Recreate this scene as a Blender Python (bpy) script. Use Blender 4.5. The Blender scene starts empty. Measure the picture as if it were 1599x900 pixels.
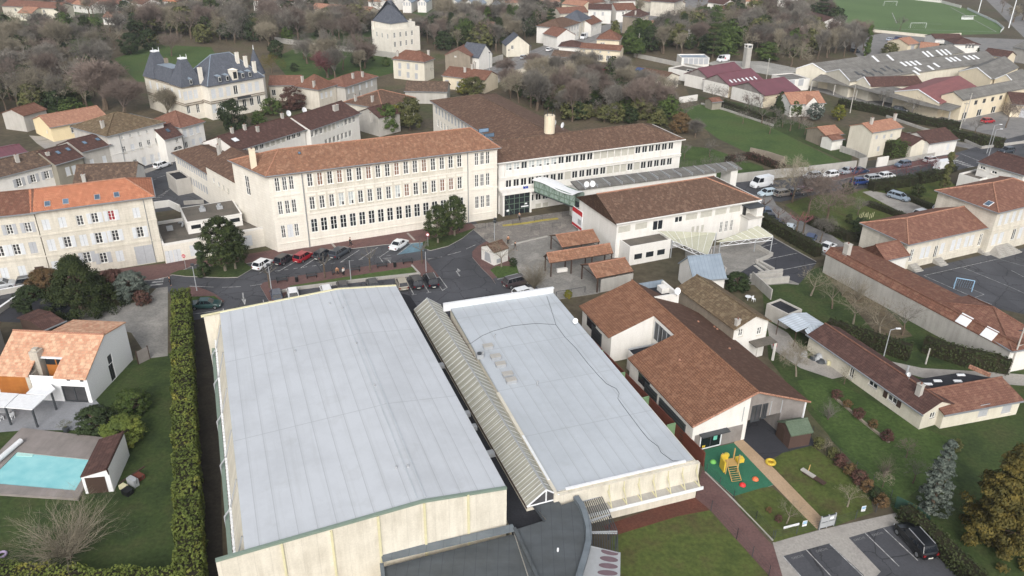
import bpy,bmesh,math,random
from mathutils import Vector,Matrix
random.seed(7)
SC=bpy.context.scene
COL=SC.collection
R=math.radians
CAM_F,CAM_H=1244.0,58.0
_d=Vector((770-799.5,2906-450,CAM_F)).normalized()
_f=(Vector((0,0,1))-_d*_d.z).normalized()
_r=_d.cross(_f)
cam=bpy.data.cameras.new('camera');camo=bpy.data.objects.new('camera',cam);COL.objects.link(camo)
cam.sensor_width=36;cam.lens=36*CAM_F/1599;cam.clip_start=1;cam.clip_end=6000
def _w(v):return Vector((v.dot(_r),v.dot(_f),-v.dot(_d)))
_x,_y,_z=_w(Vector((1,0,0))),_w(Vector((0,-1,0))),_w(Vector((0,0,-1)))
camo.matrix_world=Matrix(((_x.x,_y.x,_z.x,0),(_x.y,_y.y,_z.y,0),(_x.z,_y.z,_z.z,CAM_H),(0,0,0,1)))
SC.camera=camo
W=bpy.data.worlds.new('World');SC.world=W;W.use_nodes=True
_n=W.node_tree.nodes;_l=W.node_tree.links
SUN_EL,SUN_AZ=36,182
_sky=_n.new('ShaderNodeTexSky');_sky.sky_type='NISHITA';_sky.sun_disc=False
_sky.sun_elevation=R(SUN_EL);_sky.sun_rotation=R(SUN_AZ);_sky.air_density=1.0;_sky.dust_density=4.0;_sky.ozone_density=1.0
_hs=_n.new('ShaderNodeHueSaturation');_hs.inputs['Saturation'].default_value=0.35
_l.new(_sky.outputs[0],_hs.inputs['Color']);_l.new(_hs.outputs[0],_n['Background'].inputs[0])
_n['Background'].inputs[1].default_value=0.14
sun=bpy.data.lights.new('sun','SUN');suno=bpy.data.objects.new('sun',sun);COL.objects.link(suno)
sun.energy=1.15;sun.angle=R(30);sun.color=(1,0.975,0.94)
_sd=Vector((math.sin(R(SUN_AZ))*math.cos(R(SUN_EL)),math.cos(R(SUN_AZ))*math.cos(R(SUN_EL)),math.sin(R(SUN_EL))))
suno.rotation_euler=_sd.to_track_quat('Z','Y').to_euler()
vs=SC.view_settings
vs.view_transform='Standard';vs.look='None';vs.gamma=1;vs.exposure=0.45
SC.cycles.max_bounces=5;SC.cycles.diffuse_bounces=3;SC.cycles.glossy_bounces=2;SC.cycles.transparent_max_bounces=6;SC.cycles.transmission_bounces=2;SC.cycles.volume_bounces=0
def ray(p):
 return _w(Vector((p[0]-799.5,p[1]-450,CAM_F)))
def P(p,z=0.0):
 d=ray(p);t=(z-CAM_H)/d.z
 return Vector((d.x*t,d.y*t,z))
def q(r,c,x,y):return((0,400,800,1199)[c]+x/4,225*r+y/4)
def zz(x0,y0,s):return lambda x,y:(x0+x/s,y0+y/s)
s1=zz(720,320,6);s2=zz(230,390,6.664);s3=zz(1080,330,6);s4=zz(1170,200,4.5);s5=zz(1320,250,5.294)
s6=zz(0,150,4.845);s7=zz(500,400,4.4417);n1=zz(880,420,4);n2=zz(260,130,5.294);n3=zz(740,130,4.286);n4=zz(1080,560,5.624)
f1=zz(560,0,5.33);f2=zz(840,0,5.71);f3=zz(1060,60,5.71);f4=zz(1240,60,4.454);f5=zz(200,60,6.6625);f6=zz(0,480,5);f7=zz(780,690,4.286)
def S(c):
 return tuple(((v/255)/12.92 if v/255<=.04045 else((v/255+.055)/1.055)**2.4)for v in c)+(1.0,)
MATS={}
class NT:
 def __init__(s,name,rough=.85,spec=.25):
  s.m=bpy.data.materials.new(name);s.m.use_nodes=True;MATS[name]=s.m
  s.n=s.m.node_tree.nodes;s.l=s.m.node_tree.links;s.b=s.n['Principled BSDF']
  s.b.inputs['Roughness'].default_value=rough;s.b.inputs['Specular IOR Level'].default_value=spec
 def new(s,t,**k):
  o=s.n.new(t)
  for a,v in k.items():setattr(o,a,v)
  return o
 def coord(s,kind='Object',scale=(1,1,1)):
  t=s.new('ShaderNodeTexCoord');m=s.new('ShaderNodeMapping');m.inputs['Scale'].default_value=scale
  s.l.new(t.outputs[kind],m.inputs[0]);return m.outputs[0]
 def noise(s,vec,scale,detail=4,rough=.6):
  o=s.new('ShaderNodeTexNoise');o.inputs['Scale'].default_value=scale;o.inputs['Detail'].default_value=detail;o.inputs['Roughness'].default_value=rough
  s.l.new(vec,o.inputs['Vector']);return o.outputs['Fac']
 def ramp(s,fac,stops,interp='LINEAR'):
  o=s.new('ShaderNodeValToRGB');o.color_ramp.interpolation=interp;e=o.color_ramp.elements
  while len(e)>len(stops):e.remove(e[-1])
  while len(e)<len(stops):e.new(1)
  for x,(p,c)in zip(e,stops):x.position=p;x.color=c
  s.l.new(fac,o.inputs[0]);return o.outputs[0]
 def mix(s,a,b,fac=1.0,mode='MIX'):
  o=s.new('ShaderNodeMix',data_type='RGBA',blend_type=mode)
  for v,i in((fac,0),(a,6),(b,7)):
   if hasattr(v,'is_linked'):s.l.new(v,o.inputs[i])
   else:o.inputs[i].default_value=v
  return o.outputs[2]
 def math(s,op,a,b=0.0,c=0.0):
  o=s.new('ShaderNodeMath',operation=op)
  for i,v in enumerate((a,b,c)):
   if hasattr(v,'is_linked'):s.l.new(v,o.inputs[i])
   else:o.inputs[i].default_value=v
  return o.outputs[0]
 def bump(s,h,strength=.3,dist=.05):
  o=s.new('ShaderNodeBump');o.inputs['Strength'].default_value=strength;o.inputs['Distance'].default_value=dist
  s.l.new(h,o.inputs['Height']);s.l.new(o.outputs[0],s.b.inputs['Normal'])
 def col(s,c):
  if hasattr(c,'is_linked'):s.l.new(c,s.b.inputs['Base Color'])
  else:s.b.inputs['Base Color'].default_value=c
  return s.m
def g(v):return(v,v,v,1)
def m_noise(name,cols,scale=.3,fine=3.0,amt=.25,rough=.9,bump=0,coord='Object',detail=5,spec=.2):
 """colours along a noise, times a fine grain"""
 t=NT(name,rough,spec);v=t.coord(coord)
 k=len(cols)
 c=t.ramp(t.noise(v,scale,detail),[(.3+.4*i/max(1,k-1),S(x))for i,x in enumerate(cols)])
 f=t.noise(v,fine,3)
 c=t.mix(c,t.ramp(f,[(.25,g(1-amt)),(.75,g(1+amt))]),1,'MULTIPLY')
 if bump:t.bump(f,bump,.06)
 return t.col(c)
def m_flat(name,c,rough=.5,spec=.4,metal=0,amt=.08):
 t=NT(name,rough,spec);t.b.inputs['Metallic'].default_value=metal
 v=t.coord('Object');f=t.noise(v,2.5,3)
 return t.col(t.mix(S(c),t.ramp(f,[(.25,g(1-amt)),(.75,g(1+amt))]),1,'MULTIPLY'))
def m_tile(name,c1,c2,c3,patch,amount=.5,row=.36,width=.24,pscale=.35,dark=.55):
 """roof tiles in rows: two tile colours, stray tiles of a third, weather patches"""
 t=NT(name,.9,.15);v=t.coord('UV')
 b=t.new('ShaderNodeTexBrick');b.offset=.5
 for k,x in(('Scale',1),('Mortar Size',.05),('Mortar Smooth',.5),('Brick Width',width),('Row Height',row)):b.inputs[k].default_value=x
 b.inputs['Color1'].default_value=S(c1);b.inputs['Color2'].default_value=S(c2)
 b.inputs['Mortar'].default_value=tuple(x*dark for x in S(c1)[:3])+(1,)
 t.l.new(v,b.inputs['Vector'])
 o=t.coord('UV',(1,1,1))
 w=t.new('ShaderNodeTexVoronoi');w.inputs['Scale'].default_value=2.2;t.l.new(o,w.inputs['Vector'])
 stray=t.ramp(w.outputs['Color'],[(.6,g(0)),(.8,g(1))])
 c=t.mix(b.outputs['Color'],S(c3),t.math('MULTIPLY',stray,.4))
 n=t.noise(t.coord('UV',(1,.4,1)),pscale*.8,7,.7)
 c=t.mix(c,S(patch),t.math('MULTIPLY',t.ramp(n,[(.38,g(0)),(.75,g(1))]),amount*.6))
 f=t.noise(t.coord('UV',(1,.35,1)),1.7,4)
 c=t.mix(c,t.ramp(f,[(.25,g(.84)),(.75,g(1.14))]),1,'MULTIPLY')
 t.bump(b.outputs['Fac'],-.5,.06)
 h=t.new('ShaderNodeHueSaturation');h.inputs['Hue'].default_value=.511;h.inputs['Saturation'].default_value=.84;h.inputs['Value'].default_value=.98;t.l.new(c,h.inputs['Color'])
 return t.col(h.outputs[0])
def m_wall(name,base,stain,amt=.35,block=None,rough=.9,grime=.5):
 """plaster or stone with rain streaks; block = (w, h) draws joints"""
 t=NT(name,rough,.2);v=t.coord('UV')
 n=t.noise(t.coord('UV',(1,.12,1)),1.1,5,.65)
 n2=t.noise(t.coord('Object'),.45,4)
 c=t.mix(S(base),S(stain),t.math('MULTIPLY',t.ramp(t.math('ADD',t.math('MULTIPLY',n,.6),t.math('MULTIPLY',n2,.4)),[(.42,g(0)),(.68,g(1))]),amt))
 if block:
  b=t.new('ShaderNodeTexBrick');b.offset=.5
  for k,x in(('Scale',1),('Mortar Size',.02),('Mortar Smooth',.3),('Brick Width',block[0]),('Row Height',block[1])):b.inputs[k].default_value=x
  b.inputs['Color1'].default_value=g(1);b.inputs['Color2'].default_value=g(.95);b.inputs['Mortar'].default_value=g(.84)
  t.l.new(v,b.inputs['Vector']);c=t.mix(c,b.outputs['Color'],1,'MULTIPLY');t.bump(b.outputs['Fac'],-.25,.02)
 c=t.mix(c,t.ramp(t.noise(v,6,3),[(.3,g(.93)),(.7,g(1.05))]),1,'MULTIPLY')
 h=t.new('ShaderNodeHueSaturation');h.inputs['Saturation'].default_value=.74;h.inputs['Value'].default_value=.99;t.l.new(c,h.inputs['Color'])
 return t.col(h.outputs[0])
def m_lines(name,base,line,period,width,axis='x',rough=.5,base2=None,period2=None,bump=.3,amt=.1,metal=0,nscale=.5):
 """sheet with regular seams across UV x or y (and optional cross seams)"""
 t=NT(name,rough,.3);t.b.inputs['Metallic'].default_value=metal;v=t.coord('UV')
 s=t.new('ShaderNodeSeparateXYZ');t.l.new(v,s.inputs[0])
 def seam(k,p,w):
  m=t.math('FRACT',t.math('MULTIPLY',s.outputs[k],1/p));return t.math('LESS_THAN',m,w/p)
 l=seam('xy'.index(axis),period,width)
 if period2:l=t.math('MAXIMUM',l,seam(1-'xy'.index(axis),period2,width))
 n=t.noise(t.coord('Object'),nscale,6,.65)
 c=t.mix(S(base),S(base2 or base),t.ramp(n,[(.35,g(0)),(.65,g(1))]))
 c=t.mix(c,S(line),l)
 c=t.mix(c,t.ramp(t.noise(t.coord('UV',(.15,1,1)if axis=='x' else(1,.15,1)),.8,4),[(.3,g(1-amt)),(.7,g(1+amt))]),1,'MULTIPLY')
 if bump:t.bump(l,bump,.03)
 return t.col(c)
def m_leaf(name,cols,rough=.75,scale=.9,tint=.25):
 """leaves: colour changes from clump to clump, tree to tree"""
 t=NT(name,rough,.2);v=t.coord('Object')
 k=len(cols)
 c=t.ramp(t.noise(v,scale,4,.7),[(.32+.36*i/max(1,k-1),S(x))for i,x in enumerate(cols)])
 o=t.new('ShaderNodeObjectInfo')
 c=t.mix(c,t.ramp(o.outputs['Random'],[(0,g(1-tint)),(1,g(1+tint))]),1,'MULTIPLY')
 return t.col(c)
def m_glass(name,c,rough=.12):
 t=NT(name,rough,.5)
 v=t.coord('Object');f=t.noise(v,.8,2)
 o=t.new('ShaderNodeObjectInfo')
 cc=t.mix(S(c),t.ramp(o.outputs['Random'],[(0,g(.55)),(1,g(1.6))]),1,'MULTIPLY')
 return t.col(t.mix(cc,t.ramp(f,[(.3,g(.8)),(.7,g(1.2))]),1,'MULTIPLY'))
T_SCHOOL=m_tile('orange_brown_tile',(158,99,72),(128,82,63),(176,128,100),(112,80,66),.55)
T_BROWN=m_tile('brown_tile',(116,82,67),(92,66,56),(142,110,92),(98,74,62),.5)
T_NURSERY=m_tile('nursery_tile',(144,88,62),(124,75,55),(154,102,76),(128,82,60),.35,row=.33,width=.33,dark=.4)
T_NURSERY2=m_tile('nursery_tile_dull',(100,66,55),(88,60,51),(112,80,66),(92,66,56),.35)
T_ORANGE=m_tile('bright_orange_tile',(196,100,62),(178,90,56),(204,122,82),(164,84,56),.3,row=.42,width=.3)
T_OLDRED=m_tile('old_red_tile',(132,76,60),(112,68,56),(150,104,84),(98,70,58),.55)
T_MOSS=m_tile('mossy_tile',(120,98,74),(96,76,58),(150,132,104),(110,84,62),.5,width=.3,pscale=.6)
T_MIX=m_tile('mixed_canal_tile',(212,158,126),(184,108,78),(226,184,150),(196,116,86),.35,row=.42,width=.5,dark=.7)
T_DARK=m_tile('dark_red_tile',(96,62,58),(82,56,54),(118,80,72),(80,60,56),.4)
T_RED=m_tile('red_tile',(138,84,70),(120,74,62),(158,108,88),(112,74,62),.4)
T_WEATH=m_tile('weathered_tile',(112,86,72),(88,70,62),(150,118,96),(86,70,62),.6,width=.3)
T_SALMON=m_tile('salmon_tile',(178,116,92),(162,102,80),(192,138,112),(160,96,76),.3,width=.32)
T_SLATE=m_tile('slate',(92,98,108),(78,84,94),(106,112,120),(84,89,97),.4,row=.3,width=.3,dark=.75)
def m_membrane(name,base,axis,cross):
 """single ply roof: welded laps, pond stains, dirt streaks along the laps, wrinkles"""
 t=NT(name,.65,.3);v=t.coord('UV');s=t.new('ShaderNodeSeparateXYZ');t.l.new(v,s.inputs[0]);k='xy'.index(axis)
 def seam(k,p,w):return t.math('LESS_THAN',t.math('FRACT',t.math('MULTIPLY',s.outputs[k],1/p)),w/p)
 l=t.math('MAXIMUM',seam(k,1.62,.06),seam(1-k,cross,.09))
 d=tuple(x*.95 for x in base)
 c=t.mix(S(base),S(d),t.ramp(t.noise(t.coord('Object'),.13,6,.7),[(.42,g(0)),(.62,g(1))]))
 pond=t.noise(t.coord('Object',(1,1,1)),.35,4,.55)
 c=t.mix(c,S((158,160,160)),t.math('MULTIPLY',t.ramp(pond,[(.6,g(0)),(.66,g(1)),(.72,g(.35))]),.16))
 st=t.noise(t.coord('UV',(.06,1.2,1)if axis=='y' else(1.2,.06,1)),1.0,5,.7)
 c=t.mix(c,S((150,152,152)),t.math('MULTIPLY',t.ramp(st,[(.52,g(0)),(.72,g(1))]),.22))
 near=t.math('LESS_THAN',t.math('FRACT',t.math('MULTIPLY',s.outputs[k],1/1.62)),.16)
 c=t.mix(c,S((166,169,172)),t.math('MULTIPLY',near,.2));c=t.mix(c,S((140,144,149)),t.math('MULTIPLY',l,.5))
 t.bump(t.noise(t.coord('UV',(.5,2,1)if axis=='y' else(2,.5,1)),1.5,3),.12,.05);return t.col(c)
MEMBRANE=m_membrane('roof_membrane',(190,194,199),'y',15.5);MEMBRANE2=m_membrane('roof_membrane_annex',(182,188,194),'x',9)
BITUMEN=m_lines('grey_bitumen_felt',(84,89,93),(70,74,78),1.0,.05,'x',.9,(76,80,82),None,.2,.12)
BITUMEN_D=m_noise('black_bitumen',[(34,35,39),(50,51,56)],.4,5,.3)
GRAVELROOF=m_noise('gravel_roof',[(92,88,82),(112,106,98)],.5,9,.3)
FIBRE=m_lines('fibre_cement_sheet',(126,124,120),(100,98,95),1.1,.12,'x',.9,(104,102,98),2.4,.3,.15)
BURGUNDY=m_lines('burgundy_sheet',(116,74,83),(94,60,68),1.0,.1,'x',.6,(106,70,77),None,.3,.08)
ZINC=m_lines('zinc_sheet',(138,150,162),(110,122,134),.6,.05,'x',.45,(126,138,150),None,.4,.1)
CORRUG=m_lines('corrugated_sheet',(196,204,212),(160,168,176),.5,.12,'x',.5,(176,186,196),None,.4,.12)
POLYC=m_lines('polycarbonate_panel',(164,163,150),(198,197,190),1.0,.09,'x',.35,(152,151,140),None,.2,.06)
LEAD=m_lines('lead_flashing',(112,120,126),(92,98,104),1.5,.06,'x',.6,(98,106,112),None,.3,.15)
POLYP=m_noise('plain_translucent_panel',[(164,164,146),(178,177,160)],.4,5,.1)
STONE=m_wall('pale_limestone',(230,223,208),(196,184,162),.38,(1.1,.5))
STONE2=m_wall('weathered_limestone',(216,208,190),(160,150,128),.5,(.9,.42))
CREAM=m_wall('cream_render',(216,208,187),(184,174,150),.55)
HALLW=m_wall('cream_hall_panel',(218,210,190),(166,156,134),.6,(1.3,40))
WHITE=m_wall('white_render',(226,223,216),(190,184,172),.4)
PUREWHITE=m_wall('fresh_white_render',(236,237,238),(222,223,224),.25)
GREYW=m_wall('grey_render',(186,181,172),(146,140,128),.5)
BEIGE=m_wall('beige_render',(222,206,172),(188,172,140),.4)
RUBBLE=m_wall('rubble_stone',(150,136,116),(112,100,84),.6,(.5,.25))
PALEST=m_wall('pale_rubble_stone',(196,186,168),(150,140,124),.6,(.5,.25))
OLIVEW=m_wall('olive_grey_render',(148,142,124),(120,114,98),.5)
CONC=m_wall('concrete',(176,172,164),(130,126,118),.6)
YELLOWW=m_wall('yellow_render',(232,208,150),(206,180,124),.35)
GWOOD=m_lines('grey_timber_cladding',(146,141,138),(112,106,102),.18,.025,'y',.85,(128,122,118),None,.3,.12)
OWOOD=m_lines('orange_timber_cladding',(176,112,52),(132,80,36),.2,.025,'y',.7,(156,94,42),None,.3,.12)
REDFENCE=m_lines('red_brown_panel',(118,66,52),(84,46,38),.18,.03,'x',.8,(102,58,48),None,.3,.15)
DECK=m_lines('weathered_deck',(150,142,138),(112,106,104),.16,.03,'y',.85,(132,126,122),None,.25,.12)
GLASS=m_glass('window_glass',(66,66,68));GLASS_D=m_glass('dark_glass',(34,38,42));GLASS_B=m_glass('blue_roof_glass',(96,116,136))
FRAME=m_flat('white_frame_paint',(226,226,222));SHUT=m_flat('white_shutter',(206,209,212));SHUTG=m_flat('grey_shutter',(172,174,178));BLIND=m_flat('pale_roller_blind',(184,182,172))
CURTAIN=m_flat('orange_curtain',(126,94,78));REDCUR=m_flat('red_curtain',(140,30,44))
DGREY=m_flat('dark_grey_metal',(62,66,70));LGREY=m_flat('light_grey_metal',(160,163,166));WHITEM=m_flat('white_metal',(226,228,230));BLACK=m_flat('black_paint',(26,27,29))
GREENM=m_flat('green_steel',(92,112,98));CREAMM=m_flat('cream_metal',(208,202,166));GUTTER=m_flat('zinc_gutter',(132,136,140));GGUT=m_flat('green_gutter',(122,138,126))
BROWNW=m_flat('dark_brown_wood',(70,54,46),.8);DOORG=m_flat('grey_door',(150,152,158));REDP=m_flat('red_paint',(182,40,48));YELP=m_flat('yellow_paint',(206,178,62));BLUEP=m_flat('blue_paint',(60,92,150));LBLUE=m_flat('light_blue_paint',(150,186,214))
RIDGE=m_noise('ridge_mortar',[(176,132,108),(150,108,88)],2,6,.2)
GRASS=m_noise('grass_lawn',[(52,68,35),(66,84,43),(76,92,50)],.22,2.2,.35,bump=.4)
GRASS_B=m_noise('bright_grass',[(60,80,44),(74,92,50),(76,86,50)],.1,1.6,.25,bump=.3)
GRASS_D=m_noise('dark_green_grass',[(44,57,33),(60,74,40),(68,74,45)],.25,2.4,.35,bump=.4)  # grass of a deeper, darker green
GRASS_Y=m_noise('worn_grass',[(62,74,38),(80,90,46),(78,74,48)],.3,2.2,.3,bump=.3)
EARTH=m_noise('leaf_litter',[(76,70,58),(96,86,70),(78,82,54)],.08,1.2,.35)
MIXED=m_noise('rough_ground',[(70,68,54),(88,80,66),(70,78,48)],.03,.7,.35)
def m_asph(name,base):
 """worn tarmac: repair patches, cracks, oil spots, polished wheel tracks"""
 t=NT(name,.88,.25);v=t.coord('Object')
 c=t.mix(S(base),S(tuple(x*1.2 for x in base)),t.ramp(t.noise(v,.12,5,.65),[(.35,g(0)),(.65,g(1))]))
 w=t.new('ShaderNodeTexVoronoi');w.inputs['Scale'].default_value=.13;t.l.new(v,w.inputs['Vector']);c=t.mix(c,t.ramp(w.outputs['Color'],[(.15,g(.82)),(.3,g(1)),(.8,g(1.06))]),1,'MULTIPLY')
 e=t.new('ShaderNodeTexVoronoi',feature='DISTANCE_TO_EDGE');e.inputs['Scale'].default_value=.22;n=t.noise(v,.9,4);m_=t.new('ShaderNodeVectorMath',operation='ADD');t.l.new(v,m_.inputs[0]);t.l.new(n,m_.inputs[1]);t.l.new(m_.outputs[0],e.inputs['Vector'])
 c=t.mix(c,S((34,34,36)),t.math('MULTIPLY',t.math('LESS_THAN',e.outputs['Distance'],.012),.55))
 c=t.mix(c,S((38,38,40)),t.math('MULTIPLY',t.ramp(t.noise(v,.55,3,.5),[(.68,g(0)),(.74,g(1))]),.5))
 c=t.mix(c,t.ramp(t.noise(v,5,3),[(.25,g(.86)),(.75,g(1.14))]),1,'MULTIPLY');return t.col(c)
ASPH=m_asph('asphalt',(68,69,73));ASPH_D=m_asph('dark_asphalt',(54,55,60))
ASPH_L=m_noise('worn_asphalt',[(112,112,112),(132,130,128),(104,104,106)],.2,4,.2)
REDPAVE=m_noise('red_asphalt',[(92,70,69),(106,82,79),(97,76,74)],.25,4,.18)
GRAVEL=m_noise('grey_gravel',[(146,143,138),(126,124,120),(158,154,148)],.2,3,.22)
PAVE=m_noise('concrete_paving',[(142,138,134),(158,154,148),(128,124,120)],.25,4,.16)
SAND=m_noise('sandy_paving',[(160,138,112),(176,152,126)],.4,5,.15)
PLAYG=m_noise('green_play_surface',[(48,100,78),(56,110,86)],.6,6,.15)
TERRACE=m_noise('grey_terrace',[(128,130,134),(142,144,148)],.8,6,.12)
KERB=m_noise('kerb_stone',[(150,146,140),(166,162,156)],.8,5,.15)
PAINT=m_noise('road_paint',[(204,204,202),(176,176,175),(128,128,129),(196,196,195)],1.6,9,.2)
PAINT_B=m_noise('blue_bay_paint',[(108,142,158),(90,112,124)],.5,4,.2)
PAINT_Y=m_noise('yellow_kerb_paint',[(176,162,84),(150,138,78)],1,5,.15)
RUBBLEG=m_noise('pale_yard',[(178,176,172),(150,148,142),(190,188,182)],.08,1.5,.2)
MULCH=m_noise('red_mulch',[(100,62,52),(84,56,48)],.5,4,.3,bump=.4)
BARK=m_noise('bark',[(86,74,64),(112,98,84)],1.2,6,.3);BARK_P=m_noise('pale_bark',[(138,130,116),(116,106,94)],1.2,6,.25)
TWIG=m_leaf('grey_brown_twigs',[(92,88,83),(130,125,117)],.9,.4,.22);TWIG_R=m_leaf('red_brown_twigs',[(98,87,81),(124,111,103)],.9,.4,.2);TWIG_Y=m_leaf('tan_twigs',[(114,107,92),(144,136,120)],.9,.4,.2)
TWIG_P=m_leaf('crimson_twigs',[(122,78,80),(108,76,76)],.9,.4,.15)
L_DARK=m_leaf('dark_evergreen',[(30,40,26),(46,58,34),(60,72,42)]);L_MID=m_leaf('mid_green_leaves',[(46,60,30),(66,82,40),(86,98,50)])
L_YEL=m_leaf('yellow_green_leaves',[(70,80,34),(98,100,40),(134,122,46)]);L_GOLD=m_leaf('golden_leaves',[(58,58,32),(86,79,39),(112,98,47)]);L_BRONZE=m_leaf('bronze_leaves',[(84,70,50),(104,82,56),(78,72,46)])
L_BLUE=m_leaf('blue_grey_needles',[(56,64,58),(80,88,81),(106,112,103)]);L_RED=m_leaf('brown_red_foliage',[(70,50,46),(88,62,56),(74,62,46)]);L_OLIVE=m_leaf('olive_leaves',[(64,68,40),(88,90,54),(104,102,66)])
L_PINE=m_leaf('pine_needles',[(36,46,27),(52,63,34),(74,82,44)]);L_HEDGE=m_leaf('hedge_leaves',[(66,78,38),(88,100,46),(102,112,52),(128,124,58)],scale=.35);L_HEDGE_D=m_leaf('dark_hedge_leaves',[(36,44,26),(52,60,34),(62,68,40)],scale=.4)
class MB:
 def __init__(s):s.v=[];s.f=[];s.m=[];s.mats=[]
 def mi(s,m):
  if m not in s.mats:s.mats.append(m)
  return s.mats.index(m)
 def poly(s,pts,m):
  k=len(s.v);s.v+=[tuple(p)for p in pts];s.f.append(tuple(range(k,k+len(pts))));s.m.append(s.mi(m))
 def box(s,x0,y0,z0,x1,y1,z1,m,M=None):
  v=[Vector((x,y,z))for z in(z0,z1)for x,y in((x0,y0),(x1,y0),(x1,y1),(x0,y1))]
  if M is not None:v=[M@p for p in v]
  k=len(s.v);s.v+=[tuple(p)for p in v];i=s.mi(m)
  for f in((3,2,1,0),(4,5,6,7),(0,1,5,4),(1,2,6,5),(2,3,7,6),(3,0,4,7)):
   s.f.append(tuple(k+j for j in f));s.m.append(i)
 def prism(s,pts,z0,z1,m,top=None):
  """vertical prism over a plan polygon; z1 number"""
  pts=[(p[0],p[1])for p in pts]
  a=sum(pts[i][0]*pts[(i+1)%len(pts)][1]-pts[(i+1)%len(pts)][0]*pts[i][1]for i in range(len(pts)))
  if a<0:pts=pts[::-1]
  n=len(pts)
  s.poly([(x,y,z1)for x,y in pts],top or m);s.poly([(x,y,z0)for x,y in pts[::-1]],m)
  for i in range(n):
   a,b=pts[i],pts[(i+1)%n]
   s.poly([(*a,z0),(*b,z0),(*b,z1),(*a,z1)],m)
 def slab(s,pts,t,m,edge=None):
  """sloping slab: pts is its upper face (any winding), t its thickness downward"""
  pts=[Vector(p)for p in pts]
  nz=sum(pts[i].x*pts[(i+1)%len(pts)].y-pts[(i+1)%len(pts)].x*pts[i].y for i in range(len(pts)))
  if nz<0:pts=pts[::-1]
  lo=[p-Vector((0,0,t))for p in pts];n=len(pts)
  s.poly(pts,m);s.poly(lo[::-1],edge or m)
  for i in range(n):s.poly([lo[i],lo[(i+1)%n],pts[(i+1)%n],pts[i]],edge or m)
 def tube(s,p,q,r0,r1,n,m,cap=False):
  p,q=Vector(p),Vector(q);d=q-p
  if d.length<1e-6:return
  d.normalize();a=d.orthogonal().normalized();b=d.cross(a)
  k=len(s.v);i=s.mi(m)
  for c,r in((p,r0),(q,r1)):
   for j in range(n):
    t=2*math.pi*j/n;s.v.append(tuple(c+a*(math.cos(t)*r)+b*(math.sin(t)*r)))
  for j in range(n):
   s.f.append((k+j,k+(j+1)%n,k+n+(j+1)%n,k+n+j));s.m.append(i)
  if cap:
   s.f.append(tuple(k+j for j in range(n-1,-1,-1)));s.m.append(i)
   s.f.append(tuple(k+n+j for j in range(n)));s.m.append(i)
 def path(s,pts,r,n,m):
  for a,b in zip(pts,pts[1:]):s.tube(a,b,r,r,n,m)
 def dome(s,c,r,h,m,n=12,k=4):
  c=Vector(c);i=s.mi(m);b=len(s.v)
  for j in range(k+1):
   t=j/k*math.pi/2
   for e in range(n):
    a=2*math.pi*e/n;s.v.append((c.x+r*math.cos(t)*math.cos(a),c.y+r*math.cos(t)*math.sin(a),c.z+h*math.sin(t)))
  for j in range(k):
   for e in range(n):
    s.f.append((b+j*n+e,b+j*n+(e+1)%n,b+(j+1)*n+(e+1)%n,b+(j+1)*n+e));s.m.append(i)
 def mesh(s,name,smooth=False,uv=True):
  me=bpy.data.meshes.new(name);me.from_pydata(s.v,[],s.f)
  for m in s.mats:me.materials.append(m)
  me.polygons.foreach_set('material_index',s.m)
  if smooth:me.polygons.foreach_set('use_smooth',[True]*len(s.f))
  me.update()
  if uv:
   L=me.uv_layers.new(name='UVMap').data;vs_=me.vertices
   for p in me.polygons:
    n=p.normal;h=math.hypot(n.x,n.y)
    if h<.012:ux,vx=Vector((1,0,0)),Vector((0,1,0))
    else:
     ux=Vector((-n.y/h,n.x/h,0));vx=n.cross(ux)
    for li in p.loop_indices:
     c=vs_[me.loops[li].vertex_index].co;L[li].uv=(c.dot(ux),c.dot(vx))
  return me
 def build(s,name,parent=None,loc=None,rz=0,smooth=False,uv=True):
  return link(name,s.mesh(name,smooth,uv),parent,loc,rz)
def link(name,me,parent=None,loc=None,rz=0):
 o=bpy.data.objects.new(name,me);COL.objects.link(o)
 if parent:o.parent=parent
 if loc is not None:o.location=loc
 if rz:o.rotation_euler=(0,0,rz)
 return o
def tag(o,label,cat,group=None):
 o['label']=label;o['category']=cat
 if group:o['group']=group
 return o
def thing(name,label,cat,loc=(0,0,0),rz=0,group=None):
 o=bpy.data.objects.new(name,None);COL.objects.link(o);o.location=loc;o.rotation_euler=(0,0,rz);o.empty_display_size=.2
 return tag(o,label,cat,group)
def dup(o,loc=None,rz=None,label=None,group=None,scale=None,parent=None):
 c=o.copy();COL.objects.link(c)
 if parent:c.parent=parent
 if loc is not None:c.location=loc
 if rz is not None:c.rotation_euler=(0,0,rz)
 if scale is not None:c.scale=scale if hasattr(scale,'__len__')else(scale,)*3
 if label:c['label']=label
 if group:c['group']=group
 for ch in list(o.children):dup(ch,parent=c)
 return c
def struct(o,kind='structure'):
 o['kind']=kind;return o
SHEETS=[]
def sheet(name,px,z,m,drop=None):
 """ground sheet over a photo-pixel outline at height z; drop makes it a raised slab with sides"""
 pts=[P(p,z)for p in px];bb=(min(p.x for p in pts),max(p.x for p in pts),min(p.y for p in pts),max(p.y for p in pts))
 while any(abs(z-e[4])<.0035 and bb[0]<e[1]and e[0]<bb[1]and bb[2]<e[3]and e[2]<bb[3]for e in SHEETS):z+=.004
 SHEETS.append(bb+(z,));b=MB();pts=[Vector((p.x,p.y,z))for p in pts]
 if drop:b.prism(pts,z-drop,z,KERB,m)
 else:
  a=sum(pts[i].x*pts[(i+1)%len(pts)].y-pts[(i+1)%len(pts)].x*pts[i].y for i in range(len(pts)))
  b.poly(pts if a>0 else pts[::-1],m)
 return struct(b.build(name))
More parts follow.
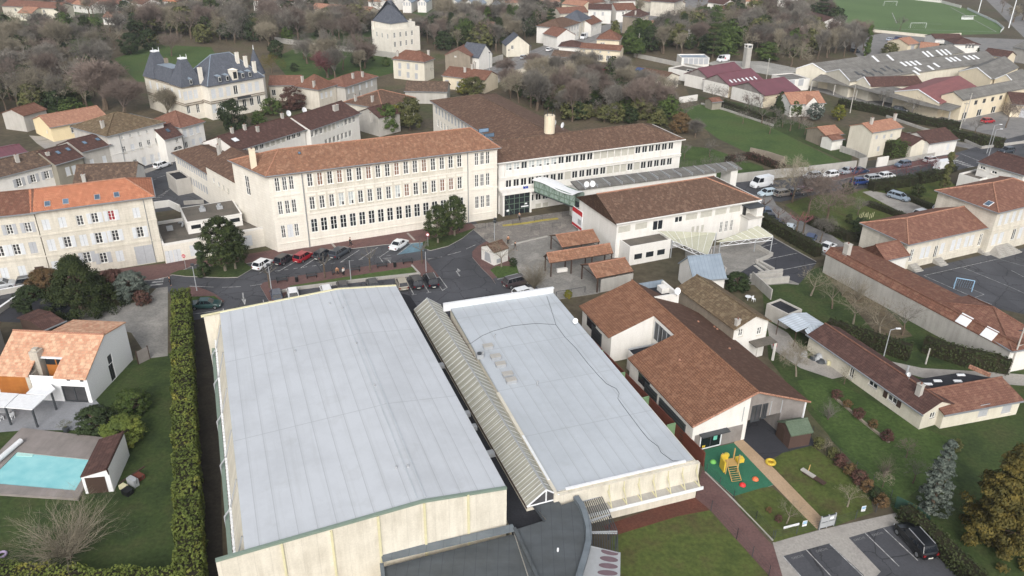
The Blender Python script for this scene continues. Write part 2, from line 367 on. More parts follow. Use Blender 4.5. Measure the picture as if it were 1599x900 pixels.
def strip_pts(pts,w):
 """left and right offsets of a world polyline"""
 Lh,Rh=[],[]
 for i,p in enumerate(pts):
  d=(pts[min(i+1,len(pts)-1)]-pts[max(i-1,0)]);d.z=0;d.normalize();n=Vector((-d.y,d.x,0))*(w/2)
  Lh.append(p+n);Rh.append(p-n)
 return Lh,Rh
def band(b,px,w,z0,z1,m,top=None):
 """a wall, kerb or painted line of width w along photo pixels"""
 pts=[P(p,z0)if not isinstance(p,Vector)else p for p in px];Lh,Rh=strip_pts(pts,w)
 for i in range(len(pts)-1):
  a,c,d,e=Lh[i],Lh[i+1],Rh[i+1],Rh[i]
  if z1 is None:b.poly([e,d,c,a],m);continue
  up=lambda v:Vector((v.x,v.y,z1))
  b.poly([up(e),up(d),up(c),up(a)],top or m);b.poly([e,d,up(d),up(e)],m);b.poly([c,a,up(a),up(c)],m)
  if i==0:b.poly([a,e,up(e),up(a)],m)
  if i==len(pts)-2:b.poly([d,c,up(c),up(d)],m)
WC={};PALEGL=m_flat('pale_curtained_glass',(178,184,184),.3)
def win_mesh(style,w,h):
 """returns list of (part name, mesh, children) with outward = -y, centred, wall plane y = 0, recess 0.16"""
 k=(style,round(w,2),round(h,2))
 if k in WC:return WC[k]
 gl=GLASS_D if style in('dark','arch','strip')else GLASS
 a,f=MB(),MB();y=.13;hw,hh=w/2,h/2
 extra=[]
 t=.12
 if style in('shut','blind','gshut'):
  m={'shut':SHUT,'blind':BLIND,'gshut':SHUTG}[style]
  yy=.04 if style!='blind' else.1
  if style=='blind':a.box(-hw,yy,-hh,hw,yy+.03,hh,m)
  else:
   a.box(-hw,yy,-hh,-.012,yy+.04,hh,m);a.box(.012,yy,-hh,hw,yy+.04,hh,m)
  a.poly([(-hw,.15,-hh),(hw,.15,-hh),(hw,.15,hh),(-hw,.15,hh)],GLASS_D)
  f=None
 else:
  pane={'curtain':CURTAIN,'red':REDCUR}.get(style,gl)
  a.poly([(-hw,y+.02,-hh),(hw,y+.02,-hh),(hw,y+.02,hh),(-hw,y+.02,hh)],pane)
  fm=FRAME if style not in('strip','dgrey')else DGREY
  f.box(-hw,y-.05,-hh,-hw+t,y+.01,hh,fm);f.box(hw-t,y-.05,-hh,hw,y+.01,hh,fm)
  f.box(-hw+t,y-.05,-hh,hw-t,y+.01,-hh+t,fm);f.box(-hw+t,y-.05,hh-t,hw-t,y+.01,hh,fm)
  nv=1 if style not in('strip','dark2')else max(1,int(w/.9))
  for i in range(nv):
   x=-hw+w*(i+1)/(nv+1);f.box(x-t*.45,y-.06,-hh+t,x+t*.45,y,hh-t,fm)
  if style in('case','arch','open','openg','curtain','red','half'):
   for z in((-.12,.2)if h>1.5 else(.05,)):f.box(-hw+t,y-.045,z*h-.022,hw-t,y-.005,z*h+.022,fm)
  if style=='half':f.box(-hw+t,y-.0,-hh+t,0,y+.01,hh-t,PALEGL);f.box(0,y-.0,-hh*.4,hw-t,y+.01,hh-t,PALEGL)
  if style=='arch':
   for sx in(-1,1):
    pts=[(sx*hw,0,hh)]+[(sx*hw*math.cos(u),0,hh-w*.32+w*.32*math.sin(u))for u in[i*math.pi/2/5 for i in range(6)]]
    f.poly(pts if sx<0 else pts[::-1],STONE)
 parts=[('pane' if f else 'panel',a.mesh('window'))]
 fr=f.mesh('frame')if f else None
 sh=None
 if style in('open','openg','red'):
  b=MB();b.box(-w*.28,-.05,-hh,w*.28,-.005,hh,SHUT if style!='openg' else SHUTG);sh=b.mesh('shutter')
 sill=MB();sill.box(-hw-.08,-.09,-hh-.1,hw+.08,.1,-hh,STONE);sl=sill.mesh('sill')
 WC[k]=(parts[0][1],fr,sh,sl,hw+w*.28)
 return WC[k]
class Bld:
 """a rectangular block: a and b are the pixels of the front wall's two top corners at height ze; local x runs a->b, y goes back"""
 def __init__(s,name,label,cat,a,b,ze,W=None,c=None,d=None,group=None,root=None,zp=None):
  zp=ze if zp is None else zp
  A,B=P(a,zp),P(b,zp);A.z=B.z=0
  s.u=(B-A).normalized();s.n=Vector((-s.u.y,s.u.x,0));s.L=(B-A).length;s.ze=ze
  if c is not None:W=(P(c,zp)-B).dot(s.n)
  if d is not None:W=(P(d,zp)-A).dot(s.n)
  s.W=W;s.A=A;s.kl=0.0;s.rz=math.atan2(s.u.y,s.u.x)
  s.root=root or thing(name,label,cat,A,s.rz,group)
  s.holes={k:[]for k in 'frbl'};s.slopes=[]
  if root:raise ValueError
 def fo(s,k):
  return{'f':(Vector((0,0,0)),Vector((1,0,0)),0),'r':(Vector((s.L,0,0)),Vector((0,1,0)),90),'b':(Vector((s.L,s.W,0)),Vector((-1,0,0)),180),'l':(Vector((s.kl,s.W,0)),Vector((-s.kl,-s.W,0)).normalized(),270-math.degrees(math.atan2(s.kl,s.W)))}[k]
 def loc(s,v):v=v-s.A;return Vector((v.dot(s.u),v.dot(s.n),v.z))
 def wld(s,v):return s.A+s.u*v[0]+s.n*v[1]+Vector((0,0,v[2]))
 def on(s,p,k='f'):
  """pixel -> (distance along the face, height)"""
  o,d,_=s.fo(k);O=s.wld(o);D=s.u*d.x+s.n*d.y;N=Vector((D.y,-D.x,0))
  r=ray(p);C=Vector((0,0,CAM_H));t=(O-C).dot(N)/r.dot(N);h=C+r*t
  return(h-O).dot(D),h.z
 def at(s,p,z):return s.loc(P(p,z))
 def win(s,k,style,pts,w,h,sill=True,name='window',label=None):
  """windows on face k centred at photo pixels; pts = list of pixels or (first, last, n); style may be a list"""
  if len(pts)==3 and isinstance(pts[2],int):
   (u0,z0),(u1,z1),n=s.on(pts[0],k),s.on(pts[1],k),pts[2]
   cs=[(u0+(u1-u0)*i/(n-1),(z0+z1)/2)for i in range(n)]
  else:cs=[s.on(p,k)for p in pts]
  return s.winl(k,style,cs,w,h,sill,name)
 def winl(s,k,style,cs,w,h,sill=True,name='window'):
  o,d,ang=s.fo(k);Lk=s.L if k in 'fb' else s.W;out=[]
  for i,(u,z)in enumerate(cs):
   st=style[i%len(style)]if isinstance(style,(list,tuple))else style
   if st is None:continue
   if u-w/2<.05 or u+w/2>Lk-.05:continue
   if z-h/2<.03:z=h/2+.03
   if any(abs(u-hu)<(w+hw_)/2 and abs(z-hz)<(h+hh_)/2 for hu,hz,hw_,hh_ in s.holes[k]):continue
   s.holes[k].append((u,z,w,h))
   me,fr,sh,sl,so=win_mesh(st,w,h)
   x=link(name,me,s.root,o+d*u+Vector((0,0,z)),R(ang))
   if fr:link('frame',fr,x)
   if sill and h<2.6:link('sill',sl,x)
   if sh:
    for sg in(-1,1):link('shutter',sh,x,(sg*so,0,0))
   out.append(x)
  return out
 def walls(s,m,faces='frbl',z0=0,z1=None,name='wall',mats=None,rev=.16):
  b=MB();z1=s.ze if z1 is None else z1
  for k in faces:
   mm=(mats or{}).get(k,m);o,d,_=s.fo(k);Lk=s.L-s.kl*(k=='b')if k in 'fb' else math.hypot(s.W,s.kl*(k=='l'));n=Vector((-d.y,d.x,0))
   H=[(u-w/2,u+w/2,z-h/2,z+h/2)for u,z,w,h in s.holes[k]]
   H=[(u0,u1,max(a,z0+.02),min(c,z1-.02))for u0,u1,a,c in H if a<z1-.1]
   us=sorted({0,Lk}|{x for q_ in H for x in q_[:2]});zs=sorted({z0,z1}|{x for q_ in H for x in q_[2:]})
   pt=lambda u,z:o+d*u+Vector((0,0,z))
   for i in range(len(us)-1):
    run=None
    for j in range(len(zs)-1):
     um,zm=(us[i]+us[i+1])/2,(zs[j]+zs[j+1])/2
     hole=any(a<um<c and e<zm<f for a,c,e,f in H)
     if not hole:
      if run is None:run=zs[j]
      if j==len(zs)-2:b.poly([pt(us[i],run),pt(us[i+1],run),pt(us[i+1],zs[j+1]),pt(us[i],zs[j+1])],mm)
     elif run is not None:
      b.poly([pt(us[i],run),pt(us[i+1],run),pt(us[i+1],zs[j]),pt(us[i],zs[j])],mm);run=None
   for a,c,e,f in H:
    r=n*rev
    for p_,q_ in(((a,e),(c,e)),((c,e),(c,f)),((c,f),(a,f)),((a,f),(a,e))):
     b.poly([pt(*p_),pt(*p_)+r,pt(*q_)+r,pt(*q_)],mm)
  s.wall=b.build(name,s.root);s.wm=m;return s.wall
 def _roof(s,slopes,m,t=.16,edge=None,name='roof',ridges=(),ridge_m=None):
  b=MB()
  for p in slopes:b.slab(p,t,m,edge)
  for p,q_ in ridges:b.tube(Vector(p)+Vector((0,0,.02)),Vector(q_)+Vector((0,0,.02)),.13,.13,6,ridge_m or m)
  s.slopes+=[[Vector(p)for p in x]for x in slopes];s.roofm=m
  s.roof=b.build(name,s.root);return s.roof
 def gable(s,rise,m,axis='x',pos=.5,oe=.35,og=.25,wall=None,fr=True,x0=0,x1=None,ridge_m=None,edge=None,ze=None):
  L,W,z=s.L if x1 is None else x1,s.W,s.ze if ze is None else ze
  zr=z+rise;sl=[]
  if axis=='x':
   yr=W*pos;k0,k1=rise/yr,rise/(W-yr);a,c=x0-og,L+og
   sl=[[(a,-oe,z-oe*k0),(c,-oe,z-oe*k0),(c,yr,zr),(a,yr,zr)],[(c,W+oe,z-oe*k1),(a,W+oe,z-oe*k1),(a,yr,zr),(c,yr,zr)]]
   tri=[[(x0,W,z),(x0,0,z),(x0,yr,zr-.1)],[(L,0,z),(L,W,z),(L,yr,zr-.1)]];rd=[((a,yr,zr),(c,yr,zr))]
  else:
   xr=x0+(L-x0)*pos;k0,k1=rise/(xr-x0),rise/(L-xr);a,c=-og,W+og
   sl=[[(x0-oe,c,z-oe*k0),(x0-oe,a,z-oe*k0),(xr,a,zr),(xr,c,zr)],[(L+oe,a,z-oe*k1),(L+oe,c,z-oe*k1),(xr,c,zr),(xr,a,zr)]]
   tri=[[(x0,0,z),(L,0,z),(xr,0,zr-.1)],[(L,W,z),(x0,W,z),(xr,W,zr-.1)]];rd=[((xr,a,zr),(xr,c,zr))]
  r=s._roof([[Vector(p)+Vector((0,0,.16))for p in x]for x in sl],m,ridges=[(Vector(a_)+Vector((0,0,.16)),Vector(b_)+Vector((0,0,.16)))for a_,b_ in rd],ridge_m=ridge_m,edge=edge)
  b=MB()
  for t_ in tri:b.poly(t_,wall or s.wm)
  b.build('gable',s.root);return r
 def hip(s,rise,m,axis='x',i0=None,i1=None,oe=.4,ridge_m=None,edge=None,ze=None):
  """hip roof; i0, i1 = inset of the ridge's ends (None = half the width; 0 = gable end)"""
  L,W,z=s.L,s.W,(s.ze if ze is None else ze)+.16
  if axis=='x':
   h=W/2;i0=min(h,L/2)if i0 is None else i0;i1=min(h,L/2)if i1 is None else i1
   k=rise/h*oe;A,B,C_,D=(-oe,-oe,z-k),(L+oe,-oe,z-k),(L+oe,W+oe,z-k),(-oe+s.kl,W+oe,z-k)
   E,F=(i0+s.kl/2 if i0 else-oe,h,z+rise),(L-i1 if i1 else L+oe,h,z+rise)
  else:
   h=L/2;i0=min(h,W/2)if i0 is None else i0;i1=min(h,W/2)if i1 is None else i1
   k=rise/h*oe;A,B,C_,D=(L+oe,-oe,z-k),(L+oe,W+oe,z-k),(-oe,W+oe,z-k),(-oe,-oe,z-k)
   E,F=(h,i0 if i0 else-oe,z+rise),(h,W-i1 if i1 else W+oe,z+rise)
  one=(Vector(E)-Vector(F)).length<.05
  sl=[[A,B,E]if one else[A,B,F,E],[C_,D,E]if one else[C_,D,E,F],[D,A,E],[B,C_,F]]
  rd=[]if one else[(E,F)]
  rd+=[(A,E),(D,E)]if i0 else[];rd+=[(B,F),(C_,F)]if i1 else[]
  return s._roof(sl,m,ridges=rd,ridge_m=ridge_m,edge=edge)
 def flat(s,m,par=.4,t=.25,pm=None,z=None,drop=.15):
  b=MB();z=s.ze if z is None else z;L,W=s.L,s.W;pm=pm or s.wm
  b.poly([(t,t,z-drop),(L-t,t,z-drop),(L-t,W-t,z-drop),(t,W-t,z-drop)],m)
  b.box(0,0,z,L,t,z+par,pm);b.box(0,W-t,z,L,W,z+par,pm);b.box(0,t,z,t,W-t,z+par,pm);b.box(L-t,t,z,L,W-t,z+par,pm)
  for x0,y0,x1,y1 in((t,t,L-t,t),(L-t,t,L-t,W-t),(L-t,W-t,t,W-t),(t,W-t,t,t)):
   b.poly([(x0,y0,z-drop),(x1,y1,z-drop),(x1,y1,z),(x0,y0,z)][::-1],pm)
  s.slopes.append([Vector((0,0,z)),Vector((L,0,z)),Vector((L,W,z)),Vector((0,W,z))])
  s.roof=b.build('roof',s.root);return s.roof
 def onroof(s,p):
  """pixel -> local point on the first roof slope it meets"""
  C=s.loc(Vector((0,0,CAM_H)));r=ray(p);r=Vector((r.dot(s.u),r.dot(s.n),r.z));best=None
  for sl in s.slopes:
   n=(sl[1]-sl[0]).cross(sl[2]-sl[0]).normalized()
   if n.z<0:n=-n
   t=(sl[0]-C).dot(n)/r.dot(n);h=C+r*t
   e=[(sl[(i+1)%len(sl)]-sl[i]).to_2d().normalized().cross((h-sl[i]).to_2d())for i in range(len(sl))]
   out=min(max(0,-min(e)),max(0,max(e)))
   if best is None or out<best[0]-.05 or(abs(out-best[0])<=.05 and t<best[3]):best=(out,h,n,t)
  return best[1],best[2]
 def chimney(s,px,w=.7,d=.5,h=1.4,m=None,name='chimney'):
  for p in px:
   c,n=s.onroof(p);b=MB();m_=m or GREYW
   b.box(c.x-w/2,c.y-d/2,c.z-.8,c.x+w/2,c.y+d/2,c.z+h,m_)
   b.box(c.x-w/2-.06,c.y-d/2-.06,c.z+h,c.x+w/2+.06,c.y+d/2+.06,c.z+h+.12,m_)
   b.tube((c.x,c.y,c.z+h+.1),(c.x,c.y,c.z+h+.4),.12,.1,7,T_RED,True)
   b.build(name,s.roof)
 def skylight(s,px,w=.8,h=1.1,glass=None,frame=None,name='skylight'):
  for p in px:
   c,n=s.onroof(p);ux=Vector((-n.y,n.x,0));ux=ux.normalized()if ux.length>.01 else Vector((1,0,0));vx=n.cross(ux)
   b=MB();M=Matrix.Translation(c)@Matrix((ux,vx,n)).transposed().to_4x4()
   b.box(-w/2,-h/2,-.05,w/2,h/2,.1,frame or DGREY,M);b.box(-w/2+.08,-h/2+.08,.1,w/2-.08,h/2-.08,.115,glass or GLASS_B,M)
   b.build(name,s.roof)
 def part(s,name,b,parent=None):return b.build(name,parent or s.root)
 def courses(s,zs,m=None,faces='f',out=.09,h=.22,name='cornice'):
  b=MB();L,W=s.L,s.W;m=m or s.wm
  for z in zs:
   if 'f' in faces:b.box(-out,-out,z,L+out,-.002,z+h,m)
   if 'l' in faces:b.box(-out,0,z,-.002,W,z+h,m)
   if 'r' in faces:b.box(L+.002,0,z,L+out,W,z+h,m)
  b.build(name,s.root)
 def gutter(s,m=None,faces='f',oe=.4,dz=0):
  b=MB();m=m or GUTTER;z=s.ze-.02+dz
  if 'f' in faces:b.box(-oe,-oe-.14,z-.12,s.L+oe,-oe,z+.04,m)
  if 'l' in faces:b.slab([(-oe-.14,-oe,z+.04),(-oe,-oe,z+.04),(-oe+s.kl,s.W+oe,z+.04),(-oe-.14+s.kl,s.W+oe,z+.04)],.16,m)
  if 'r' in faces:b.box(s.L+oe,-oe,z-.12,s.L+oe+.14,s.W+oe,z+.04,m)
  b.build('gutter',s.root)
 def pipe(s,px,k='f',m=None):
  for p in px:
   u,_=s.on(p,k);o,d,_a=s.fo(k);n=Vector((d.y,-d.x,0));c=o+d*u+n*.07
   b=MB();b.tube(c,c+Vector((0,0,s.ze-.1)),.055,.055,6,m or GUTTER);b.build('downpipe',s.root)
 def dish(s,px,r=.45,roof=True,z=None):
  for p in px:
   c=s.onroof(p)[0]if roof else s.at(p,z)
   b=MB();b.tube(c-Vector((0,0,.2)),c+Vector((0,0,.7)),.035,.035,5,LGREY)
   k=len(b.v);n=12;ctr=c+Vector((0,-.12,.75));i=b.mi(WHITEM)
   for rr,yy in((r*.1,.06),(r*.6,.02),(r,-.07)):
    for e in range(n):
     a=2*math.pi*e/n;b.v.append(tuple(ctr+Vector((rr*math.cos(a),yy+rr*math.sin(a)*.35,rr*math.sin(a)*.94))))
   for j in range(2):
    for e in range(n):b.f.append((k+j*n+e,k+j*n+(e+1)%n,k+(j+1)*n+(e+1)%n,k+(j+1)*n+e));b.m.append(i)
   b.build('satellite_dish',s.root)
def house(name,label,a,b,ze,W=None,c=None,d=None,cat='house',roof=('g',2,'x'),wall=None,tile=None,wins=(),chim=(),sky=(),group=None,oe=.35,og=.2,gutter=True,mats=None,pos=.5,ridge_m=None,i0=None,i1=None,chm=None):
 B=Bld(name,label,cat,a,b,ze,W,c,d,group)
 for w in wins:B.win(w[0],w[1],w[2],w[3],w[4])
 B.walls(wall or WHITE,mats=mats)
 if roof[0]=='g':B.gable(roof[1],tile or T_BROWN,roof[2],pos,oe,og,ridge_m=ridge_m)
 elif roof[0]=='h':B.hip(roof[1],tile or T_BROWN,roof[2],i0,i1,oe,ridge_m=ridge_m)
 elif roof[0]=='f':B.flat(tile or GRAVELROOF,roof[1])
 if gutter and roof[0]=='h':B.gutter(None,'flr',oe)
 elif gutter and roof[0]=='g' and roof[2]=='x':B.gutter(None,'f',oe,-roof[1]/(B.W*pos)*oe+.16)
 if chim:B.chimney(chim,m=chm)
 if sky:B.skylight(sky)
 return B
class Tri:
 """fast builder for twigs and leaves: quads of one material"""
 def __init__(s):s.v=[];s.f=[]
 def tube(s,p,q_,r0,r1,n=3):
  d=q_-p
  if d.length<1e-5:return
  d=d.normalized();a=d.orthogonal().normalized();b=d.cross(a);k=len(s.v)
  for c,r in((p,r0),(q_,r1)):
   for j in range(n):
    t=2*math.pi*j/n;s.v.append(c+a*(math.cos(t)*r)+b*(math.sin(t)*r))
  for j in range(n):s.f.append((k+j,k+(j+1)%n,k+n+(j+1)%n,k+n+j))
 def leaf(s,c,n,size,rng,asp=.7):
  a=n.orthogonal().normalized();b=n.cross(a).normalized();t=rng.random()*6.283
  u=a*math.cos(t)+b*math.sin(t);w=n.cross(u).normalized()*(size*asp);u=u*size;k=len(s.v)
  s.v+=[c-u-w*.35,c+w*-.9,c+u,c+w*.9];s.f.append((k,k+1,k+2,k+3))
 def mesh(s,name,m):
  me=bpy.data.meshes.new(name);me.from_pydata([tuple(v)for v in s.v],[],s.f);me.materials.append(m);me.update();return me
def rv(rng):
 while True:
  v=Vector((rng.uniform(-1,1),rng.uniform(-1,1),rng.uniform(-1,1)))
  if.05<v.length<1:return v.normalized()
def bare_tree(seed,h=12,form='oak',twig_r=.02,nl=5):
 """trunk mesh and crown mesh (limbs, branches, twigs) of a leafless tree"""
 rng=random.Random(seed);T=Tri();Cn=Tri()
 def grow(p,d,ln,r,lev):
  if lev>nl:return
  segs=2 if lev<3 else 1
  for i in range(segs):
   d2=(d+rv(rng)*.16+Vector((0,0,{'oak':.04,'fan':.10,'droop':-.03,'poplar':.18}.get(form,.05)))).normalized()
   e=p+d2*(ln/segs);r2=r*(.82 if i<segs-1 else.66)
   (T if lev==0 else Cn).tube(p,e,r,r2,6 if lev==0 else 4 if lev<2 else 3);p,d,r=e,d2,r2
   if lev>=1 and lev<nl and i<segs-1:
    grow(p,(d+rv(rng)*.8).normalized(),ln*.6,r*.6,lev+1)
  k={0:5,1:4,2:4,3:4,4:4}.get(lev,3)
  if form=='fan' and lev==0:k=8
  for i in range(k):
   if lev==0:
    a=6.283*(i+rng.random()*.6)/k;sp={'oak':.95,'fan':.5,'poplar':.3,'droop':.8}.get(form,.8)*rng.uniform(.6,1.15)
    nd=(d+Vector((math.cos(a),math.sin(a),0))*sp).normalized()
   else:nd=(d+rv(rng)*({'poplar':.5,'fan':.5}.get(form,.8))).normalized()
   grow(p,nd,ln*rng.uniform(.62,.86)*(1.25 if lev==0 and form=='fan' else 1),max(r*rng.uniform(.5,.72),twig_r*.5),lev+1)
  if lev>=2:
   for i in range(3):
    nd=(d+rv(rng)*.9).normalized();Cn.tube(p,p+nd*rng.uniform(.4,.9)*h/12,twig_r*.6,twig_r*.3,3)
 t0={'oak':.26,'fan':.12,'poplar':.22,'droop':.28}.get(form,.25)
 grow(Vector((0,0,0)),Vector((rng.uniform(-.05,.05),rng.uniform(-.05,.05),1)).normalized(),h*t0,h*.022,0)
 zz_=max(v.z for v in Cn.v);k=h/zz_
 for M in(T,Cn):
  M.v=[v*k for v in M.v]
 return T,Cn
def pollard(seed,h=4.5):
 rng=random.Random(seed);T=Tri();Cn=Tri()
 T.tube(Vector((0,0,0)),Vector((0,0,h*.5)),.13,.1,7)
 for i in range(5):
  a=6.283*i/5+rng.random()*.6;p=Vector((0,0,h*.48));d=Vector((math.cos(a),math.sin(a),.9)).normalized()
  for j in range(3):
   e=p+d*h*.11;Cn.tube(p,e,.07-.012*j,.06-.012*j,5);p=e;d=(d+rv(rng)*.35+Vector((0,0,.1))).normalized()
   if j>0:
    for k in range(12):
     t=(d+rv(rng)*1.0+Vector((0,0,.35))).normalized();Cn.tube(p,p+t*rng.uniform(.25,.6)*h/4.5,.014,.007,3)
  Cn.tube(p,p+d*.12,.08,.07,5)
 return T,Cn
def shrub_bare(seed,h=3,n=26,spread=.8,fork=3):
 rng=random.Random(seed);T=Tri();Cn=Tri()
 T.tube(Vector((0,0,0)),Vector((0,0,h*.06)),h*.05,h*.035,6)
 for i in range(n):
  a=rng.random()*6.283;d=Vector((math.cos(a)*spread*rng.random(),math.sin(a)*spread*rng.random(),1)).normalized();p=Vector((0,0,h*.05));r=.028*h/3
  for j in range(4):
   e=p+d*h*.26*rng.uniform(.7,1.1);Cn.tube(p,e,r,r*.7,3);p=e;r*=.7
   for k in range(fork):
    t=(d+rv(rng)*.8+Vector((0,0,.15))).normalized();f=p+t*h*rng.uniform(.12,.28);Cn.tube(p,f,r*.6,r*.3,3)
    for k2 in range(2):Cn.tube(f,f+(t+rv(rng)*.7).normalized()*h*.12,r*.35,r*.2,3)
   d=(d+rv(rng)*.25).normalized()
 return T,Cn
def leafy(seed,h=8,form='round',w=6,leaf=.22,n=5000,stem=.12):
 """trunk with limbs, and a crown of leaf-sized faces gathered in clumps with gaps between"""
 rng=random.Random(seed);T=Tri();Cn=Tri()
 T.tube(Vector((0,0,0)),Vector((0,0,h*.5)),h*.022+.05,h*.014,7)
 cl=[]
 near=n>8000
 nc=(4 if near else 1)*{'round':70,'cone':90,'column':60,'pine':55,'bamboo':70,'layer':80,'bush':50}[form]
 for i in range(nc):
  a=rng.random()*6.283;t=rng.random()
  if form=='cone':z=stem+(1-stem)*t;rad=(1-z)**.8*w/2*1.15+.15;rr=rad*(.62+.38*rng.random())
  elif form=='layer':nl_=12 if near else 7;lay=int(t*nl_)/nl_;z=stem+(1-stem)*lay+(.05 if near else.02)*rng.random();rad=(1-lay*.9)*w/2;rr=rad*rng.uniform(.15,1)
  elif form=='column':z=stem+(1-stem)*t;rad=w/2*min(1,(1-z)*3.2+.12)*(.8+.2*math.sin(z*9));rr=rad*rng.uniform(.5,.9)
  elif form=='bamboo':z=.15+.85*t;rad=w/2*(1-.4*z);rr=rad*math.sqrt(rng.random())
  elif form=='pine':z=.32+.68*t;rad=w/2*(1.05-abs(z-.6)*1.6);rr=rad*rng.uniform(.3,1)
  else:z=stem+(1-stem)*t;rad=w/2*math.sqrt(max(.04,1-(2*(t-.42)/1.17)**2));rr=rad*rng.uniform(.55,1)
  c=Vector((math.cos(a)*rr,math.sin(a)*rr,z*h));cl.append((c,(w*.14 if form!='column' else w*.24)*rng.uniform(.7,1.3)*(.55 if near else 1)))
  if i%(9 if near else 3)==0:T.tube(Vector((0,0,min(h*.5,c.z*.6))),c,.05,.02,4)
 for c,r in cl:
  for j in range(n//nc):
   v=rv(rng);p=c+Vector((v.x*r,v.y*r,v.z*r*(.35 if form=='layer' else.75)))*(rng.random()**.4)
   if p.z<.05:p.z=.05
   o=Vector((p.x,p.y,(p.z-h*.4)*.5));nn=(v*.7+(o.normalized()if o.length>.1 else v)*.5+rv(rng)*.6+Vector((0,0,.35))).normalized()
   Cn.leaf(p,nn,leaf*rng.uniform(.6,1.25),rng)
 return T,Cn
PROTO={};TREES=[];EXTRA=[]
def proto(key,make):
 if key not in PROTO:
  T,Cn=make();PROTO[key]=(T.mesh('trunk',BARK),Cn.mesh('crown',TWIG),max(v.z for v in Cn.v))
 return PROTO[key]
KIND={'oak':lambda i:(lambda:bare_tree(10+i,14,'oak',.035,4)),'fan':lambda i:(lambda:bare_tree(30+i,14,'fan',.032,4)),'poplar':lambda i:(lambda:bare_tree(50+i,16,'poplar',.035,4)),'young':lambda i:(lambda:bare_tree(70+i,6,'oak',.014,3)),'pollard':lambda i:(lambda:pollard(80+i)),'shrub':lambda i:(lambda:shrub_bare(90+i)),'bigshrub':lambda i:(lambda:shrub_bare(95+i,6,60,1.2,4)),'round':lambda i:(lambda:leafy(110+i,9,'round',8,.26,5200)),'cone':lambda i:(lambda:leafy(130+i,10,'cone',6,.24,5200,.04)),'column':lambda i:(lambda:leafy(150+i,9,'column',2.2,.17,4200,.02)),'pine':lambda i:(lambda:leafy(170+i,10,'pine',7,.24,5200)),'bamboo':lambda i:(lambda:leafy(190+i,8,'bamboo',7,.24,5200)),'layer':lambda i:(lambda:leafy(210+i,16,'layer',10,.3,5200,.15)),'nearpine':lambda i:(lambda:leafy(290+i,10,'round',6.4,.15,13000,.22)),'nearlayer':lambda i:(lambda:leafy(280+i,10,'layer',9.5,.15,30000,.02)),'nearspruce':lambda i:(lambda:leafy(270+i,9,'layer',3.6,.13,14000,.06)),'bush':lambda i:(lambda:leafy(230+i,2,'bush',2.2,.09,2600,.02)),'nearcone':lambda i:(lambda:leafy(250+i,9,'cone',11,.15,30000,.03)),'nearbush':lambda i:(lambda:leafy(260+i,4,'bush',4.2,.1,13000,.02)),}
def tree(kind,px,h,mat,label,group=None,var=0,top=None,wide=1.0,name='tree',bark=None,cat='tree',zg=0.0,at=None,rz=None):
 """a tree whose foot is at photo pixel px, or whose tip is at pixel top"""
 tm,cm,h0=proto((kind,var),KIND[kind](var))
 p=at if at is not None else(P(px,zg)if px is not None else P(top,h+zg));k=h/h0
 r=thing(name,label,cat,(p.x,p.y,zg),random.random()*6.28 if rz is None else rz,group)
 r.scale=(k*wide,k*wide,k);TREES.append((r,kind,mat,p.x,p.y,zg,h,wide))
 for nm,me,m in(('trunk',tm,bark or BARK),('crown',cm,mat)):
  o=link(nm,me,r);o.material_slots[0].link='OBJECT';o.material_slots[0].material=m
 return r
def hedge(label,px,w,h,mat,dens=14,leaf=.16,name='hedge',cat='hedge',group=None,seed=1,wob=.12,z=0.0,zp=0.0):
 """clipped hedge along photo pixels at ground level: a dark twiggy core under a coat of leaves"""
 rng=random.Random(seed+len(label));pts=[P(p,zp)for p in px]
 for p in pts:p.z=z
 T=Tri();core=MB()
 if len(pts)==1:pts=[pts[0],pts[0]+Vector((w*.3,0,0))]
 band(core,pts,w*.8,z,z+h*.93,BARK_HEDGE)
 for a,b in zip(pts,pts[1:]):
  d=b-a;ln=d.length;d.normalize();n=Vector((-d.y,d.x,0))
  k=int(ln*(2*h+w)*dens)
  for i in range(k):
   t=rng.random()*ln;per=rng.random()*(2*h+w)
   s_=math.sin(t*1.3+seed)*wob+math.sin(t*3.7)*wob*.5
   if per<h:o,zz_,nn=-w/2,per,-n
   elif per<h+w:o,zz_,nn=per-h-w/2,h,Vector((0,0,1))
   else:o,zz_,nn=w/2,per-h-w,n
   p=a+d*t+n*(o*(1+s_*.3))+Vector((0,0,zz_*(1+s_*.15)))+rv(rng)*.13
   T.leaf(p,(nn+rv(rng)*.8+Vector((0,0,.2))).normalized(),leaf*rng.uniform(.6,1.3),rng)
 for e,sg in((pts[0],-1),(pts[-1],1)):
  d=(pts[1]-pts[0]if sg<0 else pts[-1]-pts[-2]).normalized()*sg;n=Vector((-d.y,d.x,0))
  for i in range(int(w*h*dens)):
   T.leaf(e+n*rng.uniform(-w/2,w/2)+Vector((0,0,rng.random()*h))+rv(rng)*.1,(d+rv(rng)*.8).normalized(),leaf*rng.uniform(.6,1.3),rng)
 c=pts[0].copy();c.z=0
 r=thing(name,label,cat,c,0,group)
 T.v=[v-c for v in T.v];link('foliage',T.mesh('foliage',mat),r)
 core.v=[(v[0]-c.x,v[1]-c.y,v[2])for v in core.v];core.build('stems',r)
 return r
BARK_HEDGE=m_noise('hedge_core',[(40,40,28),(52,48,34)],1,5,.2)
CARM={}
def paint(c):
 if c not in CARM:
  t=NT('car_paint_%d_%d_%d'%c,.28,.5);t.b.inputs['Coat Weight'].default_value=.5
  v=t.coord('Object');CARM[c]=t.col(t.mix(S(c),t.ramp(t.noise(v,1.5,2),[(.3,g(.93)),(.7,g(1.05))]),1,'MULTIPLY'))
 return CARM[c]
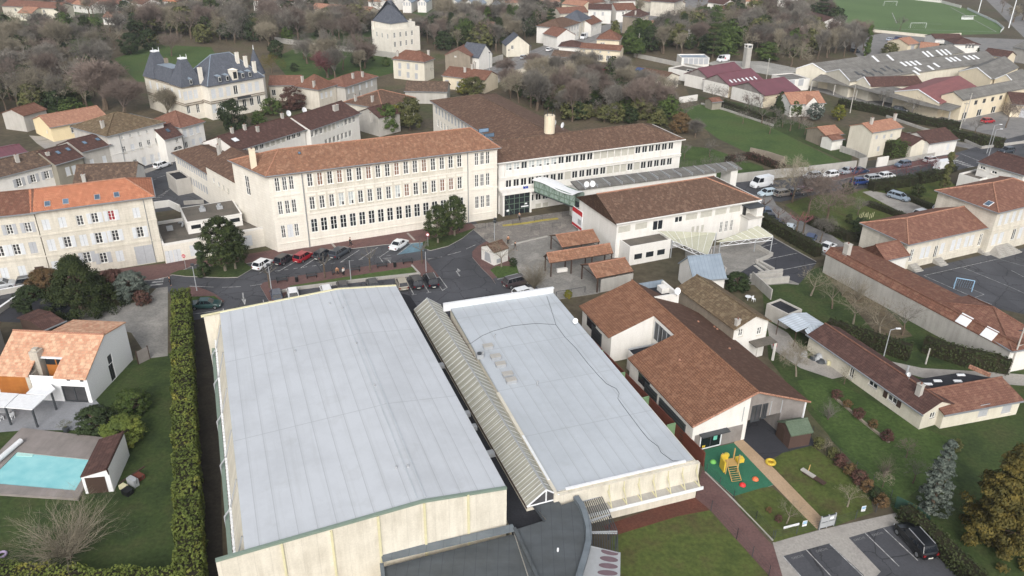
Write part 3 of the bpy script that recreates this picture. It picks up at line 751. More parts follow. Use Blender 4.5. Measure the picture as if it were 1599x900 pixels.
CGLASS=m_flat('car_glass',(30,34,40),.08,.6);TYRE=m_flat('tyre_rubber',(24,24,25),.9);RIM=m_flat('alloy_rim',(150,152,155),.35,.5,.6);HEADL=m_flat('headlight_glass',(214,218,222),.15);TAILL=m_flat('tail_light_glass',(120,24,28),.25);PLATE=m_flat('number_plate',(220,220,210))
CARS={}
def car_proto(kind):
 """side profiles (x from rear to front, z) of body and cabin, lofted across a rounded half width"""
 if kind in CARS:return CARS[kind]
 L,Wd,H,hood,belt,rear,ws={'hatch':(4.0,1.72,1.48,.98,.92,.12,.62),'sedan':(4.55,1.76,1.43,1.1,.92,.95,.7),'wagon':(4.6,1.78,1.48,1.1,.94,.18,.7),'suv':(4.65,1.86,1.68,1.1,1.06,.15,.6),'van':(5.3,1.98,2.35,.75,1.35,.04,.5),'minivan':(4.4,1.8,1.8,.8,1.15,.06,.6)}[kind]
 hl=L/2;b=MB();PA='body'
 body=[(-hl,.42,belt*.86,.80),(-hl+.12,.30,belt*.98,.93),(-hl+.7,.24,belt,1),(-.3,.22,belt,1),(hl-hood-.1,.22,belt,1),(hl-hood*.45,.24,belt*.9,.97),(hl-.14,.28,belt*.76,.88),(hl,.40,belt*.62,.74)]
 rows=[]
 for x,z0,z1,k in body:
  w=Wd/2*k;rows.append([(x,-w*.92,z0),(x,-w,z0+.14),(x,-w*1.0,z0+(z1-z0)*.62),(x,-w*.9,z1),(x,w*.9,z1),(x,w,z0+(z1-z0)*.62),(x,w,z0+.14),(x,w*.92,z0)])
 for r0,r1 in zip(rows,rows[1:]):
  for j in range(7):b.poly([r0[j],r0[j+1],r1[j+1],r1[j]][::-1],PMAT)
  b.poly([r0[7],r0[0],r1[0],r1[7]][::-1],BLACK)
 b.poly(rows[0],PMAT);b.poly(rows[-1][::-1],PMAT)
 b.box(-hl-.03,-Wd*.38,.34,-hl+.1,Wd*.38,.5,PMAT);b.box(hl-.1,-Wd*.36,.3,hl+.03,Wd*.36,.46,PMAT)
 b.box(hl-.04,-Wd*.2,.46,hl+.012,Wd*.2,.56,BLACK)
 x0,x1=-hl+rear,hl-hood;tx0,tx1=x0+(.32 if kind not in('van','minivan')else.08),x1-ws;wb,wt=Wd/2*.88,Wd/2*(.72 if kind not in('van',)else.84)
 if kind=='sedan':tx0=x0+.55
 g0=[(x0,-wb,belt-.02),(x1,-wb,belt-.02),(x1,wb,belt-.02),(x0,wb,belt-.02)];g1=[(tx0,-wt,H-.06),(tx1,-wt,H-.06),(tx1,wt,H-.06),(tx0,wt,H-.06)]
 c=MB()
 for i in range(4):c.poly([g0[i],g0[(i+1)%4],g1[(i+1)%4],g1[i]],CGLASS)
 c.poly(g1,CGLASS)
 b.box(tx0-.03,-wt-.02,H-.065,tx1+.03,wt+.02,H-.02,PMAT);b.box(tx0+.12,-wt+.1,H-.02,tx1-.15,wt-.1,H,PMAT)
 for sy in(-1,1):
  for xa,xb in((x0,tx0),(x1,tx1),((x0+x1)/2-.05,(tx0+tx1)/2),(x0*.62+x1*.38-.35,tx0*.7+tx1*.3-.1)):
   b.tube((xa,sy*(wb+.005),belt-.02),(xb,sy*(wt+.005),H-.06),.05,.045,5,PMAT)
  if kind in('van','minivan'):
   xe=x0*.35+x1*.65 if kind=='van' else x0*.8+x1*.2
   b.poly([(x0,sy*(wb+.02),belt-.03),(xe,sy*(wb+.02),belt-.03),(xe,sy*(wt+.02),H-.05),(tx0,sy*(wt+.02),H-.05)][::-sy],PMAT)
  b.box(x1-.35,sy*Wd*.5-.1+(sy>0)*.1,belt,x1-.15,sy*Wd*.5+.1*(sy>0),belt+.14,PMAT)
 if kind=='suv':
  for sy in(-1,1):b.box(tx0+.1,sy*wt*.9-.025,H-.01,tx1-.1,sy*wt*.9+.025,H+.05,LGREY)
 if kind=='van':b.poly([(x0-.015,-wb,belt),(x0-.015,wb,belt),(tx0-.015,wt,H-.05),(tx0-.015,-wt,H-.05)][::-1],PMAT)
 rad=.31 if kind not in('suv','van')else.36
 ty,rm=MB(),MB()
 ty.tube((0,-.1,0),(0,.1,0),rad,rad,14,TYRE,True);rm.tube((0,-.112,0),(0,.112,0),rad*.64,rad*.64,10,RIM,True)
 hd,tl,pl=MB(),MB(),MB()
 hd.box(-.12,-.17,-.07,.05,.17,.07,HEADL);tl.box(-.04,-.12,-.11,.06,.12,.11,TAILL);pl.box(-.012,-.26,-.055,.012,.26,.055,PLATE)
 CARS[kind]=dict(body=b.mesh('body'),cabin=c.mesh('windows'),ty=ty.mesh('tyre'),rm=rm.mesh('rim'),hd=hd.mesh('headlight'),tl=tl.mesh('tail_light'),pl=pl.mesh('number_plate'),dim=(hl,Wd,belt,rad,hood))
 return CARS[kind]
PMAT=m_flat('car_paint',(200,200,200),.3)
def car(kind,c,px,ahead,label,group,z=.012,name='car',cat=None):
 """c = pixel under the car's middle, ahead = pixel in the direction of its nose"""
 d=car_proto(kind);p,a=P(px,z),P(ahead,z);v=a-p
 name='van' if kind=='van' else name
 r=thing(name,label,cat or('van' if kind=='van' else 'car'),p,math.atan2(v.y,v.x),group)
 o=link('body',d['body'],r)
 for sl in o.material_slots:
  if sl.material==PMAT:sl.link='OBJECT';sl.material=paint(c)
 link('windows',d['cabin'],r);hl,Wd,belt,rad,hood=d['dim']
 for sx in(-hl+.78,hl-.82):
  for sy in(-1,1):
   w=link('wheel',d['ty'],r,(sx,sy*(Wd/2-.09),rad));link('rim',d['rm'],w)
 for sy in(-1,1):
  link('headlight',d['hd'],r,(hl-.1,sy*Wd*.33,belt*.6));link('tail_light',d['tl'],r,(-hl+.02,sy*Wd*.38,belt*.74))
 link('number_plate',d['pl'],r,(-hl-.035,0,.45))
 return r
def skin_mesh(name,verts,edges,radii,m,sub=1,root=0):
 me=bpy.data.meshes.new(name);me.from_pydata(verts,edges,[]);o=bpy.data.objects.new(name,me);COL.objects.link(o)
 md=o.modifiers.new('s','SKIN');md.use_smooth_shade=True
 for i,sv in enumerate(me.skin_vertices[0].data):sv.radius=(radii[i],radii[i]);sv.use_root=i==root
 if sub:o.modifiers.new('u','SUBSURF').levels=sub
 dg=bpy.context.evaluated_depsgraph_get();out=bpy.data.meshes.new_from_object(o.evaluated_get(dg));out.name=name
 bpy.data.objects.remove(o);out.materials.clear();out.materials.append(m);return out
SKINM=m_flat('skin',(196,150,126),.6);HAIR=m_flat('dark_hair',(48,38,32),.8)
POSE={}
def person_proto(pose):
 if pose in POSE:return POSE[pose]
 st={'stand':(.03,-.03,.04,-.04),'walk':(.30,-.28,-.26,.26),'sit':(.45,.45,.25,.25)}[pose]
 hz=.92 if pose!='sit' else.52
 def leg(sy,fx):
  if pose=='sit':return[(.42,sy*.11,hz-.02),(.46,sy*.11,.08),(.62,sy*.12,.05)]
  return[(fx*.55+.04,sy*.1,.49),(fx,sy*.1,.09),(fx+.16,sy*.11,.05)]
 def arm(sy,fx):
  s_=hz+.50
  return[(0,sy*.2,s_),(fx*.4-.02,sy*.25,s_-.29),(fx+.03,sy*.23,s_-.53),(fx+.07,sy*.22,s_-.62)]
 V=[(0,0,hz),(0,0,hz+.25),(0,0,hz+.5),(.01,0,hz+.6),(.03,0,hz+.70),(.03,0,hz+.82)]
 E_=[(0,1),(1,2),(2,3),(3,4),(4,5)];Rr=[.13,.12,.13,.055,.095,.075]
 legs,arms=[],[]
 for sy,fx in((1,st[0]),(-1,st[1])):
  k=len(V);V+=[(0,sy*.09,hz-.04)]+leg(sy,fx);E_+=[(0,k),(k,k+1),(k+1,k+2),(k+2,k+3)];Rr+=[.085,.06,.045,.04]
 for sy,fx in((1,st[2]),(-1,st[3])):
  k=len(V);V+=arm(sy,fx);E_+=[(2,k),(k,k+1),(k+1,k+2),(k+2,k+3)];Rr+=[.06,.042,.032,.035]
 body=skin_mesh('body',V,E_,Rr,SKINM)
 up=lambda r_:r_*1.25
 ti=[0]+list(range(6,9))+list(range(10,13));tm={o:i for i,o in enumerate(ti)}
 tro=skin_mesh('trousers',[V[i]for i in ti],[(tm[a],tm[b])for a,b in E_ if a in tm and b in tm],[up(Rr[i])for i in ti],BLACK)
 ji=[0,1,2]+[14,15,16]+[18,19,20];jm={o:i for i,o in enumerate(ji)}
 jac=skin_mesh('jacket',[V[i]for i in ji],[(jm[a],jm[b])for a,b in E_ if a in jm and b in jm],[Rr[i]*1.32 for i in ji],BLACK)
 h=MB();h.dome((.015,0,hz+.775),.112,.13,HAIR,10,3)
 POSE[pose]=(body,tro,jac,h.mesh('hair',True));return POSE[pose]
def person(px,pose,top,bottom,label,face=0.0,z=.01,group='people around the school',hz=0.0):
 b,t,j,h=person_proto(pose);p=P(px,z)
 r=thing('person',label,'person',(p.x,p.y,z+hz),face,group)
 link('body',b,r)
 for nm,me,m in(('trousers',t,bottom),('jacket',j,top)):
  o=link(nm,me,r);o.material_slots[0].link='OBJECT';o.material_slots[0].material=m
 link('hair',h,r);return r
b=MB();b.poly([(-2500,-400,0),(2500,-400,0),(2500,4000,0),(-2500,4000,0)],MIXED);struct(b.build('ground'))
Z33=lambda*pts:[q(3,3,*p)for p in pts]
Z32=lambda*pts:[q(3,2,*p)for p in pts]
def A(f,*pts):return[f(*p)for p in pts]
sheet('park_ground',[(-60,215),(-60,-40),(420,-30),(900,-30),(800,70),(740,120),(620,140),(470,160),(330,190),(200,180),(60,180)],.01,EARTH)
sheet('park_lawn',[(178,92),(240,70),(330,74),(345,100),(300,128),(215,128)],.02,GRASS_B)
sheet('park_lawn',[(425,92),(470,72),(560,58),(625,76),(622,112),(560,128),(450,122)],.02,GRASS)
for pts in([(190,40),(240,25),(330,22),(345,35),(250,48)],[(0,20),(90,12),(190,22),(150,40),(20,40)],[(640,20),(720,12),(780,25),(700,34)],[(950,20),(1000,8),(1010,22),(960,34)],[(1140,20),(1220,8),(1240,25),(1170,36)],[(60,165),(130,140),(150,170),(90,190)],[(430,60),(560,40),(600,55),(470,70)]):sheet('garden_lawn',pts,.022,GRASS)
sheet('wood_ground',[(745,150),(790,110),(960,108),(1070,135),(1085,170),(1110,215),(1060,222),(990,190),(900,205),(800,160)],.01,EARTH)
sheet('wood_ground',[(940,95),(1000,55),(1090,0),(1290,-5),(1290,60),(1330,90),(1250,110),(1180,92),(1110,100),(1060,110)],.012,EARTH)
sheet('football_field',[(1262,42),(1300,40),(1372,48),(1452,56),(1560,53),(1568,47),(1560,38),(1510,14),(1470,4),(1400,-8),(1250,-8)],.03,m_noise('football_turf',[(80,102,62),(92,114,72)],.03,1,.12))
b=MB();L_=lambda*p:band(b,list(p),.35,.1,None,PAINT)
for pts in([(1330,44),(1556,50)],[(1556,50),(1485,12)],[(1393,20),(1400,36),(1470,38)]):L_(*pts)
struct(b.build('pitch_marking'))
sheet('meadow',[(1062,172),(1104,160),(1170,182),(1250,222),(1322,257),(1262,263),(1190,250),(1120,216)],.02,GRASS_B)
sheet('orchard_ground',[(1052,226),(1110,232),(1190,260),(1204,282),(1130,300),(1040,290)],.018,GRASS)
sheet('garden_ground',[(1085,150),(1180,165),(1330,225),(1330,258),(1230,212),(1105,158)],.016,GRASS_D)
sheet('avenue',[(735,118),(800,91),(850,71),(900,53),(935,42),(985,26),(1030,12),(1075,0),(1110,-8),(1120,-2),(1075,20),(1030,36),(985,47),(940,60),(880,81),(820,103),(770,126)],.03,ASPH_L)
sheet('avenue_pavement',[(770,126),(820,103),(880,81),(940,60),(945,64),(885,85),(822,108),(776,130)],.12,PAVE,.1)
b=MB();band(b,[(750,117),(800,98),(850,77)],.25,.1,None,PAINT);band(b,[(1010,30),(1060,16)],.25,.1,None,PAINT)
for i in range(6):band(b,[(1022+i*6,30+i*.6),(1026+i*6,28+i*.6)],.6,.1,None,PAINT)
struct(b.build('road_marking'))
sheet('pale_yard',A(f3,(240,225),(330,200),(560,205),(750,205),(1070,270),(1100,300),(820,330),(600,290),(400,270)),.03,RUBBLEG)
sheet('factory_yard',[(1232,128),(1300,150),(1400,178),(1500,200),(1640,232),(1640,170),(1500,175),(1420,168),(1360,150),(1280,130)],.03,ASPH_L)
sheet('car_park',[(1320,62),(1380,52),(1500,58),(1600,62),(1600,100),(1450,80),(1400,84),(1340,90)],.03,ASPH_L)
sheet('road',[(1535,-5),(1560,-5),(1640,55),(1640,70),(1600,60)],.03,ASPH_L)
sheet('street',A(s4,(-260,430),(-120,370),(160,374),(410,334),(740,294),(980,262),(1440,178),(1640,120),(2000,30),(2000,210),(1600,270),(1440,300),(1330,330),(850,420),(640,440),(400,480),(220,520),(20,500),(-60,480)),.03,ASPH)
sheet('pavement',A(s4,(560,348),(740,300),(980,268),(1440,184),(1475,195),(1440,222),(1040,290),(760,336),(600,370)),.13,REDPAVE,.12)
sheet('street',A(s4,(900,60),(1130,30),(1640,130),(1560,150),(1280,90)),.026,ASPH_L)
b=MB()
for i in range(7):band(b,[(1476+i*4.6+7,250+i*1.9),(1476+i*4.6+17,248.4+i*1.9)],.5,.1,None,PAINT)
band(b,[(1500,240),(1530,252)],.2,.1,None,PAINT)
struct(b.build('pedestrian_crossing'))
sheet('parking_lane',A(s4,(-40,470),(40,620),(480,880),(560,905),(720,850),(560,740),(330,640),(190,540),(150,470)),.034,ASPH_L)
sheet('front_lawn',A(s4,(250,540),(420,480),(720,460),(840,420),(1200,360),(1360,340),(1480,420),(1400,590),(1150,680),(830,760),(640,800),(420,660)),.02,GRASS_Y)
sheet('gravel_drive',A(s4,(795,450),(860,440),(1000,470),(1130,510),(1340,590),(1330,640),(1150,650),(1080,600)),.04,PAVE)
sheet('school_yard',[(1408,430),(1421,425),(1544,396),(1720,370),(1760,480),(1640,500),(1540,478),(1480,462)],.02,ASPH)
b=MB();L_=lambda*p:band(b,list(p),.1,.1,None,PAINT)
for pts in(A(lambda x,y:q(1,3,x,y),(975,822),(1440,718),(1700,790)),A(lambda x,y:q(1,3,x,y),(975,822),(1140,895),(1400,1005)),A(lambda x,y:q(1,3,x,y),(1215,770),(1530,900),(1640,950)),A(lambda x,y:q(1,3,x,y),(1520,790),(1599,830)),A(lambda x,y:q(1,3,x,y),(1260,900),(1350,940),(1290,960))):L_(*pts)
struct(b.build('court_marking'))
sheet('annex_yard',A(s3,(-60,330),(180,330),(640,240),(760,240),(1170,470),(1000,690),(900,680),(620,700),(340,640),(100,560),(-60,470)),.02,GRAVEL)
sheet('car_park',A(s3,(640,330),(760,250),(1000,385),(1175,480),(1010,680),(860,620),(540,610),(360,630),(560,510),(640,470),(745,430)),.03,ASPH_D)
b=MB();L_=lambda*p:band(b,list(p),.12,.1,None,PAINT)
for pts in(A(s3,(650,335),(800,300)),A(s3,(760,440),(990,392)),A(s3,(860,548),(1165,488)),A(s3,(640,470),(760,440))):L_(*pts)
struct(b.build('bay_marking'))
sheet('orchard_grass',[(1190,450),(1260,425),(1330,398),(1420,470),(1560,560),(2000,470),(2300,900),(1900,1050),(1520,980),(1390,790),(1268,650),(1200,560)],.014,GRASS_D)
sheet('orchard_grass',[(1245,595),(1290,588),(1440,668),(1500,690),(1440,760),(1400,790),(1300,690)],.02,GRASS)
sheet('worn_ground',[(1285,425),(1325,420),(1425,525),(1380,535)],.022,EARTH)
sheet('farm_track',[(1196,500),(1230,520),(1262,560),(1310,575),(1326,586),(1300,592),(1250,575),(1205,545)],.03,PAVE)
sheet('farm_track',[(1370,560),(1440,575),(1560,582),(1660,590),(1660,606),(1590,602),(1440,590),(1390,575)],.03,PAVE)
sheet('main_road',[(-60,490),(-60,458),(60,444),(255,420),(400,398),(668,368),(742,345),(770,380),(800,420),(880,440),(860,470),(720,500),(640,500),(600,470),(350,500),(300,505),(292,492),(262,455),(240,450),(100,470),(-60,500)],.012,ASPH)
sheet('driveway',[(262,448),(262,556),(232,560),(205,520),(150,505),(60,502),(50,488),(150,484),(225,470),(244,450)],.02,GRAVEL)
sheet('driveway',[(-60,500),(-60,478),(30,462),(80,478),(110,490),(60,505)],.016,ASPH_D)
sheet('pavement',[(-60,452),(60,434),(254,412),(315,402),(316,408),(262,432),(240,437),(60,447),(-60,463)],.12,REDPAVE,.12)
sheet('pavement',[(310,409),(435,389),(485,384),(650,359),(736,349),(743,356),(700,371),(668,378),(600,382),(525,391),(455,402),(402,408),(340,420)],.12,REDPAVE,.12)
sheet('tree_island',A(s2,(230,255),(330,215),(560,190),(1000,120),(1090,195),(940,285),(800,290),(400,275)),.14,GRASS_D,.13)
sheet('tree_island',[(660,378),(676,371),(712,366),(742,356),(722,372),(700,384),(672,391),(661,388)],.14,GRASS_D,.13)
sheet('pavement',A(s2,(420,385),(520,388),(620,420),(720,470),(800,535),(790,550),(700,490),(430,490)),.12,REDPAVE,.1)
sheet('grass_verge',A(s2,(430,490),(700,482),(780,545),(430,570)),.13,GRASS,.1)
sheet('central_pavement',[(408,450),(406,446),(412,441),(462,431),(540,421),(590,413),(645,408),(664,405),(686,432),(672,438),(655,430),(452,452),(440,470),(420,470)],.12,REDPAVE,.12)
sheet('grass_strip',[(452,446.5),(550,431),(644,417),(653,429),(560,439),(456,452)],.14,GRASS_B,.02)
b=MB();band(b,[(440,458),(456,453.5),(560,440.5),(656,430)],.35,.0,.5,CONC);band(b,[(643,416),(656,430)],.25,0,.3,CONC);tag(b.build('low_wall'),'low concrete wall below the grass strip of the car park','wall')
sheet('pavement',A(s1,(240,340),(150,390),(105,440),(105,490),(200,600),(290,690),(400,850),(370,905),(700,900),(700,800),(540,640),(440,470)),.1,REDPAVE,.1)
sheet('parking_bay',A(s1,(300,690),(560,640),(740,800),(740,900),(480,930),(385,870)),.115,ASPH)
sheet('grass_patch',A(s1,(272,610),(330,575),(520,570),(545,650),(345,690)),.125,GRASS,.02)
sheet('plaza',A(s1,(70,190),(360,158),(620,112),(1045,50),(1140,200),(1440,380),(1440,760),(1280,830),(880,890),(760,800),(660,790),(540,640),(440,470),(240,340),(130,245)),.06,GRAVEL,.05)
sheet('cobbled_court',A(s1,(130,240),(75,185),(360,158),(620,112),(1045,52),(1050,230),(810,300),(480,370),(240,335)),.075,m_noise('cobbles',[(138,132,126),(118,114,110),(152,146,138)],.4,4,.3))
b=MB();band(b,A(s1,(470,378),(640,335),(810,298)),.35,.06,.2,CONC);tag(b.build('step'),'long pale concrete step across the paved school court','step')
b=MB();band(b,A(s1,(390,195),(620,170),(760,145),(910,128)),.9,.11,None,PAINT_Y);struct(b.build('yellow_kerb_marking'))
b=MB();PX=lambda*p:band(b,list(p),.14,.1,None,PAINT)
def z11(x,y):return q(1,1,x,y)
for x0,y0,x1,y1 in((20,808,100,755),(140,795,240,738),(278,775,375,712),(400,760,470,715),(528,738,645,662),(642,725,760,645),(770,708,870,640),(880,692,975,620)):PX(z11(x0,y0),z11(x1,y1))
for i in range(14):PX(z11(60+i*58,803-i*8.0),z11(86+i*58,799-i*8.0))
for x0,y0,x1,y1 in((1070,718,1160,706),(1195,694,1278,672),(1312,656,1370,630)):PX(z11(x0,y0),z11(x1,y1))
for p_,q_ in((s2(440,380),s2(690,390)),(s2(780,393),s2(975,385)),(s2(1070,378),s2(1230,352))):PX(p_,q_)
PX(z11(770,708),z11(800,750))
for i in range(5):PX(z11(790+i*12,715+i*5),z11(845-i*2,712+i*9))
for p_,q_ in((s7(600,175),s7(650,268)),(s7(690,150),s7(755,253)),(s7(812,190),s7(850,240)),(s7(825,142),s7(880,218)),(s7(880,218),s7(845,242)),(s7(635,270),s7(668,264)),(s7(738,257),s7(770,250)),(s7(500,195),s7(560,280)),(s7(745,22),s7(845,5))):PX(p_,q_)
for p_,q_ in((s1(340,698),s1(548,652)),(s1(388,762),s1(420,755))):band(b,[p_,q_],.14,.135,None,PAINT)
for p_,q_ in((s2(460,672),s2(790,628)),(s2(790,612),s2(795,645)),(s2(1205,520),s2(1215,570)),(s2(1275,520),s2(1285,545))):PX(p_,q_)
band(b,[s2(993,450),s2(1002,520)],.22,.1,None,PAINT);b.poly([P(p,.1)for p in(s2(978,514),s2(1016,578),s2(1028,512))],PAINT)
band(b,[s7(968,140),s7(945,105),s7(958,98)],.22,.1,None,PAINT);b.poly([P(p,.1)for p in(s7(950,84),s7(956,112),s7(975,103))],PAINT)
struct(b.build('road_marking'))
sheet('disabled_bay',[z11(880,692),z11(975,612),z11(1080,600),z11(1060,665)],.024,PAINT_B)
b=MB()
for i in range(3):band(b,[s2(22+i*24,372-i*30),s2(160+i*6,357-i*27)],.55,.1,None,PAINT)
struct(b.build('zebra_crossing'))
b=MB()
for p in((z11(472,620),z11(496,648)),(z11(945,556),z11(990,602))):band(b,list(p),.4,.13,None,PAVE)
struct(b.build('pavement_strip'))
sheet('side_street',[(185,275),(212,262),(275,245),(330,222),(345,235),(300,262),(335,320),(240,332),(225,292)],.02,ASPH)
b=MB();band(b,[s6(1050,665),s6(1180,630)],.12,.1,None,PAINT);band(b,[s6(1190,620),s6(1250,600)],.12,.1,None,PAINT)
for i in range(6):band(b,[q(1,0,955+i*15,345-i*9),q(1,0,1000+i*12,345-i*12)],.15,.1,None,PAINT)
struct(b.build('road_marking'))
sheet('pavement',A(s6,(840,590),(1010,575),(1165,535),(1300,500),(1310,515),(1170,560),(1025,610),(1000,625)),.1,PAVE,.1)
sheet('house_court',A(s6,(220,300),(400,310),(680,265),(700,300),(560,340),(340,400),(280,360)),.02,PAVE)
sheet('garden_lawn',[(-60,1010),(-400,1010),(-300,640),(-60,620),(60,610),(220,560),(262,552),(300,560),(310,1010)],.012,GRASS_D)
sheet('terrace',[(-60,680),(-60,630),(130,600),(170,650),(128,672),(40,672)],.05,TERRACE)
b=MB();pool=[P(p,.3)for p in((26,706),(145,718),(117,766),(-22,754))]
dk=[P(p,.3)for p in((34,668),(168,684),(122,779),(-62,767))]
for i in range(4):b.slab([dk[i],dk[(i+1)%4],pool[(i+1)%4],pool[i]],.3,DECK)
t_=NT('pool_water',.06,.5);t_.l.new(t_.ramp(t_.noise(t_.coord('Object'),.5,3),[(.3,S((126,192,198))),(.7,S((154,210,212)))]),t_.b.inputs['Base Color']);t_.bump(t_.noise(t_.coord('Object'),3,2),.05,.02)
struct(b.build('pool_deck'))
b=MB();b.poly([Vector((p.x,p.y,.2))for p in pool][::-1],t_.m);struct(b.build('pool_water'))
b=MB();s_=[P(p,.26)for p in((29,703),(55,705),(50,713),(24,712))];b.slab(s_,.05,m_flat('pool_step',(178,218,212)));tag(b.build('pool_step'),'pale step at the shallow corner of the swimming pool','step')
sheet('service_alley',[(302,500),(338,495),(352,1010),(305,1010)],.016,m_noise('dark_soil',[(46,42,38),(60,56,48)],.4,3,.3))
sheet('mulch_bed',[(940,822),(1085,772),(1108,797),(1060,808),(965,840)],.02,MULCH)
sheet('worn_lawn',[(955,838),(1060,806),(1108,797),(1200,899),(1270,980),(950,990)],.024,GRASS_Y)
sheet('red_path',[(1086,778),(1096,735),(1102,735),(1200,845),(1215,858),(1300,960),(1250,960),(1200,898),(1110,797)],.03,REDPAVE)
sheet('play_surface',[(1101,702),(1146,692),(1208,757),(1190,764),(1146,775),(1100,735)],.05,PLAYG,.04)
sheet('sandy_path',[(1146,692),(1153,680),(1210,733),(1283,808),(1276,828),(1208,757)],.04,SAND)
sheet('school_tarmac',A(n4,(395,690),(400,580),(760,500),(1000,560),(1080,760),(900,810),(740,860),(640,910)),.03,ASPH_D)
sheet('nursery_lawn',Z33((10,190),(90,130),(270,85),(420,190),(640,400),(660,500),(410,590),(330,530)),.035,GRASS_Y)
sheet('nursery_lawn',Z33((-40,350),(20,340),(130,430),(310,610),(40,690),(-170,480),(-210,400)),.035,GRASS_Y)
sheet('parking_border',Z33((30,690),(330,610),(800,505),(860,560),(1000,800),(1200,920),(1150,1100),(150,1100)),.03,PAVE)
sheet('parking_bay',Z33((95,775),(385,695),(600,895),(560,1040),(330,1040)),.045,ASPH)
sheet('parking_bay',Z33((505,660),(720,597),(800,578),(960,580),(1100,800),(1215,920),(1180,1060),(720,1060),(590,1000),(705,872)),.045,ASPH)
b=MB()
for x0,y0,x1,y1 in((240,735,400,905),(605,628,820,838),(722,600,938,803),(95,775,210,905),(825,650,900,718),(930,600,1020,685),(1140,835,1215,900),(385,697,600,905)):band(b,[q(3,3,x0,y0),q(3,3,x1,y1)],.1,.1,None,PAINT)
struct(b.build('bay_marking'))
B=Bld('sports_hall','large sports hall with a pale grey membrane roof and cream panel end wall','sports hall',(382,860),(790,760),8.5,c=(618,447))
G=B
uR,zR=B.on((660,779));zR=9.3
L,Wd=B.L,B.W
b=MB();pts=[(0,8.5),(uR,zR),(L,8.5)]
for(x0,z0),(x1,z1)in zip(pts,pts[1:]):b.slab([(x0,.0,z0),(x1,.0,z1),(x1,Wd,z1),(x0,Wd,z0)],.25,MEMBRANE)
B.slopes=[[Vector((0,0,8.5)),Vector((uR,0,zR)),Vector((uR,Wd,zR)),Vector((0,Wd,8.5))],[Vector((uR,0,zR)),Vector((L,0,8.5)),Vector((L,Wd,8.5)),Vector((uR,Wd,zR))]]
B.roof=b.build('roof',B.root)
b=MB()
b.box(uR-.45,.3,zR-.03,uR-.3,Wd-.2,zR+.025,MEMBRANE2);b.box(uR+.3,.3,zR-.03,uR+.42,Wd-.2,zR+.02,MEMBRANE2)
b.build('ridge_fold',B.roof)
for p in((535,482),(557,537),(585,603),(637,729),(619,731),(515,475),(461,549)):
 c,n=B.onroof(p);b=MB();b.tube(c,c+Vector((0,0,.22)),.13,.1,8,LGREY,True);b.build('vent',B.roof)
b=MB();WL=B.on((336,872))[0]
for y0,y1,xl in((-.22,0.0,WL),(Wd,Wd+.22,-2.0)):
 for xa,za,xb,zb in((xl,8.5+xl*.06,0,8.5),(0,8.5,uR,zR),(uR,zR,L,8.5)):
  b.poly([(xa,y0,0),(xb,y0,0),(xb,y0,zb),(xa,y0,za)],HALLW);b.poly([(xb,y1,0),(xa,y1,0),(xa,y1,za),(xb,y1,zb)],HALLW);b.poly([(xa,y0,za),(xb,y0,zb),(xb,y1,zb),(xa,y1,za)],HALLW)
 b.poly([(xl,y1,0),(xl,y0,0),(xl,y0,8.5+xl*.06),(xl,y1,8.5+xl*.06)],HALLW);b.poly([(L,y0,0),(L,y1,0),(L,y1,8.5),(L,y0,8.5)],HALLW)
b.poly([(L,0,0),(L,Wd,0),(L,Wd,8.26),(L,0,8.26)],HALLW)
b.build('end_wall',B.root)
b=MB()
for xa,za,xb,zb in((WL,8.5+WL*.06,0,8.5),(0,8.5,uR,zR),(uR,zR,L,8.5)):
 for y in(-.3,Wd):b.slab([(xa,y,za+.1),(xb,y,zb+.1),(xb,y+.3,zb+.1),(xa,y+.3,za+.1)],.22,GGUT if y<0 else CREAMM)
b.build('edge_trim',B.root)
for p in((438.7,845),(516,825),(589,803),(661,783),(729.5,769)):
 u,z=B.on(p);b=MB();b.box(u-.1,-.36,0,u+.1,-.22,z-.05,CREAMM);b.build('post',B.root)
b=MB()
b.poly([(-.95,0,5.0),(-.02,0,8.2),(-.02,Wd,8.2),(-.95,Wd,5.0)],HALLW);b.poly([(-1.0,Wd,3.4),(-1.35,Wd,3.4),(-1.35,0,3.4),(-1.0,0,3.4)],REDFENCE)
b.poly([(-1.35,Wd,0),(-1.35,0,0),(-1.35,0,3.4),(-1.35,Wd,3.4)],HALLW)
b.build('side_wall',B.root)
b=MB();b.poly([(-1.1,0,3.4),(-.95,0,5.0),(-.95,Wd,5.0),(-1.1,Wd,3.4)],GLASS_D)
n=int(Wd/.55)
for i in range(n):
 y=i*.55;b.box(-1.2,y,3.45,-.98,y+.16,5.0,WHITEM)
b.build('louvre_strip',B.root)
b=MB();b.box(-1.75,0,3.3,-1.35,Wd,3.55,GGUT);b.build('gutter',B.root)
for y in(2.2,10,18,26,34,41):
 b=MB();b.tube((-1.05,y,4.9),(-.1,y,8.1),.09,.09,6,LGREY);b.tube((-1.05,y,4.9),(-1.75,y,4.0),.09,.09,6,LGREY);b.tube((-1.75,y,4.0),(-1.75,y,0),.09,.09,6,LGREY);b.build('downpipe',B.root)
B=Bld('annex_hall','lower sports hall with a flat grey membrane roof, cream walls and a cable across it','sports hall',(868,768),(1083,718),4.9,c=(853,462))
A2=B;B.walls(HALLW);L,Wd=B.L,B.W
b=MB();b.slab([(0,0,4.95),(L,0,4.95),(L,Wd,5.25),(0,Wd,5.25)],.2,MEMBRANE2)
B.slopes=[[Vector((0,0,4.95)),Vector((L,0,4.95)),Vector((L,Wd,5.25)),Vector((0,Wd,5.25))]];B.roof=b.build('roof',B.root)
b=MB();b.box(-.35,-.45,0,L+.55,-.002,4.7,HALLW);b.box(L+.002,-.002,0,L+.3,Wd,4.7,HALLW);b.box(-.35,-.45,4.7,0,Wd*.45,5.2,HALLW);b.build('parapet',B.root)
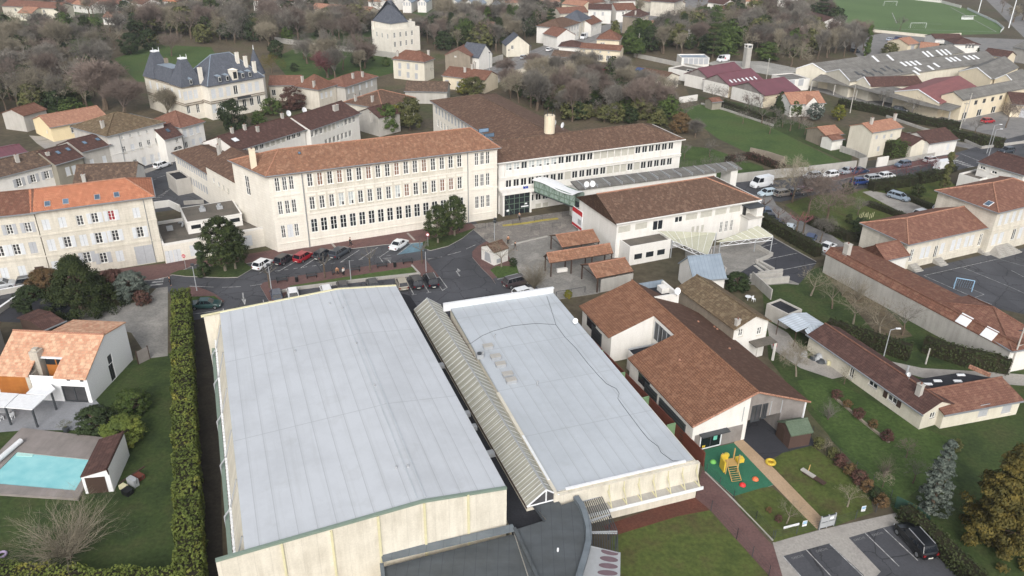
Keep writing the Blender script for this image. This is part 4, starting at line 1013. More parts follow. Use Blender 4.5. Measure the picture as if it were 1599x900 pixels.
b=MB();b.box(1.0,-.2,4.95,L-1.0,.05,5.13,WHITEM);b.box(-.3,1.5,5.2,-.05,9,5.27,WHITEM);b.build('coping',B.root)
b=MB();b.box(-1,Wd-.1,4.9,L,Wd+.15,6.1,WHITEM);b.slab([(-1,Wd+.15,6.16),(L,Wd+.15,6.16),(L,Wd-.4,6.2),(-1,Wd-.4,6.2)],.1,WHITEM)
b.build('far_parapet',B.root)
u0,u1=B.on(q(3,2,560,430))[0],B.on(q(3,2,1135,310))[0]
b=MB();b.box(u0-2.5,-1.5,2.2,u1,-.45,2.35,CONC);b.box(u0-2.5,-1.62,2.1,u1+.1,-1.5,2.45,WHITEM);b.build('ledge',B.root)
for i in range(7):
 u=u0+(u1-u0)*(i+.25)/6.4;b=MB();b.box(u-.05,-1.5,2.36,u+.05,-.5,2.46,CREAMM);b.tube((u,-1.4,2.4),(u,-.5,3.9),.05,.05,5,CREAMM);b.tube((u,-1.0,3.1),(u-.35,-.9,4.3),.045,.045,5,CREAMM);b.tube((u,-.55,3.6),(u,-.5,4.6),.05,.05,5,CREAMM);b.build('bracket',B.root)
cab=[q(2,2,*p)for p in((215,50),(245,140),(272,230),(330,310),(400,380),(470,470),(540,550),(590,600),(650,630),(668,660),(658,690),(700,750),(760,830),(812,899))]+[q(3,2,*p)for p in((850,45),(910,90),(930,130),(1000,180),(1080,185))]
cab2=[q(2,2,272,230),q(2,2,150,222),q(2,2,0,237),q(2,1,1480,270),q(2,1,1410,300),q(2,1,1340,348),q(2,1,1300,352)]
for c_ in(cab,cab2):
 b=MB();b.path([B.onroof(p)[0]+Vector((0,0,.03))for p in c_],.022,4,DGREY);tag(b.build('roof_cable',None,B.A,B.rz),'long black cable snaking down the flat grey hall roof' if c_ is cab else 'thin black cable curving across the far end of the hall roof','cable')
rp=[q(2,1,*p)for p in((1448,375),(1495,440),(1526,488),(1570,550),(1592,588))]+[q(2,2,5,590)]
wh=['nearest the ridge glazing at the top','second from the far end','in the middle beside the fan unit','fourth from the far end','at the near end of the row','alone at the near end, right of the others']
for i,p in enumerate(rp[:5]):
 c,n=B.onroof(p);b=MB();b.box(-.6,-.36,0,.6,.36,.4,LGREY);b.box(-.65,-.4,.4,.65,.4,.47,CONC);r=b.build('roof_vent',None,B.wld(c),B.rz);tag(r,'white roof vent box on the flat hall roof, '+wh[i],'roof vent','white vent boxes on the flat hall roof')
p=q(2,1,1395,435);c,n=B.onroof(p);r=thing('roof_fan','grey roof fan unit beside the white vent boxes','fan',B.wld(c),B.rz);b=MB();b.box(-.4,-.4,0,.4,.4,.55,LGREY);b.build('casing',r);b=MB();b.tube((0,0,.55),(0,0,.7),.3,.3,12,DGREY,True);b.tube((.5,.1,.0),(.5,.1,.75),.16,.16,8,LGREY,True);b.build('fan_cowl',r)
for p,l_ in((q(2,1,1490,315),'thin mast pipe on the far part of the flat hall roof'),(q(2,2,155,610),'bent vent pipe in the middle of the flat hall roof')):
 c,n=B.onroof(p);b=MB();b.tube((0,0,0),(0,0,.6),.07,.07,6,LGREY,True);b.tube((0,0,.6),(.2,0,.62),.07,.07,6,LGREY,True);tag(b.build('vent_pipe',None,B.wld(c)),l_,'pipe')
B.dish([(897,508)],.4)
E0,E1=P((667,466),5.7),P((853,765),5.7);d=(E1-E0).normalized();n_=Vector((-d.y,d.x,0));r=thing('glazed_canopy','long ridged canopy of ribbed translucent panels between the two halls','canopy',(E0 .x,E0 .y,0),math.atan2(d.y,d.x));Lc=(E1-E0).length;hw=2.0
b=MB()
for sg in(1,-1):b.slab([(0,0,5.7),(Lc,0,5.7),(Lc,sg*hw,4.2),(0,sg*hw,4.2)],.08,POLYC)
b.build('panel',r)
b=MB();k=int(Lc/1.0)
for i in range(k+1):
 x=Lc*i/k
 for sg in(1,-1):b.tube((x,0,5.76),(x,sg*hw,4.26),.025,.025,4,WHITEM)
b.tube((0,0,5.76),(Lc,0,5.76),.1,.1,6,LGREY)
for sg in(1,-1):b.box(0,sg*hw-.06,3.95,Lc,sg*hw+.06,4.2,BROWNW)
b.build('rib',r)
b=MB();x=Lc+.02
b.poly([(x,-hw,4.2),(x,hw,4.2),(x,0,5.6)],GLASS)
for p_,q_ in(((x,-hw,4.2),(x,0,5.7)),((x,hw,4.2),(x,0,5.7)),((x,-hw,4.2),(x,hw,4.2)),((x,0,4.2),(x,0,5.7))):b.tube(p_,q_,.08,.08,5,WHITEM)
b.poly([(-.02,hw,4.2),(-.02,-hw,4.2),(-.02,0,5.6)],POLYC)
b.build('gable_frame',r)
b=MB();b.box(0,-hw,0,Lc,hw,3.95,HALLW);b.build('wall',r)
r=thing('link_building','low link roof of black felt in the gap between the two halls','building');b=MB();b.prism([P(p,3.6)for p in((616,455),(640,462),(655,484),(838,785),(862,800),(856,822),(800,836),(780,780))],0,3.6,CREAM,BITUMEN_D);b.build('block',r)
for p in((684,523),(694,573),(722,651),(732,672),(769,711)):
 c=P(p,3.6);b=MB();M=Matrix.Translation(c)@Matrix.Rotation(G.rz,4,'Z');b.box(-.9,-.35,0,.9,.35,.5,LGREY,M);b.build('duct',r)
r=thing('entrance_block','low entrance block with a grey felt roof and a curved parapet','building')
plan=[P(p,4.0)for p in((828,782),(868,776),(877,789),(900,781),(912,802),(919,828),(918,853),(911,880),(900,915),(890,960),(850,975),(802,828),(853,812))]
b=MB();b.prism(plan,0,4.0,CONC,BITUMEN);b.build('block',r)
cur=[P(p,4.0)for p in((899,780),(908,793),(914,808),(919,828),(919,848),(914,870),(906,896),(893,945))]
b=MB();band(b,cur,.55,3.2,4.45,LEAD);b.build('curved_parapet',r)
c=P((871,861),4.0);b=MB();b.tube(c,c+Vector((0,0,.35)),.1,.1,8,WHITEM,True);b.build('vent',r)
b=MB();band(b,[P(p,4.0)for p in((803,828),(822,868),(850,930))],.3,3.9,4.35,BITUMEN);band(b,[P(p,4.0)for p in((828,784),(850,815))],.2,3.9,4.15,DGREY);b.build('kerb',r)
r=thing('front_annex','low dark roofed annex against the front of the large hall','building')
b=MB();b.prism([P(p,3.6)for p in((597,886),(802,834),(850,960),(600,1000))],0,3.6,BEIGE,BITUMEN);b.build('block',r)
b=MB();band(b,[P(p,4.3)for p in((596,872),(700,848),(803,824))],1.0,3.5,4.3,LEAD);b.build('flashed_parapet',r)
b=MB();band(b,[P(p,4.0)for p in((596,880),(602,940),(606,1000))],.35,3.4,4.05,LEAD);b.build('side_parapet',r)
r=thing('slatted_pergola','curved dark slatted pergola beside the grey entrance roof','pergola')
for quad,nb in((((905,785),(939,775),(953,803),(915,815)),12),(((916,817),(953,804),(964,830),(921,831)),12),(((921,833),(964,833),(965,864),(921,853)),11)):
 a_,b_,c_,d_=[P(p,3.3)for p in quad];b=MB()
 for i in range(nb+1):
  t=i/nb;b.tube(a_.lerp(b_,t),d_.lerp(c_,t),.05,.05,4,DGREY)
 b.tube(a_,b_,.07,.07,4,LGREY);b.tube(d_,c_,.07,.07,4,LGREY);b.build('slat_panel',r)
for p in((939,775),(953,804),(964,832),(966,864)):
 c=P(p,3.3);b=MB();b.tube((c.x,c.y,0),c,.06,.06,6,DGREY);b.build('post',r)
r=thing('arched_canopy','pale panelled canopy with a row of oval rooflights at the bottom edge','canopy')
a_,b_,c_,d_=[P(p,3.3)for p in((921,853),(969,863),(968,925),(903,925))]
b=MB();b.slab([a_,b_,c_,d_],.12,LGREY);b.build('panel',r)
ROOFL=m_flat('purple_brown_rooflight',(110,92,98),.25)
for i in range(6):
 t=(i+.35)/6;p0,p1=a_.lerp(d_,t).lerp(b_.lerp(c_,t),.38),a_.lerp(d_,t).lerp(b_.lerp(c_,t),.94);w=(d_-a_).length/6*.33;dd=(p1-p0);e=(d_-a_).normalized();b=MB()
 pts=[p0 .lerp(p1,.5)+dd*.5*math.cos(u)*(1 if math.cos(u)<0 else.96)+e*w*math.sin(u)+Vector((0,0,.04+0))for u in[j*math.pi/9 for j in range(18)]]
 b.slab(pts,.03,ROOFL);b.build('rooflight',r)
for p in(c_,d_.lerp(c_,.2)):b=MB();b.tube((p.x,p.y,0),p,.07,.07,6,DGREY);b.build('post',r)
B=Bld('nursery_school','white nursery school with a wide brown tiled roof and a timber gable','school',(1083.6,663),(1259.6,622),4.0,W=10)
NU=B
far=B.loc(P((900,481),4.0));Wd=far.y;B.W=Wd;L=B.L
uR,zR=B.on((1181,612));zR=max(6.0,min(zR,8.0));uR=L*.55 if not(.4*L<uR<.7*L)else uR
yn0=B.loc(P(n1(412,555),4.0)).y;yn1=B.loc(P(n1(290,428),4.0)).y;xn=B.at(n1(660,425),5.2).x;xn=min(max(xn,4),uR-1.2)
zs=lambda x:4.0+(zR-4.0)*x/uR
def zrt(x):return zR-(zR-3.6)*(x-uR)/(L-uR)
b=MB();o=.45;T=.18
LA=[[(-o,-.4,zs(-o)),(xn,-.4,zs(xn)),(xn,yn0,zs(xn)),(-o,yn0,zs(-o))],[(xn,-.4,zs(xn)),(uR,-.4,zR),(uR,Wd+.4,zR),(xn,Wd+.4,zs(xn))],[(-o,yn1,zs(-o)),(xn,yn1,zs(xn)),(xn,Wd+.4,zs(xn)),(-o,Wd+.4,zs(-o))]]
for p in LA:b.slab([(x,y,z+T)for x,y,z in p],.16,T_NURSERY)
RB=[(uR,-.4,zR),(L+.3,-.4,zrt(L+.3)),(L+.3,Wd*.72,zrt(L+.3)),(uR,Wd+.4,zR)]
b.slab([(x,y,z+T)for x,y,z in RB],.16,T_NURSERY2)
b.tube((uR,-.42,zR+T+.02),(uR,Wd+.4,zR+T+.02),.16,.16,6,T_NURSERY)
for(x0,x1)in((-o,uR),(uR,L+.3)):
 za=zs(x0)if x0<uR else zR;zb=zR if x1<=uR else zrt(x1);b.tube((x0,-.42,za+T),(x1,-.42,zb+T),.12,.12,6,T_SALMON)
B.slopes=[[Vector(v)for v in p]for p in LA+[RB]];B.roof=b.build('roof',B.root)
B.skylight([n1(885,420),n1(970,522)],1.3,1.5)
for p in(n1(725,577),n1(840,338),n1(940,370),n1(958,385),n1(1035,507)):
 c,n=B.onroof(p);b=MB();b.dome(c+Vector((0,0,.15)),.2,.22,T_SALMON,7,2);b.build('tile_vent',B.roof)
mid=L*.475
b=MB()
def wq(p0,p1,m,z0=0,zt=None):
 zt=zt or[4,4];b.poly([(*p0,z0),(*p1,z0),(*p1,zt[1]),(*p0,zt[0])],m)
wq((0,0),(mid,0),WHITE,2.35,[zs(0),zs(mid)])
wq((0,0),(.35,0),WHITE,0,[2.35,2.35]);wq((mid-.5,0),(mid,0),WHITE,0,[2.35,2.35])
wq((0,yn0),(0,0),WHITE,0,[4,4]);wq((0,Wd),(0,yn1),WHITE,0,[4,4]);wq((0,yn1),(xn,yn1),WHITE,0,[zs(0),zs(xn)]);wq((xn,yn0),(0,yn0),WHITE,0,[zs(xn),zs(0)]);wq((xn,yn1),(xn,yn0),WHITE,0,[zs(xn)]*2)
wq((L,0),(L,Wd*.72),WHITE,0,[3.6,3.6]);wq((L,Wd*.72),(uR,Wd),WHITE,0,[3.6,zR]);wq((uR,Wd),(0,Wd),WHITE,0,[zR,4])
wq((mid,0),(mid,7),WHITE,0,[zs(mid)]*2)
b.build('wall',B.root)
b=MB();u2=B.on(n4(768,545))[0]
b.poly([(mid,0,2.75),(L,0,2.75),(L,0,3.6),(uR,0,zR),(mid,0,zs(mid))],GWOOD);b.poly([(u2,0,0),(L,0,0),(L,0,2.75),(u2,0,2.75)],GWOOD);b.poly([(u2,7,0),(u2,0,0),(u2,0,2.75),(u2,7,2.75)],GWOOD)
b.poly([(mid,7,0),(u2,7,0),(u2,7,2.75),(mid,7,2.75)],GREYW);b.poly([(mid,0,2.74),(mid,7,2.74),(u2,7,2.74),(u2,0,2.74)],DGREY)
b.box(.35,.02,0,mid-.5,.1,2.35,GWOOD)
b.build('timber_cladding',B.root)
for p,w,h in((n4(562,480),1.3,2.3),(n4(637,460),.7,2.1)):
 u,z=B.on(p);me,fr,sh,sl,so=win_mesh('dgrey',w,h);x=link('window',me,B.root,(u,-.17,z));link('frame',fr,x)
for p in(n4(450,500),n4(690,450),n4(785,440)):
 u,z=B.on(p);b=MB();b.box(u-.05,-.05,2.8,u+.05,-.004,min(z+1.2,5),LGREY);b.build('cladding_post',B.root)
b=MB();b.box(L-.15,-.12,0,L+.05,-.004,3.6,WHITEM);b.build('corner_post',B.root)
b=MB();b.box(1.2,-.06,.25,3.9,.015,2.2,GLASS_D);b.box(1.2,-.1,.15,3.9,-.04,.27,WHITEM);b.box(3.85,-.1,.15,4.0,-.04,2.25,WHITEM);b.box(2.5,-.09,.25,2.58,-.05,2.2,DGREY);b.box(1.1,-.1,.15,1.22,-.04,2.25,WHITEM);b.build('glazed_door',B.root)
b=MB();b.box(.9,-.75,2.3,4.6,-.004,2.45,DGREY);b.build('awning',B.root)
b=MB();b.box(2.9,-.08,1.1,3.4,-.062,1.9,m_flat('mint_poster',(110,190,170)));b.box(3.3,-.08,1.7,3.6,-.065,2.1,m_flat('pink_poster',(200,110,140)));b.box(1.5,-.08,.35,1.9,-.062,.65,YELP);b.build('window_sticker',B.root)
for p in(q(2,2,467,235),q(2,2,805,590)):
 u,z=B.loc(P(p,2.6)).y,0;b=MB();b.box(-.03,u-1.4,1.9,.0,u+1.4,3.2,GLASS_D);b.box(-.06,u-1.5,3.2,-.004,u+1.5,3.3,DGREY);b.build('window',B.root)
for p in(q(2,2,490,320),q(2,2,830,690),q(2,2,930,790),q(2,2,1040,870)):
 u=B.loc(P(p,1.5)).y;b=MB();b.box(-.12,u-1.5,.0,-.004,u+1.5,2.9,DGREY)
 for i in range(6):b.box(-.16,u-1.4,.2+i*.45,-.12,u+1.4,.28+i*.45,BLACK)
 b.build('shutter',B.root)
b=MB();b.box(1.5,yn0+.3,0,xn-.02,yn0+(yn1-yn0)*.62,2.9,WHITE);b.box(1.6,yn0+.4,2.9,xn-.02,yn0+(yn1-yn0)*.6,2.95,BITUMEN_D)
for y in(yn0+.3,yn0+(yn1-yn0)*.58):b.box(1.5,y,2.9,xn-.02,y+.15,3.15,LGREY)
b.build('courtyard_block',B.root)
b=MB();ym=yn0+(yn1-yn0)*.5
b.box(xn-.06,yn0+.6,3.0,xn-.004,yn1-.6,zs(xn)-.5,DGREY)
for i in range(5):y=yn0+.7+(yn1-yn0-1.4)*i/4;b.box(xn-.1,y-.06,3.0,xn-.06,y+.06,zs(xn)-.5,LGREY)
b.box(xn-.09,ym-.1,3.0,xn-.062,ym+.5,zs(xn)-.6,BLACK);b.build('glazed_strip',B.root)
a_,b_,c_,d_=[B.at(p,6.4)for p in(n1(538,188),n1(695,165),n1(650,68),n1(432,98))]
b=MB();x0,x1,y0,y1=sum((a_.x,d_.x))/2,(b_.x+c_.x)/2,(a_.y+b_.y)/2,(c_.y+d_.y)/2
b.box(x0,y0,3.5,x1,y0+.35,6.5,WHITE);b.box(x0,y1-.35,3.5,x1,y1,6.5,ZINC);b.box(x0,y0+.35,3.5,x0+.35,y1-.35,6.5,ZINC);b.box(x1-.35,y0+.35,3.5,x1,y1-.35,6.5,WHITE);b.box(x0+.35,y0+.35,5.4,x1-.35,y1-.35,5.6,BITUMEN_D);b.box(x0+1.2,y0+.7,5.6,x0+2.6,y0+1.9,5.8,WHITEM);b.box(x1-1.5,y0+2.2,5.6,x1-.35,y0+3.6,6.4,WHITE)
b.build('roof_box',B.root);c=Vector((x1-.3,y0+.2,6.4))
B.slopes.append([Vector((x0,y0,6.5)),Vector((x1,y0,6.5)),Vector((x1,y0+.4,6.5)),Vector((x0,y0+.4,6.5))]);B.dish([n1(705,165)],.5)
P0,P1=P(q(2,2,330,150),1.9),P(q(3,2,1205,130),1.9);P0 .z=P1 .z=0
r=thing('panel_fence','red brown panel fence with green end plates between the flat hall and nursery','fence',P0,math.atan2((P1-P0).y,(P1-P0).x));Lf=(P1-P0).length
b=MB();b.box(0,-.06,0,Lf,.06,1.9,REDFENCE);b.build('panel',r)
for i in range(1,6):
 b=MB();x=Lf*i/6;b.box(x-.08,-1.2,0,x+.08,-.06,2.0,m_flat('pale_green_plate',(128,160,122))if i==1 else MATS['pale_green_plate']);b.build('end_plate',r)
B=Bld('old_house','two storey white house with a mossy tiled roof behind the nursery','house',n1(1068,372),n1(1280,322),5.6,d=n1(752,115))
B.win('f','case',[n1(1107,398),n1(1223,388)],.8,1.2);B.walls(WHITE,mats={'l':RUBBLE});B.gable(1.3,T_MOSS,'y',.55,.3,.35)
B.chimney([n1(1085,348)],.6,.5,.7)
b=MB();u,z=B.on(n1(1220,450));b.slab([(u-1.8,-1.6,2.9),(u+1.8,-1.6,2.9),(u+1.8,-.002,3.0),(u-1.8,-.002,3.0)],.14,GRAVELROOF);b.tube((u-1.5,-1.5,0),(u-1.5,-1.5,2.8),.07,.07,6,GREYW);b.tube((u+1.6,-1.5,0),(u+1.6,-1.5,2.8),.2,.2,6,WHITE);b.build('porch_slab',B.root)
B.winl('f','dark',[(B.L-.3,4)],.1,.1)
B.dish([],.4)
r=house('zinc_building','small building with a blue grey standing seam zinc roof',q(1,2,1135,845),q(1,2,1330,830),3.0,W=6,wall=WHITE,tile=ZINC,roof=('g',2.4,'x'),cat='building')
B=Bld('school_block','three storey pale stone school block with rows of tall windows and an orange brown roof','school',(418.7,273.7),(776,230),14.2,d=(374,256))
B.kl=(P((374,256),14.2)-B.A).dot(B.u)/B.W*10.4;B.W=10.4
SB=B;
a1=lambda x,y:q(1,1,x,y)
cur=['dark','curtain','dark','curtain','dark','case','curtain','dark','dark','curtain','dark','case','curtain','dark','dark','dark','dark']
cur=['curtain' if c=='curtain' else 'case' for c in cur];mx=random.Random(4)
top=B.win('f',cur,(a1(336,226),a1(1270,107),17),.98,2.4,False)
midw=B.win('f',[mx.choice(['case','case','case','half','curtain'])for _ in range(17)],(a1(351,371),a1(1272,243),17),.98,2.4,False)
B.win('f','arch',(a1(365,514),a1(1278,370),17),1.22,2.6,False)
for pts in([a1(132,255),a1(178,249),a1(220,243)],[a1(152,401),a1(196,395),a1(238,388)],[a1(1377,96),a1(1412,91),a1(1447,86)],[a1(1378,231),a1(1412,226),a1(1447,221)],[a1(1380,366),a1(1414,361),a1(1449,355)]):B.win('f','case',pts,.85,2.5,False)
B.win('f','case',[a1(171,549),a1(254,537)],.8,2.4,False);B.win('f','shut',[a1(214,543)],.95,2.4,False)
B.win('l','case',[q(1,0,1545,260)],1.4,3.6,False)
B.walls(STONE);
rise=2.5;B.hip(rise,T_SCHOOL,'x',None,3.2,.55,ridge_m=RIDGE);B.gutter(None,'flr',.55);B.chimney([n2(722,690)],1.0,.8,3.0,BEIGE);B.skylight([a1(270,58)],.5,.6)
zt=sum(h[1]for h in B.holes['f'][:17])/17;zm=sum(h[1]for h in B.holes['f'][17:34])/17;zg=sum(h[1]for h in B.holes['f'][34:51])/17
b=MB();o_=B.on(a1(290,250))[0],B.on(a1(1320,200))[0]
for z,h in((13.6,.5),((zt+zm)/2-.15,.28),((zm+zg)/2+.1,.35),(1.4,.2)):b.box(-.1,-.1,z,B.L+.1,-.002,z+h,STONE)
for u in(0,o_[0]-.5,o_[1],B.L-.6):b.box(u-.05,-.07,0,u+.6,-.003,13.6,STONE)
b.build('cornice',B.root)
b=MB()
for u,z,w,h in B.holes['f'][:34]:
 b.box(u-.62,-.07,z-h/2-.9,u+.62,-.004,z-h/2-.12,STONE2);b.box(u-.58,-.13,z-h/2-.12,u+.58,-.004,z-h/2,STONE2)  # darker weathered stone; its tone also stands in for the relief's shading
 b.box(u-.55,-.1,z+h/2+.05,u+.55,-.004,z+h/2+.22,STONE2);b.poly([(u-.6,-.08,z+h/2+.22),(u+.6,-.08,z+h/2+.22),(u,-.08,z+h/2+.5)],STONE)
us=[h[0]for h in B.holes['f'][:17]]
for a_,c_ in zip(us,us[1:]):b.box((a_+c_)/2-.16,-.06,zm-1.6,(a_+c_)/2+.16,-.005,zt+1.2,STONE2)
us=[h[0]for h in B.holes['f'][34:51]]
for a_ in us:b.poly([(a_+.5,-.05,zg-2.1),(a_+1.2,-.05,zg-2.1),(a_+.85,-.05,zg-1.5)],STONE)
b.build('window_ornament',B.root)
for u in(o_[0],o_[1]):b=MB();b.tube((u,-.2,0),(u,-.2,13.8),.08,.08,6,GUTTER);b.build('downpipe',B.root)
B=Bld('right_wing','long white wing of the school with ribbon windows and a brown tiled roof','school',n3(165,530),n3(1393,374),10.6,W=11.8)
RW=B;
t_='half half half dark half half half half dark2 case case case case blind blind blind blind blind blind dark dark dark case case case'.split()
B.win('f',['half' if s=='half' else 'dark' if s in('dark','dark2','case')else 'blind' for s in t_],(n3(184,571),n3(1320,418),25),1.35,1.55,False)
B.win('f','dark dark dark dark dark dark dark dark dark blind dark dark dark dark dark blind blind blind dark blind dark dark dark dark dark'.split(),(n3(182,684),n3(1310,522),25),1.35,1.6,False)
B.win('f','dark',(n3(384,769),n3(572,740),5),1.3,1.5,False);B.win('f','blind',[n3(430,851),n3(478,843)],1.2,.9,False)
B.walls(WHITE);B.hip(2.3,T_BROWN,'x',.0,6.5,.5,ridge_m=T_WEATH);B.gutter(FRAME,'fr',.5)
zt=B.holes['f'][3][1];zm=B.holes['f'][30][1]
b=MB()
for u,z,w,h in B.holes['f'][:25]:
 for z0,z1 in((zt-1.9,zt+.95),(zm-1.9,zm+.95)):b.box(u-.98,-.12,z0,u-.84,-.003,z1,WHITE)
for z in(zt+1.0,zt-2.0,zm+1.0,zm-2.0):b.box(0,-.18,z-.1,B.L+.1,-.004,z+.1,WHITE)
b.build('pilaster',B.root)
u0,u1=B.on(n3(172,880))[0],B.on(n3(362,870))[0]
b=MB();b.box(u0,-1.6,0,u0+.35,0,4.4,WHITE);b.box(u1-.35,-1.6,0,u1,0,4.4,WHITE);b.box(u0-.3,-1.9,4.4,u1+.3,0,4.95,WHITE);pr=b.build('porch',B.root)
b=MB();b.box(u0+.35,-1.3,0,u1-.35,-1.2,4.4,GLASS_D)
for i in range(6):x=u0+.35+(u1-u0-.7)*i/5;b.box(x-.05,-1.38,0,x+.05,-1.3,4.4,GREENM)
for z in(1.0,2.2,3.3):b.box(u0+.35,-1.36,z,u1-.35,-1.3,z+.08,GREENM)
b.tube((u0+.4,-1.4,4.2),(u0+2.2,-1.4,.4),.04,.04,4,GREENM);b.box(u0+.9,-1.42,.8,u0+1.4,-1.385,1.2,WHITEM);b.box(u1-2.2,-1.42,1.3,u1-.6,-1.385,1.55,WHITEM);b.box(u1-1.4,-1.42,1.8,u1-.9,-1.385,2.1,WHITEM)
b.build('glass_doors',pr)
for px,cols,l_ in(((804,305),((30,60,150),(235,235,235),(200,30,45)),'blue white and red flag hanging over the school entrance'),((817,299),((24,52,140),)*3,'dark blue flag hanging over the school entrance')):
 u,z=B.on(px);r=thing('flag',l_,'flag',B.wld((u,-.05,z)),B.rz)
 b=MB();b.tube((0,0,-1.2),(.0,-1.3,1.6),.03,.03,5,WHITEM);b.build('pole',r)
 b=MB()
 for i,c in enumerate(cols):
  m=MATS.get('flag_%d_%d_%d'%c)or m_flat('flag_%d_%d_%d'%c,c,.8);x=-.5+.34*i;k_=.08*(i%2);b.poly([(x,-1.0-k_,.1),(x+.34,-1.08+k_,0),(x+.34,-1.08+k_,1.35),(x,-1.0-k_,1.5)],m)
 b.build('cloth',r)
B=Bld('rear_wing','long rear wing of the school with a broad brown hipped roof','school',(675.5,158),(783,224),10.6,W=17)
r0=lambda x,y:q(0,1,x,y)
B.win('f','gshut',(r0(1125,690),r0(1330,815),11),1.1,1.8,False);B.win('f','case',(r0(1135,775),r0(1215,815),5),1.1,1.8,False)
B.walls(STONE);_L=B.L;B.L+=4.6;B.hip(2.45,T_BROWN,'x',None,0,.5,ridge_m=T_WEATH);B.L=_L;B.gutter(None,'fl',.5);B.skylight([r0(1420,815),r0(1455,845)],2.2,.8)
c,n=B.onroof((858,200));b=MB();b.tube((c.x,c.y,c.z-1),(c.x,c.y,c.z+2.6),1.1,1.1,12,BEIGE,True)
for i in range(6):a_=i*1.05;b.tube((c.x+math.cos(a_),c.y+math.sin(a_),c.z+2.6),(c.x+math.cos(a_),c.y+math.sin(a_),c.z+3.6),.05,.05,4,DGREY)
b.build('chimney',B.roof);B.dish([n3(520,270),n3(545,290),n3(597,305)],.6)
B=Bld('rear_left_wing','long white windowed left rear wing of the school with small chimneys','school',n2(570,556),n2(1140,380),7.8,d=n2(330,492));
LW=B;B.W=10.2
B.win('f','dark dark dark dark dark blind blind blind blind dark dark dark'.split(),(n2(600,575),n2(1095,420),12),1.1,1.6,False);B.walls(WHITE);B.gable(2.0,T_DARK,'x',.5,.45,.0);B.gutter(None,'f',.45,-.1)
B.chimney([n2(543,412),n2(648,385),n2(755,400),n2(958,290)],.6,.5,1.0);B.skylight([n2(568,470)],1.4,1.4,WHITEM);B.dish([n2(1008,275),n2(1138,248)],.7)
B=Bld('end_left_wing','white end pavilion of the left rear wing with awning windows under a brown roof','school',n2(1187,384),n2(1588,246),7.8,W=10.4)
B.win('f','dark dark dark blind blind blind half half dark dark dark dark dark'.split(),(n2(1205,420),n2(1550,298),11),.95,1.5,False);B.win('f','dark',(n2(1320,478),n2(1520,425),7),.95,1.6,False);B.walls(WHITE);B.gable(2.1,T_DARK,'x',.5,.45,.2);B.gutter(None,'f',.45,-.1);B.chimney([n2(1400,225)],1.6,.6,1.2)
B=Bld('street_wing','low pale wing of the school along the side street with a brown roof','school',n2(62,580),n2(338,742),6.8,W=8.6)
B.win('f','gshut',(n2(95,635),n2(325,775),13),.85,1.7,False);B.win('f','gshut',(n2(110,760),n2(330,875),12),.85,1.6,False);B.walls(STONE);B.hip(1.7,T_BROWN,'x',None,0,.4);B.gutter(None,'fl',.4)
B.chimney([n2(440,530),n2(435,580)],.7,.5,1.6)
B=Bld('middle_wing','tall pale middle wing of the school between the street wing and the main block','school',n2(322,676),n2(614,838),9.8,W=11)
B.win('f','dark',[n2(388,805),n2(430,835)],.9,1.0);B.win('f','blind',[n2(470,865),n2(510,892)],.9,1.0);B.walls(STONE);B.gable(2.2,T_BROWN,'x',.5,.35,.1,wall=STONE)
B=Bld('service_block','low flat roofed white service block in front of the school','building',q(1,0,1016,640),a1(110,520),3.3,W=11)
B.win('f','shut',[q(1,0,1060,712),q(1,0,1112,708)],1.2,2.3,False);B.win('f','shut',(q(1,0,1225,660),a1(-60,610),7),2.0,2.0,False)
B.walls(STONE);B.flat(GRAVELROOF,.35,.3,WHITE)
u0,u1=B.at(q(1,0,1165,490),5.4),B.at(q(1,0,1512,440),5.4);y1=B.at(q(1,0,1130,400),5.4).y
b=MB();x0,x1,y0=u0 .x,u1 .x,u0 .y;y1=max(y1,y0+4);b.box(x0,y0,3.1,x1,y1,5.2,WHITE);b.box(x0-.1,y0-.1,5.2,x1+.1,y1+.1,5.4,WHITE);b.box(x0+.2,y0+.2,5.4,x1-.2,y1-.2,5.42,GRAVELROOF)
for i in range(4):b.box(x0+.6+i*2.2,y0-.03,4.0,x0+2.2+i*2.2,y0-.004,4.7,GLASS_D)
b.build('raised_block',B.root)
for p in(q(1,0,1265,415),q(1,0,1372,400)):c=B.at(p,5.5);b=MB();b.box(c.x-.5,c.y-.5,5.4,c.x+.5,c.y+.5,5.9,LGREY);b.tube((c.x,c.y,5.9),(c.x,c.y,6.3),.25,.35,8,LGREY,True);b.build('roof_vent',B.root)
c=B.at(q(1,0,1130,500),3.3);b=MB();b.path([Vector((c.x+.3*math.sin(i),c.y-1.5+i*.5,3.4+.4*math.sin(i*.8)))for i in range(8)],.18,7,LGREY);b.box(c.x-2.6,c.y-2.5,3.3,c.x-1.6,c.y-1.7,4.0,LGREY);b.build('duct',B.root)
house('garage','small flat roofed grey garage beside the side street',q(1,0,1097,232),q(1,0,1190,214),3.2,d=q(1,0,1020,186),roof=('f',.2),wall=GREYW,tile=BITUMEN_D,cat='garage',wins=[('f','shut',[q(1,0,1143,292)],2.4,2.2)],gutter=False)
e=lambda x,y:q(1,2,x,y)
B=Bld('annex','white two storey annex with a large brown roof and green glass footbridge','school',e(655,492),e(1535,345),6.8,d=e(530,316))
AX=B;
B.win('f','blind',[e(700,533),e(805,513)],2.4,1.2,False);B.win('f','dark',[e(1040,472)],1.7,1.2,False);B.win('f','blind',(e(1120,455),e(1392,407),4),2.5,1.2,False);B.win('f','dark',[e(910,508)],2.2,1.9,False)
B.win('f','blind',(e(1127,540),e(1187,528),3),.6,1.4,False);B.win('f','case',(e(1305,520),e(1370,508),3),.7,2.2,False)
B.walls(WHITE);B.hip(2.8,T_BROWN,'x',.0,7.2,.45,ridge_m=T_SALMON);B.gutter(FRAME,'fr',.45)
